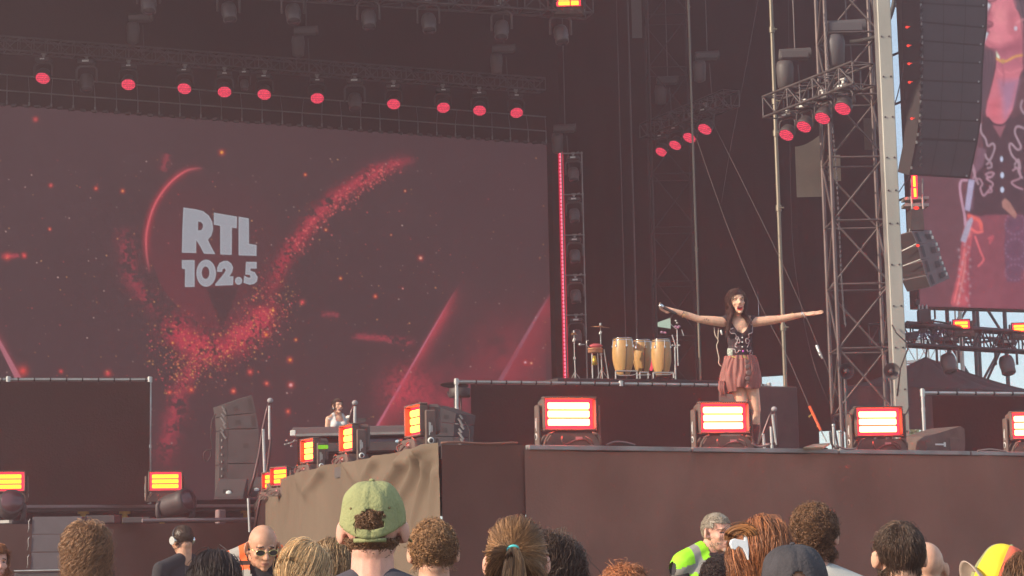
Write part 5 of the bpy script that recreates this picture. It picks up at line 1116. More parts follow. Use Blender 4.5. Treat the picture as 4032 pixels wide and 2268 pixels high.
for x, y, lab in [(3787, 1322, 'amber strobe on the truss under the side screen, the complete one'), (4018, 1334, 'amber strobe on the truss under the side screen, cut by the photo edge')]:
    q = P(x, y, yl(x) - .25); place(str3, (q.x, q.y, q.z - .02), R(-6), lab, 'strobe light', 'amber strobes under the side screen', .84)
for x, y, lab in [(3732, 1402, 'unlit moving head hanging from the truss below the side screen, the left one'), (3962, 1410, 'unlit moving head hanging from the truss below the side screen, the right one')]:
    q = P(x, y, yl(x) - .05); place(spot0, (q.x, q.y, q.z + .47), R(4), lab, 'stage light', 'moving heads below the side screen', .98)
rt = empty('truss_motor', P(3640, 1250, 38.5), label='dark motor unit standing on the truss below the side screen corner', cat='hoist'); ofs = Vector(rt.location); b = MB()
b.box(P(3638, 1245, 38.4) - ofs, (.24, .2, .26), None, .02); b.box(P(3650, 1268, 38.4) - ofs, (.26, .2, .08), None, .02); b.build('body', M_dk, rt)
b = MB()
for x in (3618, 3632, 3648): b.cyl(P(x, 1230, 38.4) - ofs, P(x, 1202, 38.6) - ofs, .02, n=6)
b.build('hanger', M_steel, rt); b = MB(); b.tube([P(x, y, 38.3) - ofs for x, y in ((3680, 1215), (3682, 1255), (3672, 1265), (3700, 1268), (3740, 1275))], .02, 6); b.cyl(P(3660, 1210, 38.3) - ofs, P(3664, 1275, 38.3) - ofs, .012, n=5); b.build('cable_loop', M_cable, rt)
rngm = random.Random(3); b = MB()
for k in range(26):
    x = rngm.uniform(3566, 3740); y = rngm.uniform(1284, 1338); b.box(P(x, y, yl(x) - rngm.uniform(.15, .3)) - Vector(ftr.location), (rngm.uniform(.05, .16), .08, rngm.uniform(.04, .12)), None, .01)
o = b.build('cable_box', M_dk, ftr); tag(o, kind='stuff')
b = MB()
for k in range(7):
    x = rngm.uniform(3566, 3720); y = rngm.uniform(1300, 1335); p = P(x, y, yl(x) - .33) - Vector(ftr.location); b.tube([p, p + Vector((.08, 0, -.08)), p + Vector((.16, 0, .02)), p + Vector((.22, 0, -.05))], .012, 5)
o = b.build('cable_bundle', mat('blue_violet_cable', (.06, .05, .12), .5), ftr); tag(o, kind='stuff')
q = P(3886, 1400, 50); q2 = P(3975, 1400, 50); wT = (q2.x - P(3802, 1400, 50).x) * .98
truss('screen_tower', ((q.x), 51, 0), (q.x, 51, 16), wT, wT * .9, .055, 1.35, mat('green_grey_steel', (.085, .105, .11), .5, .4), 'dark green lattice tower carrying the side screen, seen against the sky', 'tower', side=Vector((math.cos(.45), math.sin(.45), 0)), brace_r=.035)
b = MB(); p = P(3788, 1400, 48); b.cyl((p.x, p.y, 0), (p.x, p.y, 16), .05, n=10); b.cyl((p.x - .12, p.y, 0), (p.x - .12, p.y, 16), .02, n=6); tag(b.build('screen_pole', M_white), 'pale vertical pipe beside the dark green tower', 'pole')
tp = P(3643, 1405, 44); ev = P(3769, 1528, 40.3).z; C4 = [G(3769, 1528, ev), G(4110, 1545, ev), Vector((0, 0, 0)), G(3330, 1520, ev)]; C4[0].y = C4[0].y; C4[2] = C4[1] + C4[3] - C4[0]; tp = Vector(((C4[1].x + C4[3].x) / 2, (C4[1].y + C4[3].y) / 2, 0)); 
d_ = ray(3643, 1405); ctr = tp; t_ = ctr.y / d_.y; tp = Vector((d_.x * t_, ctr.y, CAMZ + d_.z * t_)); rt = empty('peaked_tent', (tp.x, tp.y, 0), label='dark peaked canopy tent beyond the right end of the stage', cat='tent'); b = MB()
for k in range(4):
    A = C4[k]; B = C4[(k + 1) % 4]
    def fn(u, v):
        p = A.lerp(B, u); q_ = p.lerp(Vector((tp.x, tp.y, p.z)), v); hz_ = (tp.z - ev) * (v ** 1.45); w_ = .05 * math.sin(u * 19 + k) * (v * (1 - v)) * 2; return (q_.x, q_.y, p.z + hz_ + w_)
    b.grid(fn, 14, 12)
M_tent = mat('tent_charcoal', (.06, .045, .05), .75, var=.12, vscale=1.5); under(b.build('roof', M_tent, rt), rt)
zl = P(3640, 1702, 41).z; b = MB()
for k in (3, 0):
    A = C4[k]; B = C4[(k + 1) % 4]; b.grid(lambda u, v: (A.x + (B.x - A.x) * u, A.y + (B.y - A.y) * u - .03 * math.sin(u * 40), ev - (ev - zl) * v), 40, 3)
under(b.build('wall', M_tent, rt), rt)
for p in C4: b = MB(); b.cyl((p.x, p.y, 0), (p.x, p.y, ev), .05, n=6); under(b.build('leg', M_dk, rt), rt)
b = MB(); b.cyl((tp.x, tp.y, tp.z - .1), P(3652, 1345, tp.y), .02, n=6); under(b.build('finial', M_dk, rt), rt)
# a distant tree and far rooftop truss
M_leaf = mat('tree_leaf', (.07, .10, .025), .8, var=.5, vscale=.8); M_bark = mat('bark', (.12, .09, .06), .9)
def tree(px, ptop, Y, lab, wid):
    q = P(px, ptop, Y); rt = empty('broadleaf_tree', (q.x, Y, 0), label=lab, cat='tree'); b = MB(); H = q.z; b.cyl((0, 0, 0), (.1, 0, H * .6), .22, .1, n=8)
    for k in range(5): b.cyl((0, 0, H * .45), (wid * .4 * math.cos(k * 1.3), wid * .4 * math.sin(k * 1.3), H * .8), .08, .03, n=6)
    b.build('trunk', M_bark, rt); N = 2600; th = rng.uniform(0, 2 * np.pi, N); ph = np.arccos(rng.uniform(-1, 1, N)); rr = rng.uniform(.25, 1, N) ** .4
    cx = wid * .5 * rr * np.sin(ph) * np.cos(th) * (1 + .25 * np.sin(3 * th)); cy = wid * .5 * rr * np.sin(ph) * np.sin(th); cz = H * .74 + H * .27 * rr * np.cos(ph) * (1 + .15 * np.sin(4 * th)); b = MB(); v = []; f = []
    for k in range(N):
        c_ = Vector((cx[k], cy[k], cz[k])); u = Vector(rng.normal(size=3)).normalized() * .13; w = Vector(rng.normal(size=3)).normalized() * .10; m0 = len(v); v += [c_ - u, c_ - w, c_ + u, c_ + w]; f.append((m0, m0 + 1, m0 + 2, m0 + 3))
    b.add(v, f); b.build('crown', M_leaf, rt)
tree(3660, 1668, 85, 'distant green tree glimpsed under the tent wall beside the fence post', 5.0)
tree(3900, 1690, 95, 'distant tree hidden behind the right fence', 6.0) if False else None
fa2 = P(3565, 1380, 70); fb2 = G(3700, 1392, fa2.z)
truss('distant_truss', fa2, fb2, 1.0, .75, .03, .8, mat('pale_far_steel', (.25, .28, .30), .6), 'thin pale truss far away above the tent peak')
# clutter on the stage edge right of the singer
for (x0, y0, x1, y1, c_, lab) in [(3150, 1772, 3268, 1742, 'M_dusty', 'tilted beige board lying on the stage edge under the sky gap')]:
    q = [G(3172, 1769, ZS), G(3240, 1771, ZS)]; a = P(3160, 1766, q[0].y + .05); b = MB(); t0 = P(3268, 1744, q[0].y + .7); t1 = P(3205, 1748, q[0].y + .7)
    A = Vector((a.x, q[0].y - .0, ZS + .02)); B = Vector((P(3240, 1765, q[0].y).x, q[0].y, ZS + .02)); hexa(b, t1, t0, B, A, Vector((0, .02, -.02))); tag(b.build('tilted_board', mat('beige_board', (.36, .30, .22), .8)), lab, 'board')
b = MB(); q = P(3190, 1768, 23.5); 
b.ell((q.x, q.y, ZS + .03), (.22, .2, .10)); b.ell((q.x + .12, q.y, ZS + .08), (.12, .12, .07)); tag(b.build('cloth_bundle', M_drape), 'dark heap of cloth beside the black box', 'cloth')
for xs, lab in (((3285, 3291), 'left thin pale post by the tower foot strobe'), ((3310, 3318), 'right thin pale post by the tower foot strobe')):
    q = P(xs[0], 1765, 22.8); q2 = P(xs[0], 1675 if xs[0] < 3300 else 1700, 22.8); b = MB(); b.cyl((q.x, q.y, ZS), (q.x, q.y, q2.z), .016, n=8); b.ell((q.x, q.y, q2.z), (.022, .022, .02)); tag(b.build('cable_post', M_steel), lab, 'post')
cable([(3268, 1700, 22.7), (3272, 1740, 22.6), (3285, 1762, 22.6), (3300, 1765, 22.5)], .012, M_cable, 'stage_cable', 'black cable loop beside the thin posts')
for pts, lab in [([(2388, 1752), (2420, 1740), (2460, 1742), (2500, 1752)], 'thin grey cable looping on the stage edge right of the first strobe'), ([(2960, 1745), (2985, 1758), (3030, 1752)], 'cable lying near the handrail foot'), ([(3290, 1755), (3330, 1768), (3370, 1766)], 'cable lying in front of the tower strobe'), ([(3850, 1775), (3900, 1770), (3960, 1778)], 'cable lying before the last strobe')]:
    cable([(x, y, G(x, 1764, ZS).y + .15) for x, y in pts], .011, mat('cable_grey', (.22, .17, .16), .6), 'stage_cable', lab, n=5)
# ================================================================== PEOPLE
def skin(name, c): return mat('skin_' + name, c, .48, var=.13, vscale=26, sss=.22, spec=.35, bump=.12, bscale=260)
M_skA = skin('fair', (.68, .37, .25)); M_skB = skin('tan', (.60, .31, .20)); M_skC = skin('rosy', (.70, .36, .27)); M_skS = skin('singer', (.74, .43, .30))
M_brow = mat('brow_dark', (.05, .03, .025), .8); M_lip = mat('lips', (.46, .19, .15), .5); M_lipr = mat('lips_red', (.62, .055, .05), .35)
M_eye = mat('eye_dark', (.04, .03, .03), .25); M_teeth = mat('teeth', (.82, .78, .72), .3); M_mouth = mat('mouth_inside', (.28, .03, .03), .5); M_stub = mat('stubble', (.26, .15, .10), .8)
def xf(b, M):
    b.v = [tuple(M @ Vector(v)) for v in b.v]; return b
def merge(a, b):
    n = len(a.v); a.v += b.v; a.f += [[i + n for i in f] for f in b.f]; a.m += b.m; a.sm += b.sm; return a
def remeshed(b, name, mats, voxel, smooth=4, parent=None, post=None, assign=None, fac=.5):
    me = bpy.data.meshes.new(name + '_raw'); me.from_pydata(b.v, [], b.f); me.update(); o = bpy.data.objects.new(name + '_raw', me); col.objects.link(o)
    md = o.modifiers.new('r', 'REMESH'); md.mode = 'VOXEL'; md.voxel_size = voxel; md.use_smooth_shade = True
    if smooth: ms = o.modifiers.new('s', 'SMOOTH'); ms.iterations = smooth; ms.factor = fac
    dg = bpy.context.evaluated_depsgraph_get(); dg.update(); m2 = bpy.data.meshes.new_from_object(o.evaluated_get(dg)); bpy.data.objects.remove(o); bpy.data.meshes.remove(me)
    m2.name = name; m2.materials.clear()
    for m in (mats if isinstance(mats, (list, tuple)) else [mats]): m2.materials.append(m)
    N = len(m2.vertices); co = np.empty(N * 3); m2.vertices.foreach_get('co', co); co = co.reshape(-1, 3)
    if post is not None: co = post(co); m2.vertices.foreach_set('co', co.reshape(-1)); m2.update()
    if assign is not None:
        NP_ = len(m2.polygons); c = np.empty(NP_ * 3); m2.polygons.foreach_get('center', c); c = c.reshape(-1, 3); nn_ = np.empty(NP_ * 3); m2.polygons.foreach_get('normal', nn_)
        idx, kill = assign(c, nn_.reshape(-1, 3)); m2.polygons.foreach_set('material_index', idx.astype(np.int32))
        if kill is not None and kill.any():
            import bmesh
            bm = bmesh.new(); bm.from_mesh(m2); bm.faces.ensure_lookup_table(); bmesh.ops.delete(bm, geom=[bm.faces[i] for i in np.nonzero(kill)[0]], context='FACES'); bm.to_mesh(m2); bm.free()
    m2.polygons.foreach_set('use_smooth', [True] * len(m2.polygons)); m2.update()
    o = bpy.data.objects.new(name, m2); col.objects.link(o)
    if parent is not None: o.parent = parent
    return o
def head_prims(open_=0.0, female=False, ears=True, wide=1.0):
    b = MB(); f = .94 if female else 1.0
    b.ell((0, -.012, .028), (.074 * wide, .094, .086), nu=24, nv=16); b.ell((0, .012, -.02), (.066 * f * wide, .080, .078), nu=20, nv=12)
    b.ell((0, .028, -.066 - .012 * open_), (.052 * f * wide, .054, .048), nu=18, nv=10); b.ell((0, .066, -.098 - .022 * open_), (.021, .019, .016)); b.ell((0, -.03, -.05), (.058, .06, .06))
    for s in (-1, 1):
        b.ell((s * .040, .056, -.026), (.021, .021, .019)); b.ell((s * .026, .076, .022), (.022, .012, .009)); b.ell((s * .010, .100, -.036), (.009, .009, .008))
        if ears:
            Me = Matrix.Rotation(s * -.62, 3, 'Z') @ Matrix.Rotation(.12, 3, 'X'); b.ell((s * .087, -.014, -.006), (.0085, .021, .034), Me, 12, 10); b.ell((s * .078, .0, -.028), (.008, .010, .014))
    b.cap_((0, .084, .012), (0, .110, -.030), .0075, .0125, 10); b.ell((0, .083, -.060), (.022, .012, .008)); b.ell((0, .081, -.076 - .02 * open_), (.020, .011, .008))
    return b
def head_post(open_):
    def f(c, Mi, M):
        q = c @ np.array(Mi.to_3x3()).T + np.array(Mi.translation)
        near = (np.abs(q[:, 0]) < .12) & (np.abs(q[:, 2]) < .16) & (np.abs(q[:, 1]) < .15)
        for s in (-1, 1):
            d2 = ((q[:, 0] - s * .031) / .017) ** 2 + ((q[:, 2] - .003) / .011) ** 2; w = np.exp(-d2) * near * (q[:, 1] > .04); q[:, 1] -= .010 * w
        if open_ > 0:
            d2 = (q[:, 0] / .020) ** 2 + ((q[:, 2] + .069 + .008 * open_) / (.006 + .015 * open_)) ** 2; w = np.exp(-d2 * d2) * near * (q[:, 1] > .04); q[:, 1] -= .030 * w * open_
        A = np.array(M.to_3x3()); c2 = q @ A.T + np.array(M.translation); return np.where(near[:, None], c2, c)
    return f
def face_assign(q, idx, open_, browi, lipi, eyei, teethi, mouthi, female=False):
    fr = (q[:, 1] > .045) & (np.abs(q[:, 0]) < .07) & (q[:, 2] > -.13) & (q[:, 2] < .09)
    for s in (-1, 1):
        d2 = ((q[:, 0] - s * .031) / .0125) ** 2 + ((q[:, 2] - .002) / .0045) ** 2; idx[fr & (d2 < 1)] = eyei
        d2 = ((q[:, 0] - s * .032) / .020) ** 2 + ((q[:, 2] - .024 + .25 * (np.abs(q[:, 0]) - .03)) / .0038) ** 2; idx[fr & (d2 < 1)] = browi
    if open_ > 0:
        zc = -.069 - .008 * open_; rx, rz_ = .0285, .009 + .015 * open_
        d2 = (q[:, 0] / (rx + .0015)) ** 2 + ((q[:, 2] - zc) / (rz_ + .003)) ** 2; idx[fr & (d2 < 1) & (q[:, 1] > .02)] = lipi
        d2 = (q[:, 0] / rx) ** 2 + ((q[:, 2] - zc) / rz_) ** 2; idx[fr & (d2 < .72)] = mouthi; idx[fr & (d2 < .8) & (q[:, 2] > zc + rz_ * .35)] = teethi
    else:
        d2 = (q[:, 0] / .022) ** 2 + ((q[:, 2] + .067) / .008) ** 2; idx[fr & (d2 < 1) & (q[:, 1] > .06)] = lipi
    return idx
# ---------------------------------------------------------------- hair strands
def strand_mesh(name, pts, rad, m, parent, jit=.35, seed=0, shell=None, tip=.25, sides=3, hue=None):
    """pts [N,S,3], rad [N] -> one mesh of fine tapered tubes with a slight colour difference per lock"""
    N, S, _ = pts.shape; T = np.gradient(pts, axis=1); T /= np.linalg.norm(T, axis=2, keepdims=True) + 1e-9
    ref = np.where(np.abs(T[..., 2:3]) < .9, np.array([0, 0, 1.0]), np.array([1.0, 0, 0])); U = np.cross(T, ref); U /= np.linalg.norm(U, axis=2, keepdims=True) + 1e-9; W = np.cross(T, U)
    tt = np.linspace(0, 1, S); prof = (1 - (1 - tip) * tt ** 2) * np.clip(tt * 6 + .5, 0, 1); r = rad[:, None] * prof[None, :]
    V = []
    for k in range(sides):
        a = 2 * math.pi * k / sides; V.append(pts + (U * math.cos(a) + W * math.sin(a)) * r[..., None])
    V = np.stack(V, 2).reshape(-1, 3); base = (np.arange(N) * S * sides)[:, None, None] + (np.arange(S - 1) * sides)[None, :, None] + np.arange(sides)[None, None, :]
    nxt = (np.arange(sides) + 1) % sides - np.arange(sides); a0 = base; a1 = base + nxt[None, None, :]; Fq = np.stack([a0, a1, a1 + sides, a0 + sides], -1).reshape(-1, 4)
    rs = np.random.default_rng(seed + 77); rt0 = pts[:, min(2, S - 1)]; cl = np.sin(rt0[:, 0] * 310 + seed) * np.sin(rt0[:, 2] * 270 + 1.3 * seed) + .6 * np.sin(rt0[:, 1] * 420 + rt0[:, 0] * 190); cj = (1 + jit * (.8 * rs.normal(0, 1, N) + .65 * cl)).clip(.3, 2.4); cj = np.repeat(cj, S * sides); colr = np.stack([cj, cj * .98, cj * .95], 1)
    if shell is not None:
        sv, sf = shell; n0 = len(V); V = np.concatenate([V, np.array(sv)]); colr = np.concatenate([colr, np.full((len(sv), 3), .8)]); Fq = np.concatenate([Fq, np.array(sf) + n0])
    me = bpy.data.meshes.new(name); me.vertices.add(len(V)); me.vertices.foreach_set('co', V.reshape(-1)); nf = len(Fq); me.loops.add(nf * 4); me.polygons.add(nf)
    me.loops.foreach_set('vertex_index', Fq.reshape(-1).astype(np.int32)); me.polygons.foreach_set('loop_start', np.arange(0, nf * 4, 4).astype(np.int32)); me.polygons.foreach_set('use_smooth', np.ones(nf, bool)); me.update(calc_edges=True)
    at = me.color_attributes.new('lock', 'FLOAT_COLOR', 'POINT'); at.data.foreach_set('color', np.concatenate([colr, np.ones((len(V), 1))], 1).reshape(-1).astype(np.float32))
    me.materials.append(m); o = bpy.data.objects.new(name, me); col.objects.link(o); o.parent = parent; return o
def hair_mat(name, c, rough=.42): return mat('hair_' + name, c, rough, 0, attr='lock', spec=.5)
def nrm(a): return a / (np.linalg.norm(a, axis=-1, keepdims=True) + 1e-9)
def scalp_roots(N, seed, region, rad=(.078, .098, .090), c=(0, -.012, .028)):
    rs = np.random.default_rng(seed); out = []; 
    while sum(len(x) for x in out) < N:
        d = nrm(rs.normal(size=(N * 2, 3))); p = d * np.array(rad) + np.array(c); out.append(p[region(p)])
    p = np.concatenate(out)[:N]; n = nrm((p - np.array(c)) / np.array(rad) ** 2); return p, n
def region_short(p): return np.where(p[:, 1] > .045, p[:, 2] > .055, np.where(np.abs(p[:, 0]) > .055, p[:, 2] > .020 - .75 * np.maximum(0, -p[:, 1] - .01), p[:, 2] > -.060))
def region_full(p): return np.where(p[:, 1] > .045, p[:, 2] > .055, np.where(np.abs(p[:, 0]) > .06, p[:, 2] > -.012 - .25 * np.maximum(0, -p[:, 1]), p[:, 2] > -.052))
def grow(p, n, d0, S, seg, field, coll, layer, curl=(0, 0), seed=0, inertia=.6, phase_by=None):
    rs = np.random.default_rng(seed + 5); N = len(p); pts = [p.copy()]; d = nrm(d0); q = p.copy(); seg = seg if hasattr(seg, '__len__') else np.full(N, seg)
    for i in range(S - 1):
        f = field(q, i / S); d = nrm(d * inertia + f * (1 - inertia)); q = q + d * seg[:, None]
        for c, r in coll:
            rr = np.array(r)[None, :] + layer[:, None]; v = (q - np.array(c)) / rr; L = np.linalg.norm(v, axis=1, keepdims=True); q = np.where(L < 1, np.array(c) + v / np.maximum(L, 1e-6) * rr, q)
        pts.append(q.copy())
    P_ = np.stack(pts, 1)
    if curl[0] > 0:
        T = nrm(np.gradient(P_, axis=1)); e1 = nrm(np.cross(T, np.array([.3, .5, .8]))); e2 = np.cross(T, e1); ph = rs.uniform(0, 6.28, N)[:, None]; fr = curl[1] * rs.uniform(.7, 1.3, N)[:, None]; t = np.arange(S)[None, :] * np.mean(seg)
        am = curl[0] * np.clip(np.arange(S) / 2.0, 0, 1)[None, :] * rs.uniform(.6, 1.4, N)[:, None]
        P_ = P_ + e1 * (np.cos(fr * t + ph) * am)[..., None] + e2 * (np.sin(fr * t + ph) * am)[..., None]
    return P_
SK = [((0, -.012, .028), (.074, .094, .086)), ((0, .0, -.03), (.064, .078, .08))]
def shell_of(c, r, cut):
    b = MB(); b.ell(c, r, nu=26, nv=18); v = np.array(b.v); f = [x for x in b.f if len(x) == 4 and all(cut(v[i]) for i in x)]; return b.v, f
def apply_M(P_, M): return P_ @ np.array(M.to_3x3()).T + np.array(M.translation)
def hair(style, parent, M, m, seed=0, jit=.3, **k):
    rs = np.random.default_rng(seed); g_ = np.array([0, 0, -1.0]); top = k.get('top', .0)
    cutf = lambda v: (region_short if style == 'combed' or k.get('region') is region_short else region_full)(np.array([v]) + np.array([[0, 0, .004]]))[0]
    sh = shell_of((0, -.012, .028), (.079, .099, .091), cutf)
    if style == 'curly':
        N = int(k.get('n', 2600) * 1.45); L = k.get('len', .05); reg = k.get('region', region_full); p, n = scalp_roots(N, seed, reg); S = 8
        d0 = n + rs.normal(0, .5, (N, 3)); lay = rs.uniform(.002, k.get('puff', .022), N)
        f = lambda q, t: nrm(q - np.array([0, -.01, .02])) * (1 - k.get('grav', .5) * t) + g_ * k.get('grav', .5) * t + rs.normal(0, .35, q.shape)
        P_ = grow(p, n, d0, S, L / S * rs.uniform(.6, 1.2, N), f, SK, lay, (k.get('amp', .006), k.get('freq', 240)), seed, .5); rad = rs.uniform(.0011, .0024, N) * k.get('thick', 1)
        mx = rs.uniform(.35, 1.0, N)[:, None] ** .7 * k.get('puff', .022) * (1 + .45 * np.sin(p[:, 0:1] * 70 + seed) * np.sin(p[:, 2:3] * 80) * np.cos(p[:, 1:2] * 60)); mx = np.where(rs.uniform(0, 1, (N, 1)) < .05, mx * rs.uniform(1.3, 2.1, (N, 1)), mx); c0_ = np.array([0, -.012, .022]); ax_ = np.array([.078, .098, .090])[None, None, :] + mx[..., None]
        v_ = (P_ - c0_) / ax_; L_ = np.linalg.norm(v_, axis=2, keepdims=True); lower = (P_[..., 2:3] < k.get('free', -.06)); P_ = np.where((L_ > 1) & ~lower, c0_ + v_ / np.maximum(L_, 1e-6) * ax_, P_)
    elif style == 'combed':
        N = int(k.get('n', 4200) * 1.45); L = k.get('len', .075); cw = np.array(k.get('crown', (0, -.06, .115))); p, n = scalp_roots(N, seed, region_short); S = 9
        def f(q, t):
            a = q - cw; nn_ = nrm((q - np.array([0, -.012, .028])) / np.array([.078, .098, .09]) ** 2); a = a - nn_ * (a * nn_).sum(1, keepdims=True); a = nrm(a) + np.array([k.get('swirl', .0), 0, -.25]); return nrm(a) + rs.normal(0, .09, q.shape)
        P_ = grow(p, n, f(p, 0) + n * k.get('lift', .25), S, L / S * rs.uniform(.6, 1.15, N), f, SK, rs.uniform(.003, k.get('puff', .013), N) + (rs.uniform(0, 1, N) < .03) * rs.uniform(0, .014, N), (k.get('amp', .0012), 120), seed, .45); rad = rs.uniform(.0008, .0016, N) * k.get('thick', 1)
    elif style == 'ponytail':
        N = int(k.get('n', 5200) * 1.45); T_ = np.array(k.get('tie', (0, -.118, .012))); p, n = scalp_roots(N, seed, region_full); S = 14; dist = np.linalg.norm(p - T_, axis=1)
        def f(q, t):
            a = T_ - q; nn_ = nrm((q - np.array([0, -.012, .028])) / np.array([.078, .098, .09]) ** 2); l = np.linalg.norm(a, axis=1, keepdims=True); a2 = a - nn_ * (a * nn_).sum(1, keepdims=True) * (l > .03); return nrm(a2) + rs.normal(0, .04, q.shape)
        P_ = grow(p, n, f(p, 0), S, dist * 1.22 / S, f, SK, rs.uniform(.003, .012, N) + (rs.uniform(0, 1, N) < .035) * rs.uniform(0, .016, N), (.0014, 90), seed, .3); rad = rs.uniform(.0008, .0016, N)
        N2 = 4200; S2 = 14; th = rs.uniform(0, 6.28, N2); rr = .017 * np.sqrt(rs.uniform(0, 1, N2)); q = T_ + np.stack([rr * np.cos(th), rs.uniform(-.01, .0, N2), rr * np.sin(th)], 1); spread = np.stack([rr * np.cos(th) * 9, -.05 + rs.normal(0, .05, N2), rr * np.sin(th) * 2], 1)
        d0 = np.array([0, -1, .2]) + spread; f2 = lambda q_, t: g_ + spread * .9 * (1 - t) + np.array([0, .10 * t, 0])
        P2 = grow(q, q, d0, S2, np.full(N2, k.get('tail', .30) / S2) * rs.uniform(.8, 1.1, N2), f2, SK[:1], rs.uniform(.004, .03, N2), (.003, 45), seed, .55)
        P2 = np.concatenate([P2], 0); strand_a = (P2, rs.uniform(.0009, .0018, N2))
        if S2 == S: P_ = np.concatenate([P_, P2]); rad = np.concatenate([rad, strand_a[1]])
    elif style == 'long':
        N = int(k.get('n', 5200) * 1.45); L = k.get('len', .34); cw = np.array(k.get('crown', (0, .0, .13))); hl = k.get('hairline', .055); p, n = scalp_roots(N, seed, lambda p: region_full(p) & ((p[:, 1] < .035) | (p[:, 2] > hl - .4 * np.maximum(0, np.abs(p[:, 0]) - .03)))); S = k.get('S', 18); coll = SK + k.get('coll', []) + ([((0, .150, -.050), (.084, .12, .142))] if k.get('open_face') else []); wind = np.array(k.get('wind', (0, 0, 0)))
        back = k.get('back', .55)
        def f(q, t):
            a = q - cw; nn_ = nrm((q - np.array([0, -.012, .028])) / np.array([.078, .098, .09]) ** 2); a = a - nn_ * (a * nn_).sum(1, keepdims=True); up = (q[:, 2:3] > -.03); out = nrm(a) + np.array([0, -back, 0]) * (q[:, 1:2] > -.04); return np.where(up, nrm(out) + g_ * .25, g_ + wind) + rs.normal(0, k.get('noise', .12), q.shape)
        P_ = grow(p, n, f(p, 0) + n * .3, S, L / S * rs.uniform(.75, 1.12, N), f, coll, rs.uniform(.004, k.get('puff', .03), N) + (rs.uniform(0, 1, N) < .03) * rs.uniform(0, .02, N), (k.get('amp', .005), k.get('freq', 50)), seed, k.get('inertia', .6)); rad = rs.uniform(.0009, .0019, N) * k.get('thick', 1)
    rad = rad * .80; P_ = apply_M(P_, M); sv = [tuple(M @ Vector(v)) for v in sh[0]]
    return strand_mesh('hair', P_, rad, m, parent, jit, seed, (sv, sh[1]) if sh[1] and k.get('shell', True) else None)
def hand_prims(b, wrist, dirv, palmn, size=1.0, curl=.25, side=1, spread=.12):
    """palm, four unequal curled fingers and a thumb leaving the side of the palm"""
    w = Vector(wrist); d = Vector(dirv).normalized(); nn_ = Vector(palmn); nn_ = (nn_ - d * nn_.dot(d)).normalized(); s = d.cross(nn_).normalized() * side; z = size
    for t in (-1, -.33, .33, 1): b.cap_(w + s * .016 * t * z, w + d * .085 * z + s * .031 * t * z, .0145 * z, .0125 * z, 8)
    for k_, (o_, L, r) in enumerate([(-1, .066, .0085), (-.36, .078, .009), (.32, .084, .009), (.98, .074, .009)]):
        p = w + d * .090 * z + s * .032 * o_ * z; dd = (d + s * spread * o_).normalized(); a = curl * (1.25 if k_ < 2 else 1)
        for j, fr in enumerate((.45, .30, .25)):
            dd = (dd * math.cos(a) + nn_ * math.sin(a)).normalized(); q = p + dd * L * fr * z; b.cap_(p, q, r * z * (1 - .12 * j), r * z * (.9 - .12 * j), 8); p = q
    p = w + d * .022 * z + s * .026 * z; q = p + (d * .55 + s * .75 + nn_ * .25).normalized() * .045 * z; b.cap_(p, q, .0135 * z, .0105 * z, 8); q2 = q + (d * .85 + s * .35 + nn_ * .2).normalized() * .032 * z; b.cap_(q, q2, .0105 * z, .0085 * z, 8)
def torso_prims(b, H, inf=0.0, arms=True, fem=False, lo=False, sw=1.0, short=False, legs=False):
    w = (.93 if fem else 1.0) * sw
    b.ell((0, -.005, H - .47), (.165 * w + inf, .105 + inf, .19 + inf), nu=20, nv=12); b.ell((0, 0, H - .66), (.145 * w + inf, .10 + inf, .17 + inf), nu=20, nv=12); b.ell((0, 0, H - .86), (.16 * w + inf, .11 + inf, .13 + inf), nu=20, nv=12)
    if fem:
        for s in (-1, 1): b.ell((s * .075, .085, H - .46), (.06 + inf, .055 + inf, .06 + inf))
    for s in (-1, 1):
        b.cap_((s * .04, -.035, H - .275), (s * .165 * w, -.02, H - .345), .045 + inf, .052 + inf, 12)
        if arms:
            el = Vector((s * (.225 * w), -.01, H - .64)); wr = Vector((s * .235 * w, .07, H - .88))
            b.cap_((s * .185 * w, -.02, H - .35), el if not short else (s * .215 * w, -.015, H - .56), .053 + inf, (.042 + inf) if not short else .050 + inf, 12)
            if not short:
                b.cap_(el, wr, .041 + inf, .026 + inf, 12)
                if inf == 0: hand_prims(b, wr, (0, .15, -1), (-s, 0, 0), .95, .35, s)
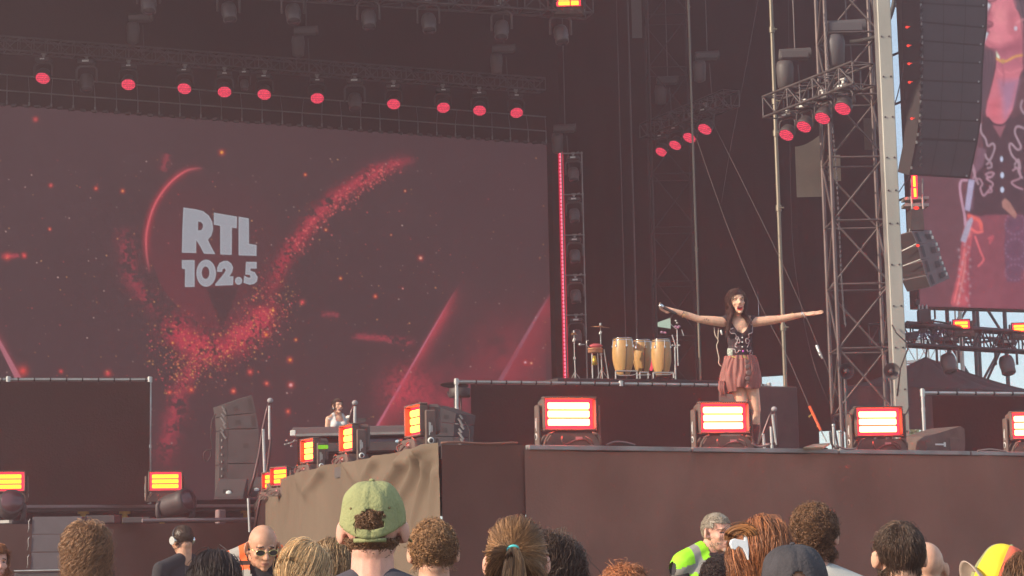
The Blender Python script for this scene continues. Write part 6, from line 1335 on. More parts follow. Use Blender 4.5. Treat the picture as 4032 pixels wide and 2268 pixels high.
def person(lab, px, ptop, Y, H_extra, skinm, shirtm, hm=None, style=None, hk=None, rz=0.0, yaw=0.0, pitch=0.0, roll=0.0, fem=False, open_=0.0, shirt_short=True, browm=None, ears=True, group=None, floor=0.0, base_z=None, hs=1.0, sw=1.0, shirt=True, wide=1.0, voxel=.006, neck_r=1.0, name='person', drop=0.0):
    q = P(px, ptop, Y); Ht = q.z - floor - H_extra + drop; rt = empty(name, (q.x, Y, floor), rz, lab, 'person', group); H = Ht
    hc = Vector((0, drop * .9, H - drop - .118 * hs)); Hm = Matrix.Translation(hc) @ Matrix.Rotation(yaw, 4, 'Z') @ Matrix.Rotation(pitch, 4, 'X') @ Matrix.Rotation(roll, 4, 'Y') @ Matrix.Scale(hs, 4)
    b = xf(head_prims(open_, fem, ears, wide), Hm); nr = (.047 if fem else .057) * neck_r
    b.cap_(Hm @ Vector((0, -.022, -.055)), (0, -.035, H - .30), nr, nr * 1.12, 14); torso_prims(b, H, 0, True, fem, sw=sw)
    for s in (-1, 1):
        kz = (H - .92) * .54 + .04; b.cap_((s * .085, 0, H - .90), (s * .095, .01, kz), .082, .055, 12); b.cap_((s * .095, .01, kz), (s * .10, -.02, .09), .052, .034, 12); b.cap_((s * .10, -.03, .04), (s * .11, .13, .03), .036, .028, 10)
    Mi = Hm.inverted(); hp = head_post(open_)
    def asg(c, n):
        qn = c @ np.array(Mi.to_3x3()).T + np.array(Mi.translation); idx = np.zeros(len(c)); return face_assign(qn, idx, open_, 1, 2, 3, 4, 5), None
    body = remeshed(b, 'body', [skinm, browm or M_brow, M_lip, M_eye, M_teeth, M_mouth], voxel, 4, rt, post=lambda c: hp(c, Mi, Hm), assign=asg)
    if shirt:
        b = MB(); torso_prims(b, H, .014, True, fem, sw=sw, short=shirt_short); s_ = remeshed(b, 'shirt', shirtm, .012, 5, rt)
        def wr(c): return c
        b = MB(); b.ell((0, 0, H - .88), (.176 * sw, .126, .14), nu=18, nv=10)
        for s in (-1, 1):
            kz = (H - .92) * .54 + .04; b.cap_((s * .085, 0, H - .92), (s * .095, .01, kz), .098, .072, 12); b.cap_((s * .095, .01, kz), (s * .10, -.015, .13), .070, .058, 12)
        remeshed(b, 'trousers', mat('denim', (.06, .07, .10), .85, var=.2), .02, 4, rt)
    hr = None
    if style: hr = hair(style, rt, Hm, hm, **(hk or {}))
    return rt, H, Hm, hr
# ---------------------------------------------------------------- headwear
def cap_mesh(parent, M, m, wide=1.0, h=.118, seed=0, backhole=True, brimdir=1, panels=None, droop=.0, strap=True, hole=.036, rim=.016, flip=0.0):
    """six panel cap: seams, wrinkles, button, arched opening at the back with its strap, brim at the front"""
    rimz = rim
    def surf(u, v, inf=0.0):
        a = u * 2 * math.pi - math.pi / 2; t = v  # v 0 rim .. 1 top
        el = math.sin(t * math.pi / 2); rr = math.cos(t * math.pi / 2) ** .62
        seam = min(abs(((u * 6) % 1) - 0), abs(((u * 6) % 1) - 1)); sg = -.0036 * math.exp(-(seam / .035) ** 2) * (1 - t * .3)
        wr = .004 * mnoise.noise(Vector((math.cos(a) * 2.3 + seed, math.sin(a) * 2.3, t * 3.2))) + .0035 * mnoise.noise(Vector((math.cos(a) * 6 + seed, math.sin(a) * 6, t * 2.2))) * (1 - t)
        rx = (.087 + inf + sg + wr) * wide; ry = .112 + inf + sg + wr
        return M @ Vector((rx * rr * math.cos(a), ry * rr * math.sin(a) - .012, rimz - .034 * droop * max(0, -math.sin(a)) ** 2 * (1 - t) + (h - rimz) * el + wr * .6))
    nu, nv = 96, 26; vs = [surf(i / nu, j / nv) for j in range(nv + 1) for i in range(nu)]; fs = []; mi = []
    for j in range(nv):
        for i in range(nu):
            u = (i + .5) / nu; v = (j + .5) / nv; du = min(u, 1 - u) * 2 * math.pi * .09
            if backhole and du ** 2 + ((v - .06) * .13) ** 2 < hole ** 2 and not (v * .13 < .016): continue
            fs.append((j * nu + i, j * nu + (i + 1) % nu, (j + 1) * nu + (i + 1) % nu, (j + 1) * nu + i)); mi.append(0 if panels is None else panels(u))
    b = MB(); b.v = [tuple(v) for v in vs]; b.f = [list(f) for f in fs]; b.m = mi; b.sm = [True] * len(fs); o = b.build('cap', m, parent)
    sd_ = o.modifiers.new('thick', 'SOLIDIFY'); sd_.thickness = .002; sd_.offset = -1
    b = MB(); b.ell(M @ Vector((0, -.01, h + .002)), (.008, .008, .005)); b.build('button', m[0] if isinstance(m, list) else m, o)
    b = MB()
    def brim(u, v):
        a = (u - .5) * 1.9; r = .100 + .062 * v * math.cos(a * .85); return M @ Matrix.Translation((0, .09, 0)) @ Matrix.Rotation(flip, 4, 'X') @ Matrix.Translation((0, -.09, 0)) @ Vector((.9 * r * math.sin(a), r * math.cos(a) - .012 + .0 * v, -.008 - .020 * v * v - .018 * math.sin(abs(a)) ** 2 * v))
    b.grid(brim, 20, 6); bo = b.build('brim', m[-1] if isinstance(m, list) else m, o); s2 = bo.modifiers.new('thick', 'SOLIDIFY'); s2.thickness = .003
    return o
def glasses(parent, M, lensm, framem):
    b = MB()
    for s in (-1, 1):
        b.tube([M @ Vector((s * .034 + .024 * math.cos(a), .101 - .012 * abs(s * .034 + .024 * math.cos(a)) * 6, -.002 + .016 * math.sin(a))) for a in [k / 14 * 2 * math.pi for k in range(14)]], .0018, 5, closed=True)
        b.tube([M @ Vector((s * .058, .085, .003)), M @ Vector((s * .076, .03, .004)), M @ Vector((s * .079, -.012, .0))], .0018, 5)
    b.tube([M @ Vector((-.011, .102, .004)), M @ Vector((.011, .102, .004))], .0018, 5); o = b.build('glasses', framem, parent); b = MB()
    for s in (-1, 1): b.add([M @ Vector((s * .034 + .023 * math.cos(a), .1005 - .012 * abs(s * .034 + .023 * math.cos(a)) * 6, -.002 + .0155 * math.sin(a))) for a in [k / 14 * 2 * math.pi for k in range(14)]], [list(range(14)) if s > 0 else list(range(14))])
    b.build('lens', lensm, o); return o
def collar_ring(parent, H, r, z, m, nm='collar', tr=.008, ry=None):
    b = MB(); b.tube([(r * math.cos(a), -.03 + (ry or r) * math.sin(a), z + .02 * -math.sin(a)) for a in [k / 20 * 2 * math.pi for k in range(20)]], tr, 6, closed=True); return b.build(nm, m, parent)
def vest(parent, H, mo, mg, sw=1.0, cross=False, neck=.07, zb=.52):
    """hi-vis vest: open V front over a black shirt, grey reflective bands"""
    b = MB(); torso_prims(b, H, .030, False, sw=sw * 1.05)
    for s in (-1, 1): b.cap_((s * .15 * sw, -.02, H - .345), (s * .195 * sw, -.02, H - .37), .078, .074, 12)
    def asg(c, n):
        idx = np.zeros(len(c)); z = H - c[:, 2]; x = np.abs(c[:, 0])
        idx[(np.abs(z - zb - .30 * np.maximum(0, x - .12)) < .026) | (np.abs(z - zb - .2) < .028)] = 1; idx[(np.abs(x - .125 * sw) < .024) & (z < .70)] = 1; idx[np.abs(x - .125 * sw) > .024 + 9] = 1
        kill = (z > .80) | ((c[:, 1] > 0) & (x < neck * (1 - (z - .25) / .42)) & (z < .66)) | ((x < .078) & (z < .315) & (c[:, 1] < .03)) | (x > .245 * sw)
        return idx, kill
    o = remeshed(b, 'safety_vest', [mo, mg], .010, 3, parent, assign=asg)
    b = MB()
    for s in (-1, 1): b.box((s * .095, .135, H - zb + .06), (.06, .006, .022))
    b.build('vest_patch', mat('patch_dark', (.12, .06, .05), .7), o); return o

M_tblack = mat('tee_black', (.035, .03, .034), .9, var=.15, vscale=9); M_tgrey = mat('tee_grey', (.50, .48, .45), .9, var=.08, vscale=9); M_tdark = mat('tee_charcoal', (.07, .06, .075), .9, var=.15)
M_twhite = mat('tee_white', (.68, .66, .64), .9, var=.06); M_tblue = mat('shirt_blue_pattern', (.10, .11, .26), .85, var=.9, vscale=38, tint=(.30, .22, .32)); M_tred = mat('tee_red', (.45, .07, .06), .85)
HB = hair_mat('brown', (.21, .105, .052)); HBl = hair_mat('blonde', (.78, .53, .29)); HD = hair_mat('dark', (.055, .034, .028)); HR = hair_mat('auburn', (.40, .15, .06)); HCh = hair_mat('chestnut', (.36, .19, .09)); HG = hair_mat('grey', (.38, .31, .24)); HDk = hair_mat('darkbrown', (.10, .058, .038)); HLB = hair_mat('lightbrown', (.40, .25, .13)); HRd = hair_mat('redcurl', (.50, .19, .08)); HFr = hair_mat('frizz', (.36, .19, .10))

# the man in the green cap
M_capg = mat('cap_green', (.30, .30, .135), .9, var=.12, vscale=14, bump=.3, bscale=120)
rt, H, Hm, _ = person('man seen from behind in a washed green cap worn over curly brown hair', 1466, 1888, 5.45, .018, M_skC, M_tdark, HB, 'curly', dict(seed=3, n=2400, len=.036, puff=.010, free=-1, amp=.004, region=lambda p: (p[:, 1] < -.02) & (((p[:, 2] < -.020) & (p[:, 2] > -.112) & (np.abs(p[:, 0]) < .066 * (1.15 + (p[:, 2] + .02) / .11))) | ((p[:, 2] < .052) & (np.abs(p[:, 0]) < .034))), grav=.8, jit=.25, shell=False), pitch=.06, sw=1.1, voxel=.005, wide=1.04)
cp = cap_mesh(rt, Hm, M_capg, 1.02, .132, 3, droop=1.0, hole=.042)
b = MB(); b.tube([Hm @ Vector((.087 * math.cos(a) * .5, -.112 + .004 * 0 - .004, -.022)) for a in (0, math.pi)], .006, 5); b.build('strap', M_capg, cp)
b = MB()
for k, (x, z) in enumerate(((-.052, .062), (.052, .062), (-.02, .09), (.025, .088))): b.lathe([(.003, 0), (.0035, .0015)], Hm @ Vector((x, -.094 + abs(z - .06) * .9, z)), (x * 3, -1, .4), 8)
b.build('eyelet', mat('eyelet_brown', (.20, .13, .05), .6), cp)
collar_ring(rt, H, .080, H - .283, mat('collar_pale', (.42, .46, .34), .8), tr=.004)
b = MB(); b.box((-.02, -.118, H - .385), (.17, .004, .05)); b.build('shirt_print', mat('print_white', (.8, .8, .78), .8), rt)
# faded curly man
person('man with curly brown hair and faded neckline standing between green cap and ponytail', 1704, 2034, 7.45, .016, M_skA, M_tdark, HCh, 'curly', dict(seed=8, n=3400, len=.035, puff=.016, amp=.0055, freq=330, jit=.4, region=lambda p: region_full(p) & (p[:, 2] > -.045 + .055 * np.abs(np.sin(p[:, 0] * 7919) * np.cos(p[:, 1] * 6131)) + .35 * np.maximum(0, p[:, 1])), shell=False), rz=R(6), sw=1.0)
# ponytail
rt, H, Hm, _ = person('woman with long brown ponytail held by a bright cyan hair tie', 2030, 2046, 5.75, .006, M_skC, M_tblack, HCh, 'ponytail', dict(seed=12, jit=.4, tie=(-.012, -.114, .046), tail=.34), fem=True, rz=R(2), pitch=.10, hs=.98, wide=1.06)
b = MB(); c_ = Vector((-.012, -.118, .046)); b.tube([Hm @ (c_ + Vector((.017 * math.cos(a), -.004 - .006 * math.sin(a), .015 * math.sin(a)))) for a in [k / 16 * 2 * math.pi for k in range(16)]], .0045, 6, closed=True); b.build('hair_tie', mat('cyan_tie', (.10, .62, .62), .5), rt)
person('woman with long dark frizzy hair half hidden behind the ponytail', 2150, 2090, 6.6, .03, M_skB, M_tblack, HDk, 'long', dict(seed=15, len=.40, puff=.05, amp=.012, freq=70, noise=.25, n=3600, wind=(.35, 0, 0)), fem=True, rz=R(-10))
# low red curls
person('person with bushy red curls just showing at the bottom between ponytail and green vest', 2456, 2212, 8.0, .035, M_skA, M_tred, HRd, 'curly', dict(seed=17, n=2600, len=.09, puff=.034, amp=.009, freq=110, grav=.5, thick=1.1), fem=True)
# guard with the green vest
M_hvg = mat('hivis_green', (.36, .85, .02), .7); M_hvo = mat('hivis_orange', (.95, .16, .035), .7); M_refl = mat('reflective_grey', (.32, .29, .26), .5)
rt, H, Hm, _ = person('guard with short grey hair and goatee in a neon green safety vest', 2808, 2016, 12.1, .006, M_skC, M_tblack, HG, 'curly', dict(seed=21, n=2600, len=.012, puff=.008, amp=.002, freq=300, jit=.35, region=region_short, shell=True), rz=math.pi + R(28), yaw=R(10), pitch=-.05, browm=mat('brow_grey', (.12, .08, .06), .8), sw=1.15, neck_r=1.2, drop=.045)
vest(rt, H, M_hvg, M_refl, 1.18, zb=.352)
b = MB(); b.ell(Hm @ Vector((0, .076, -.100)), (.019, .014, .016)); merge(b, xf(MB().ell((0, 0, 0), (.020, .008, .006)), Matrix.Translation(Hm @ Vector((0, .092, -.052))) )); b.build('goatee', mat('goatee_grey', (.30, .25, .22), .9), rt)
# bald guard with orange vest and sunglasses
rt, H, Hm, _ = person('bald guard with dark sunglasses in an orange safety vest, looking down', 1028, 2067, 10.4, .0, M_skB, M_tblack, None, None, None, rz=math.pi + R(12), yaw=R(8), pitch=-.30, sw=1.14, neck_r=1.15, voxel=.005, drop=.12, hs=.97)
vest(rt, H, M_hvo, mat('reflective_beige', (.42, .38, .33), .5), 1.12, neck=.085, zb=.372); glasses(rt, Hm, M_lens, mat('gold_frame', (.75, .62, .25), .25, .8))
b = MB()
for s in (-1, 1): b.cyl(Hm @ Vector((s * .086, .006, -.036)), Hm @ Vector((s * .086, .006, -.048)), .004, n=6)
b.build('earring', M_chrome, rt)
# curly updo on the left
person('woman with a tall mass of frizzy light brown curls at the lower left', 340, 2040, 10.2, .045, M_skA, M_tdark, HFr, 'long', dict(seed=25, n=5200, len=.24, puff=.040, amp=.013, freq=85, noise=.35, thick=1.1, jit=.45, S=22, crown=(.0, -.03, .13)), fem=True, rz=R(15))
# technician in black with headphones
rt, H, Hm, _ = person('stage technician in a black T-shirt wearing headphones, turned away below the floor lamp', 716, 2066, 16.5, .008, M_skB, M_tblack, HDk, 'curly', dict(seed=28, n=1500, len=.016, puff=.010, amp=.002, freq=300), rz=R(48), pitch=-.25, sw=1.25, shirt_short=True)
b = MB(); b.tube([Hm @ Vector((.092 * math.cos(a), -.005, .118 * math.sin(a))) for a in [k / 14 * math.pi for k in range(15)]], .008, 6); hp_ = b.build('headphones', M_casing, rt)
for s in (-1, 1): b = MB(); b.cyl(Hm @ Vector((s * .078, -.005, -.004)), Hm @ Vector((s * .108, -.005, -.004)), .034, n=14); b.build('ear_cup', M_chrome, hp_)
person('person with smooth dark hair low beside the orange vest', 848, 2156, 7.4, .010, M_skB, M_tblack, HD, 'long', dict(seed=31, len=.30, puff=.012, n=4200, amp=.003), fem=True)
person('blonde woman with wavy loosely tied hair in front of the stage corner', 1208, 2122, 7.5, .012, M_skA, M_tblack, HBl, 'long', dict(seed=34, len=.30, puff=.012, n=6500, amp=.004, freq=40, jit=.5, crown=(.03, .03, .13)), fem=True, rz=R(-14))
rt, H, Hm, _ = person('woman with light brown hair and a small flower clip behind the blonde head', 1312, 2110, 8.2, .012, M_skA, M_tdark, HLB, 'long', dict(seed=36, len=.30, puff=.012, n=4500, amp=.006, jit=.4), fem=True, rz=R(10))
b = MB()
for k in range(5): b.ell(Hm @ Vector((-.015 + .010 * math.cos(k * 1.26), -.128, -.045 + .010 * math.sin(k * 1.26))), (.008, .005, .008), nu=8, nv=5)
b.build('flower_clip', M_twhite, rt)
# dark curls between vest and auburn hair
person('person with tight dark curls in front of the green vest', 2828, 2180, 10.0, .020, M_skB, M_tblack, HD, 'curly', dict(seed=39, n=2200, len=.045, puff=.024, amp=.007, freq=200))
# auburn hair with claw clip
rt, H, Hm, _ = person('woman with auburn hair pinned up by a big white claw clip', 3004, 2022, 6.9, .02, M_skA, M_tblack, HR, 'long', dict(seed=42, len=.34, puff=.016, n=6500, amp=.005, freq=45, jit=.45, crown=(-.05, .0, .125), wind=(.05, 0, 0)), fem=True, rz=R(-20), hs=1.04, wide=1.04, yaw=R(-15))
Mr = Matrix.Rotation(-R(-20), 3, 'Z'); b = MB(); cpx = [(2873, 2142), (2878, 2126), (2890, 2120), (2906, 2124), (2930, 2128), (2933, 2104), (2938, 2103), (2943, 2130), (2946, 2165), (2944, 2206), (2934, 2182), (2922, 2160), (2906, 2150), (2892, 2164), (2880, 2160)]
s_ = mpp(6.5); b.prism([((x - 2910) * s_, -(y - 2150) * s_) for x, y in cpx], .022, Mr @ (P(2910, 2150, 6.53) - rt.location), Mr @ Vector((1, .12, 0)), (0, 0, 1)); co = b.build('claw_clip', mat('white_clip', (.85, .85, .88), .15), rt)
bv = co.modifiers.new('bevel', 'BEVEL'); bv.width = .004; bv.segments = 3
def loop_hair(parent, c, m, seed, N=420, R0=.030):
    rs = np.random.default_rng(seed); th = np.linspace(.2, 3.3, 14)[None, :]; off_ = rs.normal(0, .007, (N, 1)); rr = R0 + off_; y = rs.normal(-.02, .010, (N, 1)) + 0 * th; P_ = np.stack([c[0] + rr * np.cos(th) * 1.25, c[1] + y, c[2] + rr * np.sin(th) * .95], -1); return strand_mesh('hair_twist', P_, rs.uniform(.0009, .0018, N), m, parent, .4, seed)
loop_hair(rt, Mr @ (P(2925, 2118, 6.56) - rt.location), HCh if False else hair_mat('golden', (.34, .14, .045)), 44)
b = MB(); c_ = Hm @ Vector((-.07, .11, -.01)); b.tube([c_ + Vector((0, .02 * math.cos(a), .018 * math.sin(a))) for a in [k / 14 * 2 * math.pi for k in range(14)]], .0015, 5, closed=True); b.build('glasses', M_dsteel, rt)
# black cap
M_capb = mat('cap_black', (.050, .043, .048), .9, var=.25, vscale=16, bump=.3, bscale=120)
rt, H, Hm, _ = person('person in a plain black cap in front of the auburn hair', 3118, 2136, 5.35, .018, M_skB, M_tblack, HD, 'curly', dict(seed=47, n=700, len=.03, puff=.01, amp=.003, region=lambda p: (p[:, 1] < .0) & (p[:, 2] < .0) & (p[:, 2] > -.06), shell=False), sw=1.0)
cap_mesh(rt, Hm, M_capb, 1.04, .130, 9, droop=.6)
# tall curly man in grey tee
person('tall man with dense brown curls in a pale grey T-shirt', 3198, 1970, 7.9, .022, M_skC, M_tgrey, HB, 'curly', dict(seed=50, n=4600, len=.034, puff=.022, region=region_short, shell=True, amp=.0065, freq=300, jit=.45), rz=R(-5), sw=1.12)
# dark haired man with blue shirt
rt, H, Hm, _ = person('man with neatly combed dark brown hair in a blue patterned shirt', 3533, 2047, 6.95, .010, M_skA, M_tblue, HDk, 'combed', dict(seed=53, jit=.55, n=5000, len=.036, puff=.013, amp=.002, swirl=.15, lift=.3), rz=R(4), sw=1.0, wide=1.03)
collar_ring(rt, H, .072, H - .262, M_tblue, tr=.014)
# bald man behind
person('bald man half hidden behind the dark haired man', 3640, 2130, 8.6, .0, M_skA, M_tdark, rz=R(-3))
# rainbow cap
cols = [mat('cap_' + n_, c_, .85) for n_, c_ in (('green', (.05, .45, .12)), ('yellow', (.85, .58, .03)), ('orange', (.80, .15, .08)), ('purple', (.30, .04, .20)), ('blue', (.05, .12, .45)), ('red', (.60, .03, .05)))] + [mat('cap_brim_beige', (.50, .37, .30), .85)]
rt, H, Hm, _ = person('person in a rainbow panelled cap with a beige brim at the right', 3925, 2150, 7.3, .018, M_skA, M_tdark, HD, 'curly', dict(seed=57, len=.05, n=900, puff=.012, region=lambda p: (p[:, 2] < -.01) & (p[:, 1] < .02), shell=False), fem=True, rz=R(0), roll=.12, hs=.84)
Mc = Hm @ Matrix.Rotation(R(100), 4, 'Z') @ Matrix.Rotation(.25, 4, 'X')
cap_mesh(rt, Mc @ Matrix.Scale(1.12, 4), cols, 1.25, .135, 4, panels=lambda u: [3, 4, 0, 1, 2, 5][int(u * 6) % 6], backhole=False, rim=-.035, flip=.7)
person('person with brown hair cut off by the right edge of the photo', 4062, 2168, 7.0, .012, M_skA, M_tdark, HB, 'long', dict(seed=59, n=2500, len=.3), fem=True)
person('person in a red top cut off by the left edge of the photo', -14, 2140, 13.5, .010, M_skC, M_tred, HR, 'curly', dict(seed=61, n=1400, len=.06, puff=.02, amp=.008), rz=R(-150), fem=True)
# keyboard player
rt, H, Hm, _ = person('keyboard player in a white tank top singing with her head tilted, hair tied back', 1330, 1571, 35.3, .006, M_skS, M_twhite, HD, 'ponytail', dict(seed=64, n=2600, open_face=True, tie=(.02, -.11, .02), tail=.12, jit=.2), rz=math.pi + R(25), yaw=R(12), pitch=.12, roll=-.15, fem=True, open_=.7, floor=ZS, hs=1.06, shirt=False)
b = MB(); torso_prims(b, H, .012, False, True)
remeshed(b, 'tank_top', M_twhite, .012, 3, rt, assign=lambda c, n: (np.zeros(len(c)), (c[:, 2] > H - .33) & ((np.abs(c[:, 0]) > .115) | (np.abs(c[:, 0]) < .06)) | (c[:, 2] > H - .40) & (np.abs(c[:, 0]) < .07) & (c[:, 1] > 0)))
b = MB(); b.ell(Hm @ Vector((.086, .002, -.05)), (.010, .006, .022)); b.build('earring', M_white, rt)
b = MB(); b.cap_(P(1368, 1643, 34.9) - Vector((0, 0, 0)), P(1380, 1640, 34.85), .03, .03); tag(b.build('white_microphone_ball', M_white), 'small white microphone tip beside the keyboard player', 'microphone')
# ================================================================== THE SINGER
YS_ = 21.0; sp = mpp(YS_); s_or = P(2915, 1780, YS_); sg = empty('person', (s_or.x, s_or.y, ZS), label='singer in a black embroidered waistcoat and dusty red skirt with both arms spread wide', cat='person'); SO = Vector(sg.location)
def S(px, py, dy=0.0): return P(px, py, YS_ + dy) - SO
hc = S(2903, 1189, -.03)
Hm = Matrix.Translation(hc) @ Matrix.Rotation(math.pi + R(6), 4, 'Z') @ Matrix.Rotation(.10, 4, 'X') @ Matrix.Rotation(R(5), 4, 'Y') @ Matrix.Scale(1.07, 4)
def torso_s(b, inf=0.0, sh=True):
    b.ell(S(2911, 1292), (.135 + inf, .095 + inf, .13 + inf), nu=22, nv=14); b.ell(S(2912, 1340), (.122 + inf, .088 + inf, .13 + inf), nu=22, nv=14); b.ell(S(2913, 1385), (.125 + inf, .09 + inf, .11 + inf), nu=22, nv=14); b.ell(S(2915, 1430), (.15 + inf, .105 + inf, .11 + inf), nu=22, nv=14)
    for x in (2888, 2938): b.ell(S(x, 1308, -.06), (.058 + inf, .05 + inf, .056 + inf), nu=16, nv=10)
    if sh:
        for x0, x1 in ((2893, 2856), (2922, 2962)): b.cap_(S(x0, 1250, .02), S(x1, 1262, .01), .040 + inf, .047 + inf, 12)
b = xf(head_prims(.95, True), Hm); b.cap_(Hm @ Vector((0, -.02, -.055)), S(2908, 1262, .02), .046, .054, 16); torso_s(b)
aL = [S(2848, 1268, 0), S(2752, 1257, -.05), S(2649, 1222, -.10)]; aR = [S(2970, 1268, 0), S(3072, 1256, -.03), S(3172, 1237, -.05)]
for a in (aL, aR):
    b.cap_(a[0], a[0].lerp(a[1], .5), .054, .050, 14); b.cap_(a[0].lerp(a[1], .5), a[1], .050, .039, 14); b.cap_(a[1], a[1].lerp(a[2], .4), .039, .037, 14); b.cap_(a[1].lerp(a[2], .4), a[2], .037, .0235, 14)
hand_prims(b, aL[2] + (S(2640, 1220, -.1) - aL[2]) * .5, S(2575, 1212, -.14) - aL[2], Vector((.05, -.75, .65)), 1.02, .42, -1, .22)
hand_prims(b, aR[2], S(3255, 1229, -.09) - aR[2], Vector((.05, -.45, .9)), 1.08, .06, 1, .14)
kn1 = S(2932, 1612, -.06); kn2 = S(2976, 1615, -.03); an1 = S(2930, 1742, .05); an2 = S(2968, 1744, -.05)
for hp_, kn, an in ((S(2884, 1462, 0), kn1, an1), (S(2948, 1462, 0), kn2, an2)):
    b.cap_(hp_, hp_.lerp(kn, .5), .088, .074, 16); b.cap_(hp_.lerp(kn, .5), kn, .074, .052, 16); b.cap_(kn, kn.lerp(an, .35), .048, .052, 14); b.cap_(kn.lerp(an, .35), an, .052, .032, 14)
    ft = Vector((an.x, an.y, .035)); b.cap_(ft + Vector((0, .03, 0)), ft + Vector((.01, -.13, -.005)), .034, .026, 12); b.cap_(an, ft, .032, .034, 12)
Mi = Hm.inverted(); hpst = head_post(.95)
SOa = np.array(SO); CMT = np.array(CM.transposed())
def pxof(c):
    q = (c + SOa - np.array([0, 0, CAMZ])) @ CMT.T; return 2016 + F * q[:, 0] / -q[:, 2], 1134 - F * q[:, 1] / -q[:, 2]
def asg(c, n):
    q = c @ np.array(Mi.to_3x3()).T + np.array(Mi.translation); idx = face_assign(q, np.zeros(len(c)), .95, 1, 2, 3, 4, 5, True); px, py = pxof(c)
    t = fbm(px / 3.2, py / 3.2, 2, 3); idx[(((px - 2781) / 11) ** 2 + ((py - 1260) / 6) ** 2 < 1) & (t > .55) & (n[:, 1] < -.1)] = 6; return idx, None
body = remeshed(b, 'body', [M_skS, M_brow, M_lipr, M_eye, M_teeth, M_mouth, mat('tattoo', (.22, .11, .09), .6)], .0046, 3, sg, post=lambda c: hpst(c, Mi, Hm), assign=asg)
# waistcoat
b = MB(); torso_s(b, .011)
VN = [(2868, 1222), (2874, 1252), (2886, 1278), (2904, 1304), (2922, 1313), (2936, 1302), (2950, 1276), (2956, 1250), (2960, 1222)]
def vasg(c, n):
    px, py = pxof(c); D = sdist(px, py, VN); bottom = 1406 + 8 * np.clip(1 - np.abs(px - 2912) / 40, 0, 1) - 10 * (np.abs(px - 2912) > 48); front = n[:, 1] < .25
    kill = ((D < 0) & front) | (py > bottom) | ((py < 1246) & ((px > 2874) & (px < 2952))) ; teal = (py > 1372) & (px < 2884); return np.where(teal & front, 1, 0), kill
M_vest = mat('waistcoat_black', (.040, .024, .030), .8, var=.3, vscale=14, bump=.3, bscale=90)
vo = remeshed(b, 'waistcoat', [M_vest, mat('teal_brocade', (.20, .25, .22), .7, var=.6, vscale=70, tint=(.40, .42, .36))], .006, 3, sg, assign=vasg)
vv = [tuple(v.co) for v in vo.data.vertices]; bvh = BVHTree.FromPolygons(vv, [tuple(p.vertices) for p in vo.data.polygons])
def onvest(px, py, off=.004, tree=bvh):
    d_ = ray(px, py).normalized(); o_ = Vector((0, 0, CAMZ)) - SO; h = tree.ray_cast(o_, d_)
    if h[0] is None: return None
    return h[0] - d_ * off
M_emb = mat('silver_embroidery', (.46, .36, .36), .5)
def C8(pts): return [(2550 + .2911 * x, 1120 + .2911 * y) for x, y in pts]
EMB = [[(1100, 490), (1125, 520), (1105, 560), (1130, 600), (1160, 590), (1110, 620), (1130, 660), (1180, 665), (1200, 700), (1195, 740), (1240, 740), (1245, 790), (1200, 790), (1185, 840), (1215, 850)],
       [(1130, 875), (1180, 880), (1190, 920), (1220, 920), (1235, 890), (1260, 900)], [(1370, 440), (1400, 480), (1380, 520), (1420, 560), (1430, 620), (1400, 660), (1370, 670), (1370, 720), (1330, 740), (1340, 800), (1370, 790), (1350, 850)],
       [(1345, 880), (1360, 910), (1400, 890), (1380, 940), (1410, 950), (1420, 910), (1445, 900)], [(1200, 700), (1230, 720), (1215, 760), (1200, 820)], [(1330, 730), (1380, 760), (1350, 800)]]
b = MB()
for pl in EMB:
    pts = [onvest(*p) for p in catmull(C8(pl), 5)]; pts = [p for p in pts if p is not None]
    if len(pts) > 2: b.tube(pts, .0052, 5)
o = b.build('embroidery', M_emb, vo); tag(o, kind='stuff')
for y in (1329, 1347, 1366):
    p = onvest(2923, y, .006)
    if p: b = MB(); b.ell(p, (.0085, .006, .0085)); b.build('button', M_white, vo)
p = onvest(2926, 1383, .008)
if p: b = MB(); b.ell(p, (.011, .008, .011)); b.build('buckle_gem', mat('violet_gem', (.70, .12, .60), .2), vo)
# skirt: gathered and folded
cen = [(2914, 1402, .158, .115), (2915, 1425, .180, .13), (2916, 1465, .208, .155), (2917, 1500, .216, .165), (2916, 1532, .206, .16)]
def skf(u, v):
    t = v * (len(cen) - 1); k = min(int(t), len(cen) - 2); f_ = t - k; a_ = cen[k]; c_ = cen[k + 1]; px, py, rx, ry = [a_[i] * (1 - f_) + c_[i] * f_ for i in range(4)]; a = u * 2 * math.pi
    nz = mnoise.noise(Vector((math.cos(a) * 1.6, math.sin(a) * 1.6, v * 1.3))); fold = .010 * math.sin(a * 11 + 3.5 * nz + 1.2 * v) * (.3 + v * .7) + .006 * math.sin(a * 27 + v * 5 + 4 * nz) * (1 - v * .6) + .022 * nz * v + .010 * mnoise.noise(Vector((math.cos(a) * 5, math.sin(a) * 5, v * 3))); c0 = S(px, py); drop = (-.05 * v if math.cos(a) < -.3 else 0) + (.012 * math.cos(a * 3)) * v
    tuck = 0; return (c0.x + (rx + fold + tuck) * math.cos(a), c0.y + (ry + fold + tuck) * math.sin(a), c0.z + drop)
b = MB(); b.grid(skf, 200, 34); M_skirt = mat('dusty_red_skirt', (.27, .095, .080), .62, var=.22, vscale=6, spec=.4); sk_ = b.build('skirt', M_skirt, sg); md = sk_.modifiers.new('t', 'SOLIDIFY'); md.thickness = .003
b = MB()
for dx in (-6, 0, 7): b.tube([S(2842 + dx, 1500, -.1), S(2840 + dx * 1.2, 1530, -.11), S(2846 + dx, 1548, -.11), S(2850 + dx * 1.5, 1562, -.1)], [.016, .018, .012, .004], 7)
b.build('tassel', M_skirt, sk_)
b = MB()
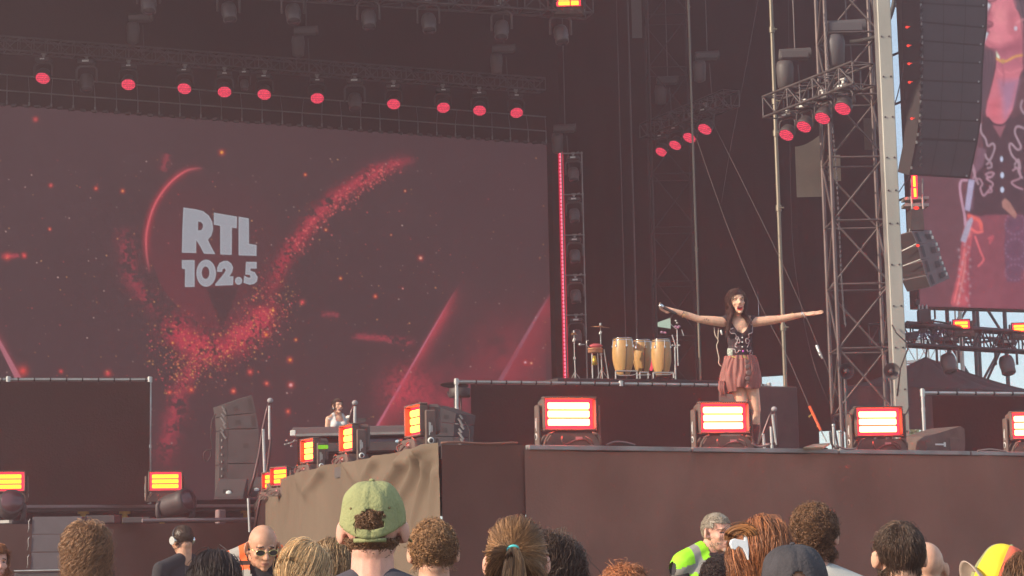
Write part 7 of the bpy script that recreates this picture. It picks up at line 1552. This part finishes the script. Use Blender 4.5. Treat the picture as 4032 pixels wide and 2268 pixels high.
for (x, y, r_) in ((2941, 1424, .022), (2945, 1444, .030), (2949, 1468, .032), (2944, 1490, .026), (2943, 1508, .016)): b.lathe([(.001, 0), (r_ * .4, .003), (r_ * .6, .0), (r_, .004), (r_, -.006)], S(x, y, -.175), (.1, -1, 0), 18)
b.build('hanging_medallion', mat('pewter', (.20, .12, .11), .45, .3), sk_)
b = MB(); b.tube([onv for onv in [S(x, y, -.115) for x, y in ((2880, 1404), (2915, 1412), (2935, 1400), (2945, 1416))]], .007, 6); b.prism([(0, 0), (.05, -.045), (.0, -.035)], .004, S(2925, 1396, -.125)); b.build('yellow_sash', mat('ochre_sash', (.45, .33, .12), .8), sk_)
# boots
for kn, an in ((kn1, an1), (kn2, an2)):
    b = MB(); t0 = kn.lerp(an, .52); b.cap_(t0, an, .056, .040, 14); ft = Vector((an.x, an.y, .04)); b.cap_(an, ft, .040, .042, 12); b.cap_(ft + Vector((0, .035, 0)), ft + Vector((.01, -.14, -.004)), .040, .032, 12); remeshed(b, 'boot', mat('boot_dark', (.06, .03, .035), .5), .008, 2, sg)
# microphone in the raised hand, bracelets, cord
b = MB(); m0 = S(2602, 1205, -.165); m1 = S(2650, 1230, -.155); ax = (m1 - m0).normalized(); b.lathe([(.016, .02), (.017, .06), (.0135, .17), (.012, .19)], m0, ax, 14); mic = b.build('microphone', M_casing, None); mic.location = SO; tag(mic, 'black handheld microphone with silver head in the singer\'s hand', 'microphone')
b = MB(); b.ell(m0, (.026, .026, .026)); b.lathe([(.024, .005), (.019, .03)], m0, ax, 14); b.build('grille', M_chrome, mic)
def brace(c, d, r, m, nm='bracelet', tr=.004):
    u, w = basis(d); b = MB(); b.tube([c + (u * math.cos(a) + w * math.sin(a)) * r for a in [k / 18 * 2 * math.pi for k in range(18)]], tr, 6, closed=True); return b.build(nm, m, sg)
M_gold = mat('gold', (.70, .48, .20), .3, .9); M_brz = mat('brown_bangle', (.22, .12, .08), .4, .3)
brace(S(2684, 1237, -.085), aL[2] - aL[1] + Vector((0, 0, .1)), .037, M_brz); brace(S(2694, 1239, -.083), aL[2] - aL[1] + Vector((0, 0, .1)), .039, M_gold, tr=.003)
brace(S(3156, 1240, -.05), aR[2] - aR[1] + Vector((0, 0, -.05)), .032, M_chrome, tr=.005); brace(S(3163, 1240, -.05), aR[2] - aR[1] + Vector((0, 0, .1)), .034, M_white, tr=.004); brace(S(3121, 1241, -.05), aR[2] - aR[1], .035, M_gold, tr=.0025)
b = MB(); b.tube([Vector(p) for p in catmull([tuple(S(x, y, .0)) for x, y in ((2812, 1290), (2816, 1318), (2828, 1340), (2822, 1360), (2826, 1385), (2831, 1410), (2830, 1430), (2841, 1443))], 5)], .006, 6); b.tube([S(2829, 1292), S(2828, 1315), S(2827, 1340)], .006, 5); b.build('cream_cord', mat('cream_cord', (.62, .48, .38), .8), sg)
b = MB(); b.tube([S(2838, 1300, -.1), S(2843, 1318, -.105)], .01, 6); b.build('silver_clip', M_white, vo)
# long windblown dark hair with a side parting
TS = Hm.inverted()
def tc(px, py, r, dy=0): return (tuple(TS @ S(px, py, dy)), r)
hs_ = hair('long', sg, Hm, hair_mat('singer', (.085, .036, .028), .36), seed=71, len=.32, n=4800, puff=.014, amp=.015, freq=32, S=20, noise=.10, crown=(-.030, .055, .11), jit=.4, thick=1.15, inertia=.62, wind=(.32, .0, 0), back=.35, open_face=True, hairline=.090,
           coll=[tc(2911, 1292, (.142, .105, .135)), tc(2888, 1308, (.06, .06, .06), -.06), tc(2938, 1308, (.06, .06, .06), -.06), tc(2860, 1262, (.06, .06, .05)), tc(2962, 1262, (.06, .06, .05)), tc(2914, 1280, (.085, .12, .16), -.12)])
b = MB(); 
for s in (-1, 1): b.ell(Hm @ Vector((s * .086, .0, -.045)), (.006, .004, .014))
b.build('earring', M_chrome, sg)
# ================================================================== HAZE (pink volume added for the lens flare veil and thin stage fog)
b = MB(); b.box((0, 30, 8.6), (80, 80, 19.6)); hz = b.build("flare_veil_haze", M_black); hz.data.materials.clear(); HAZE_D = .0060
m = bpy.data.materials.new('flare_veil_and_fog'); m.use_nodes = True; t = m.node_tree; t.nodes.clear()
o_ = t.nodes.new('ShaderNodeOutputMaterial'); v_ = t.nodes.new('ShaderNodeVolumePrincipled')
v_.inputs['Color'].default_value = (.97, .62, .62, 1); v_.inputs['Density'].default_value = HAZE_D; v_.inputs['Anisotropy'].default_value = .6
t.links.new(v_.outputs[0], o_.inputs['Volume']); hz.data.materials.append(m); tag(hz, kind='stuff')
sc.cycles.volume_step_rate = 4
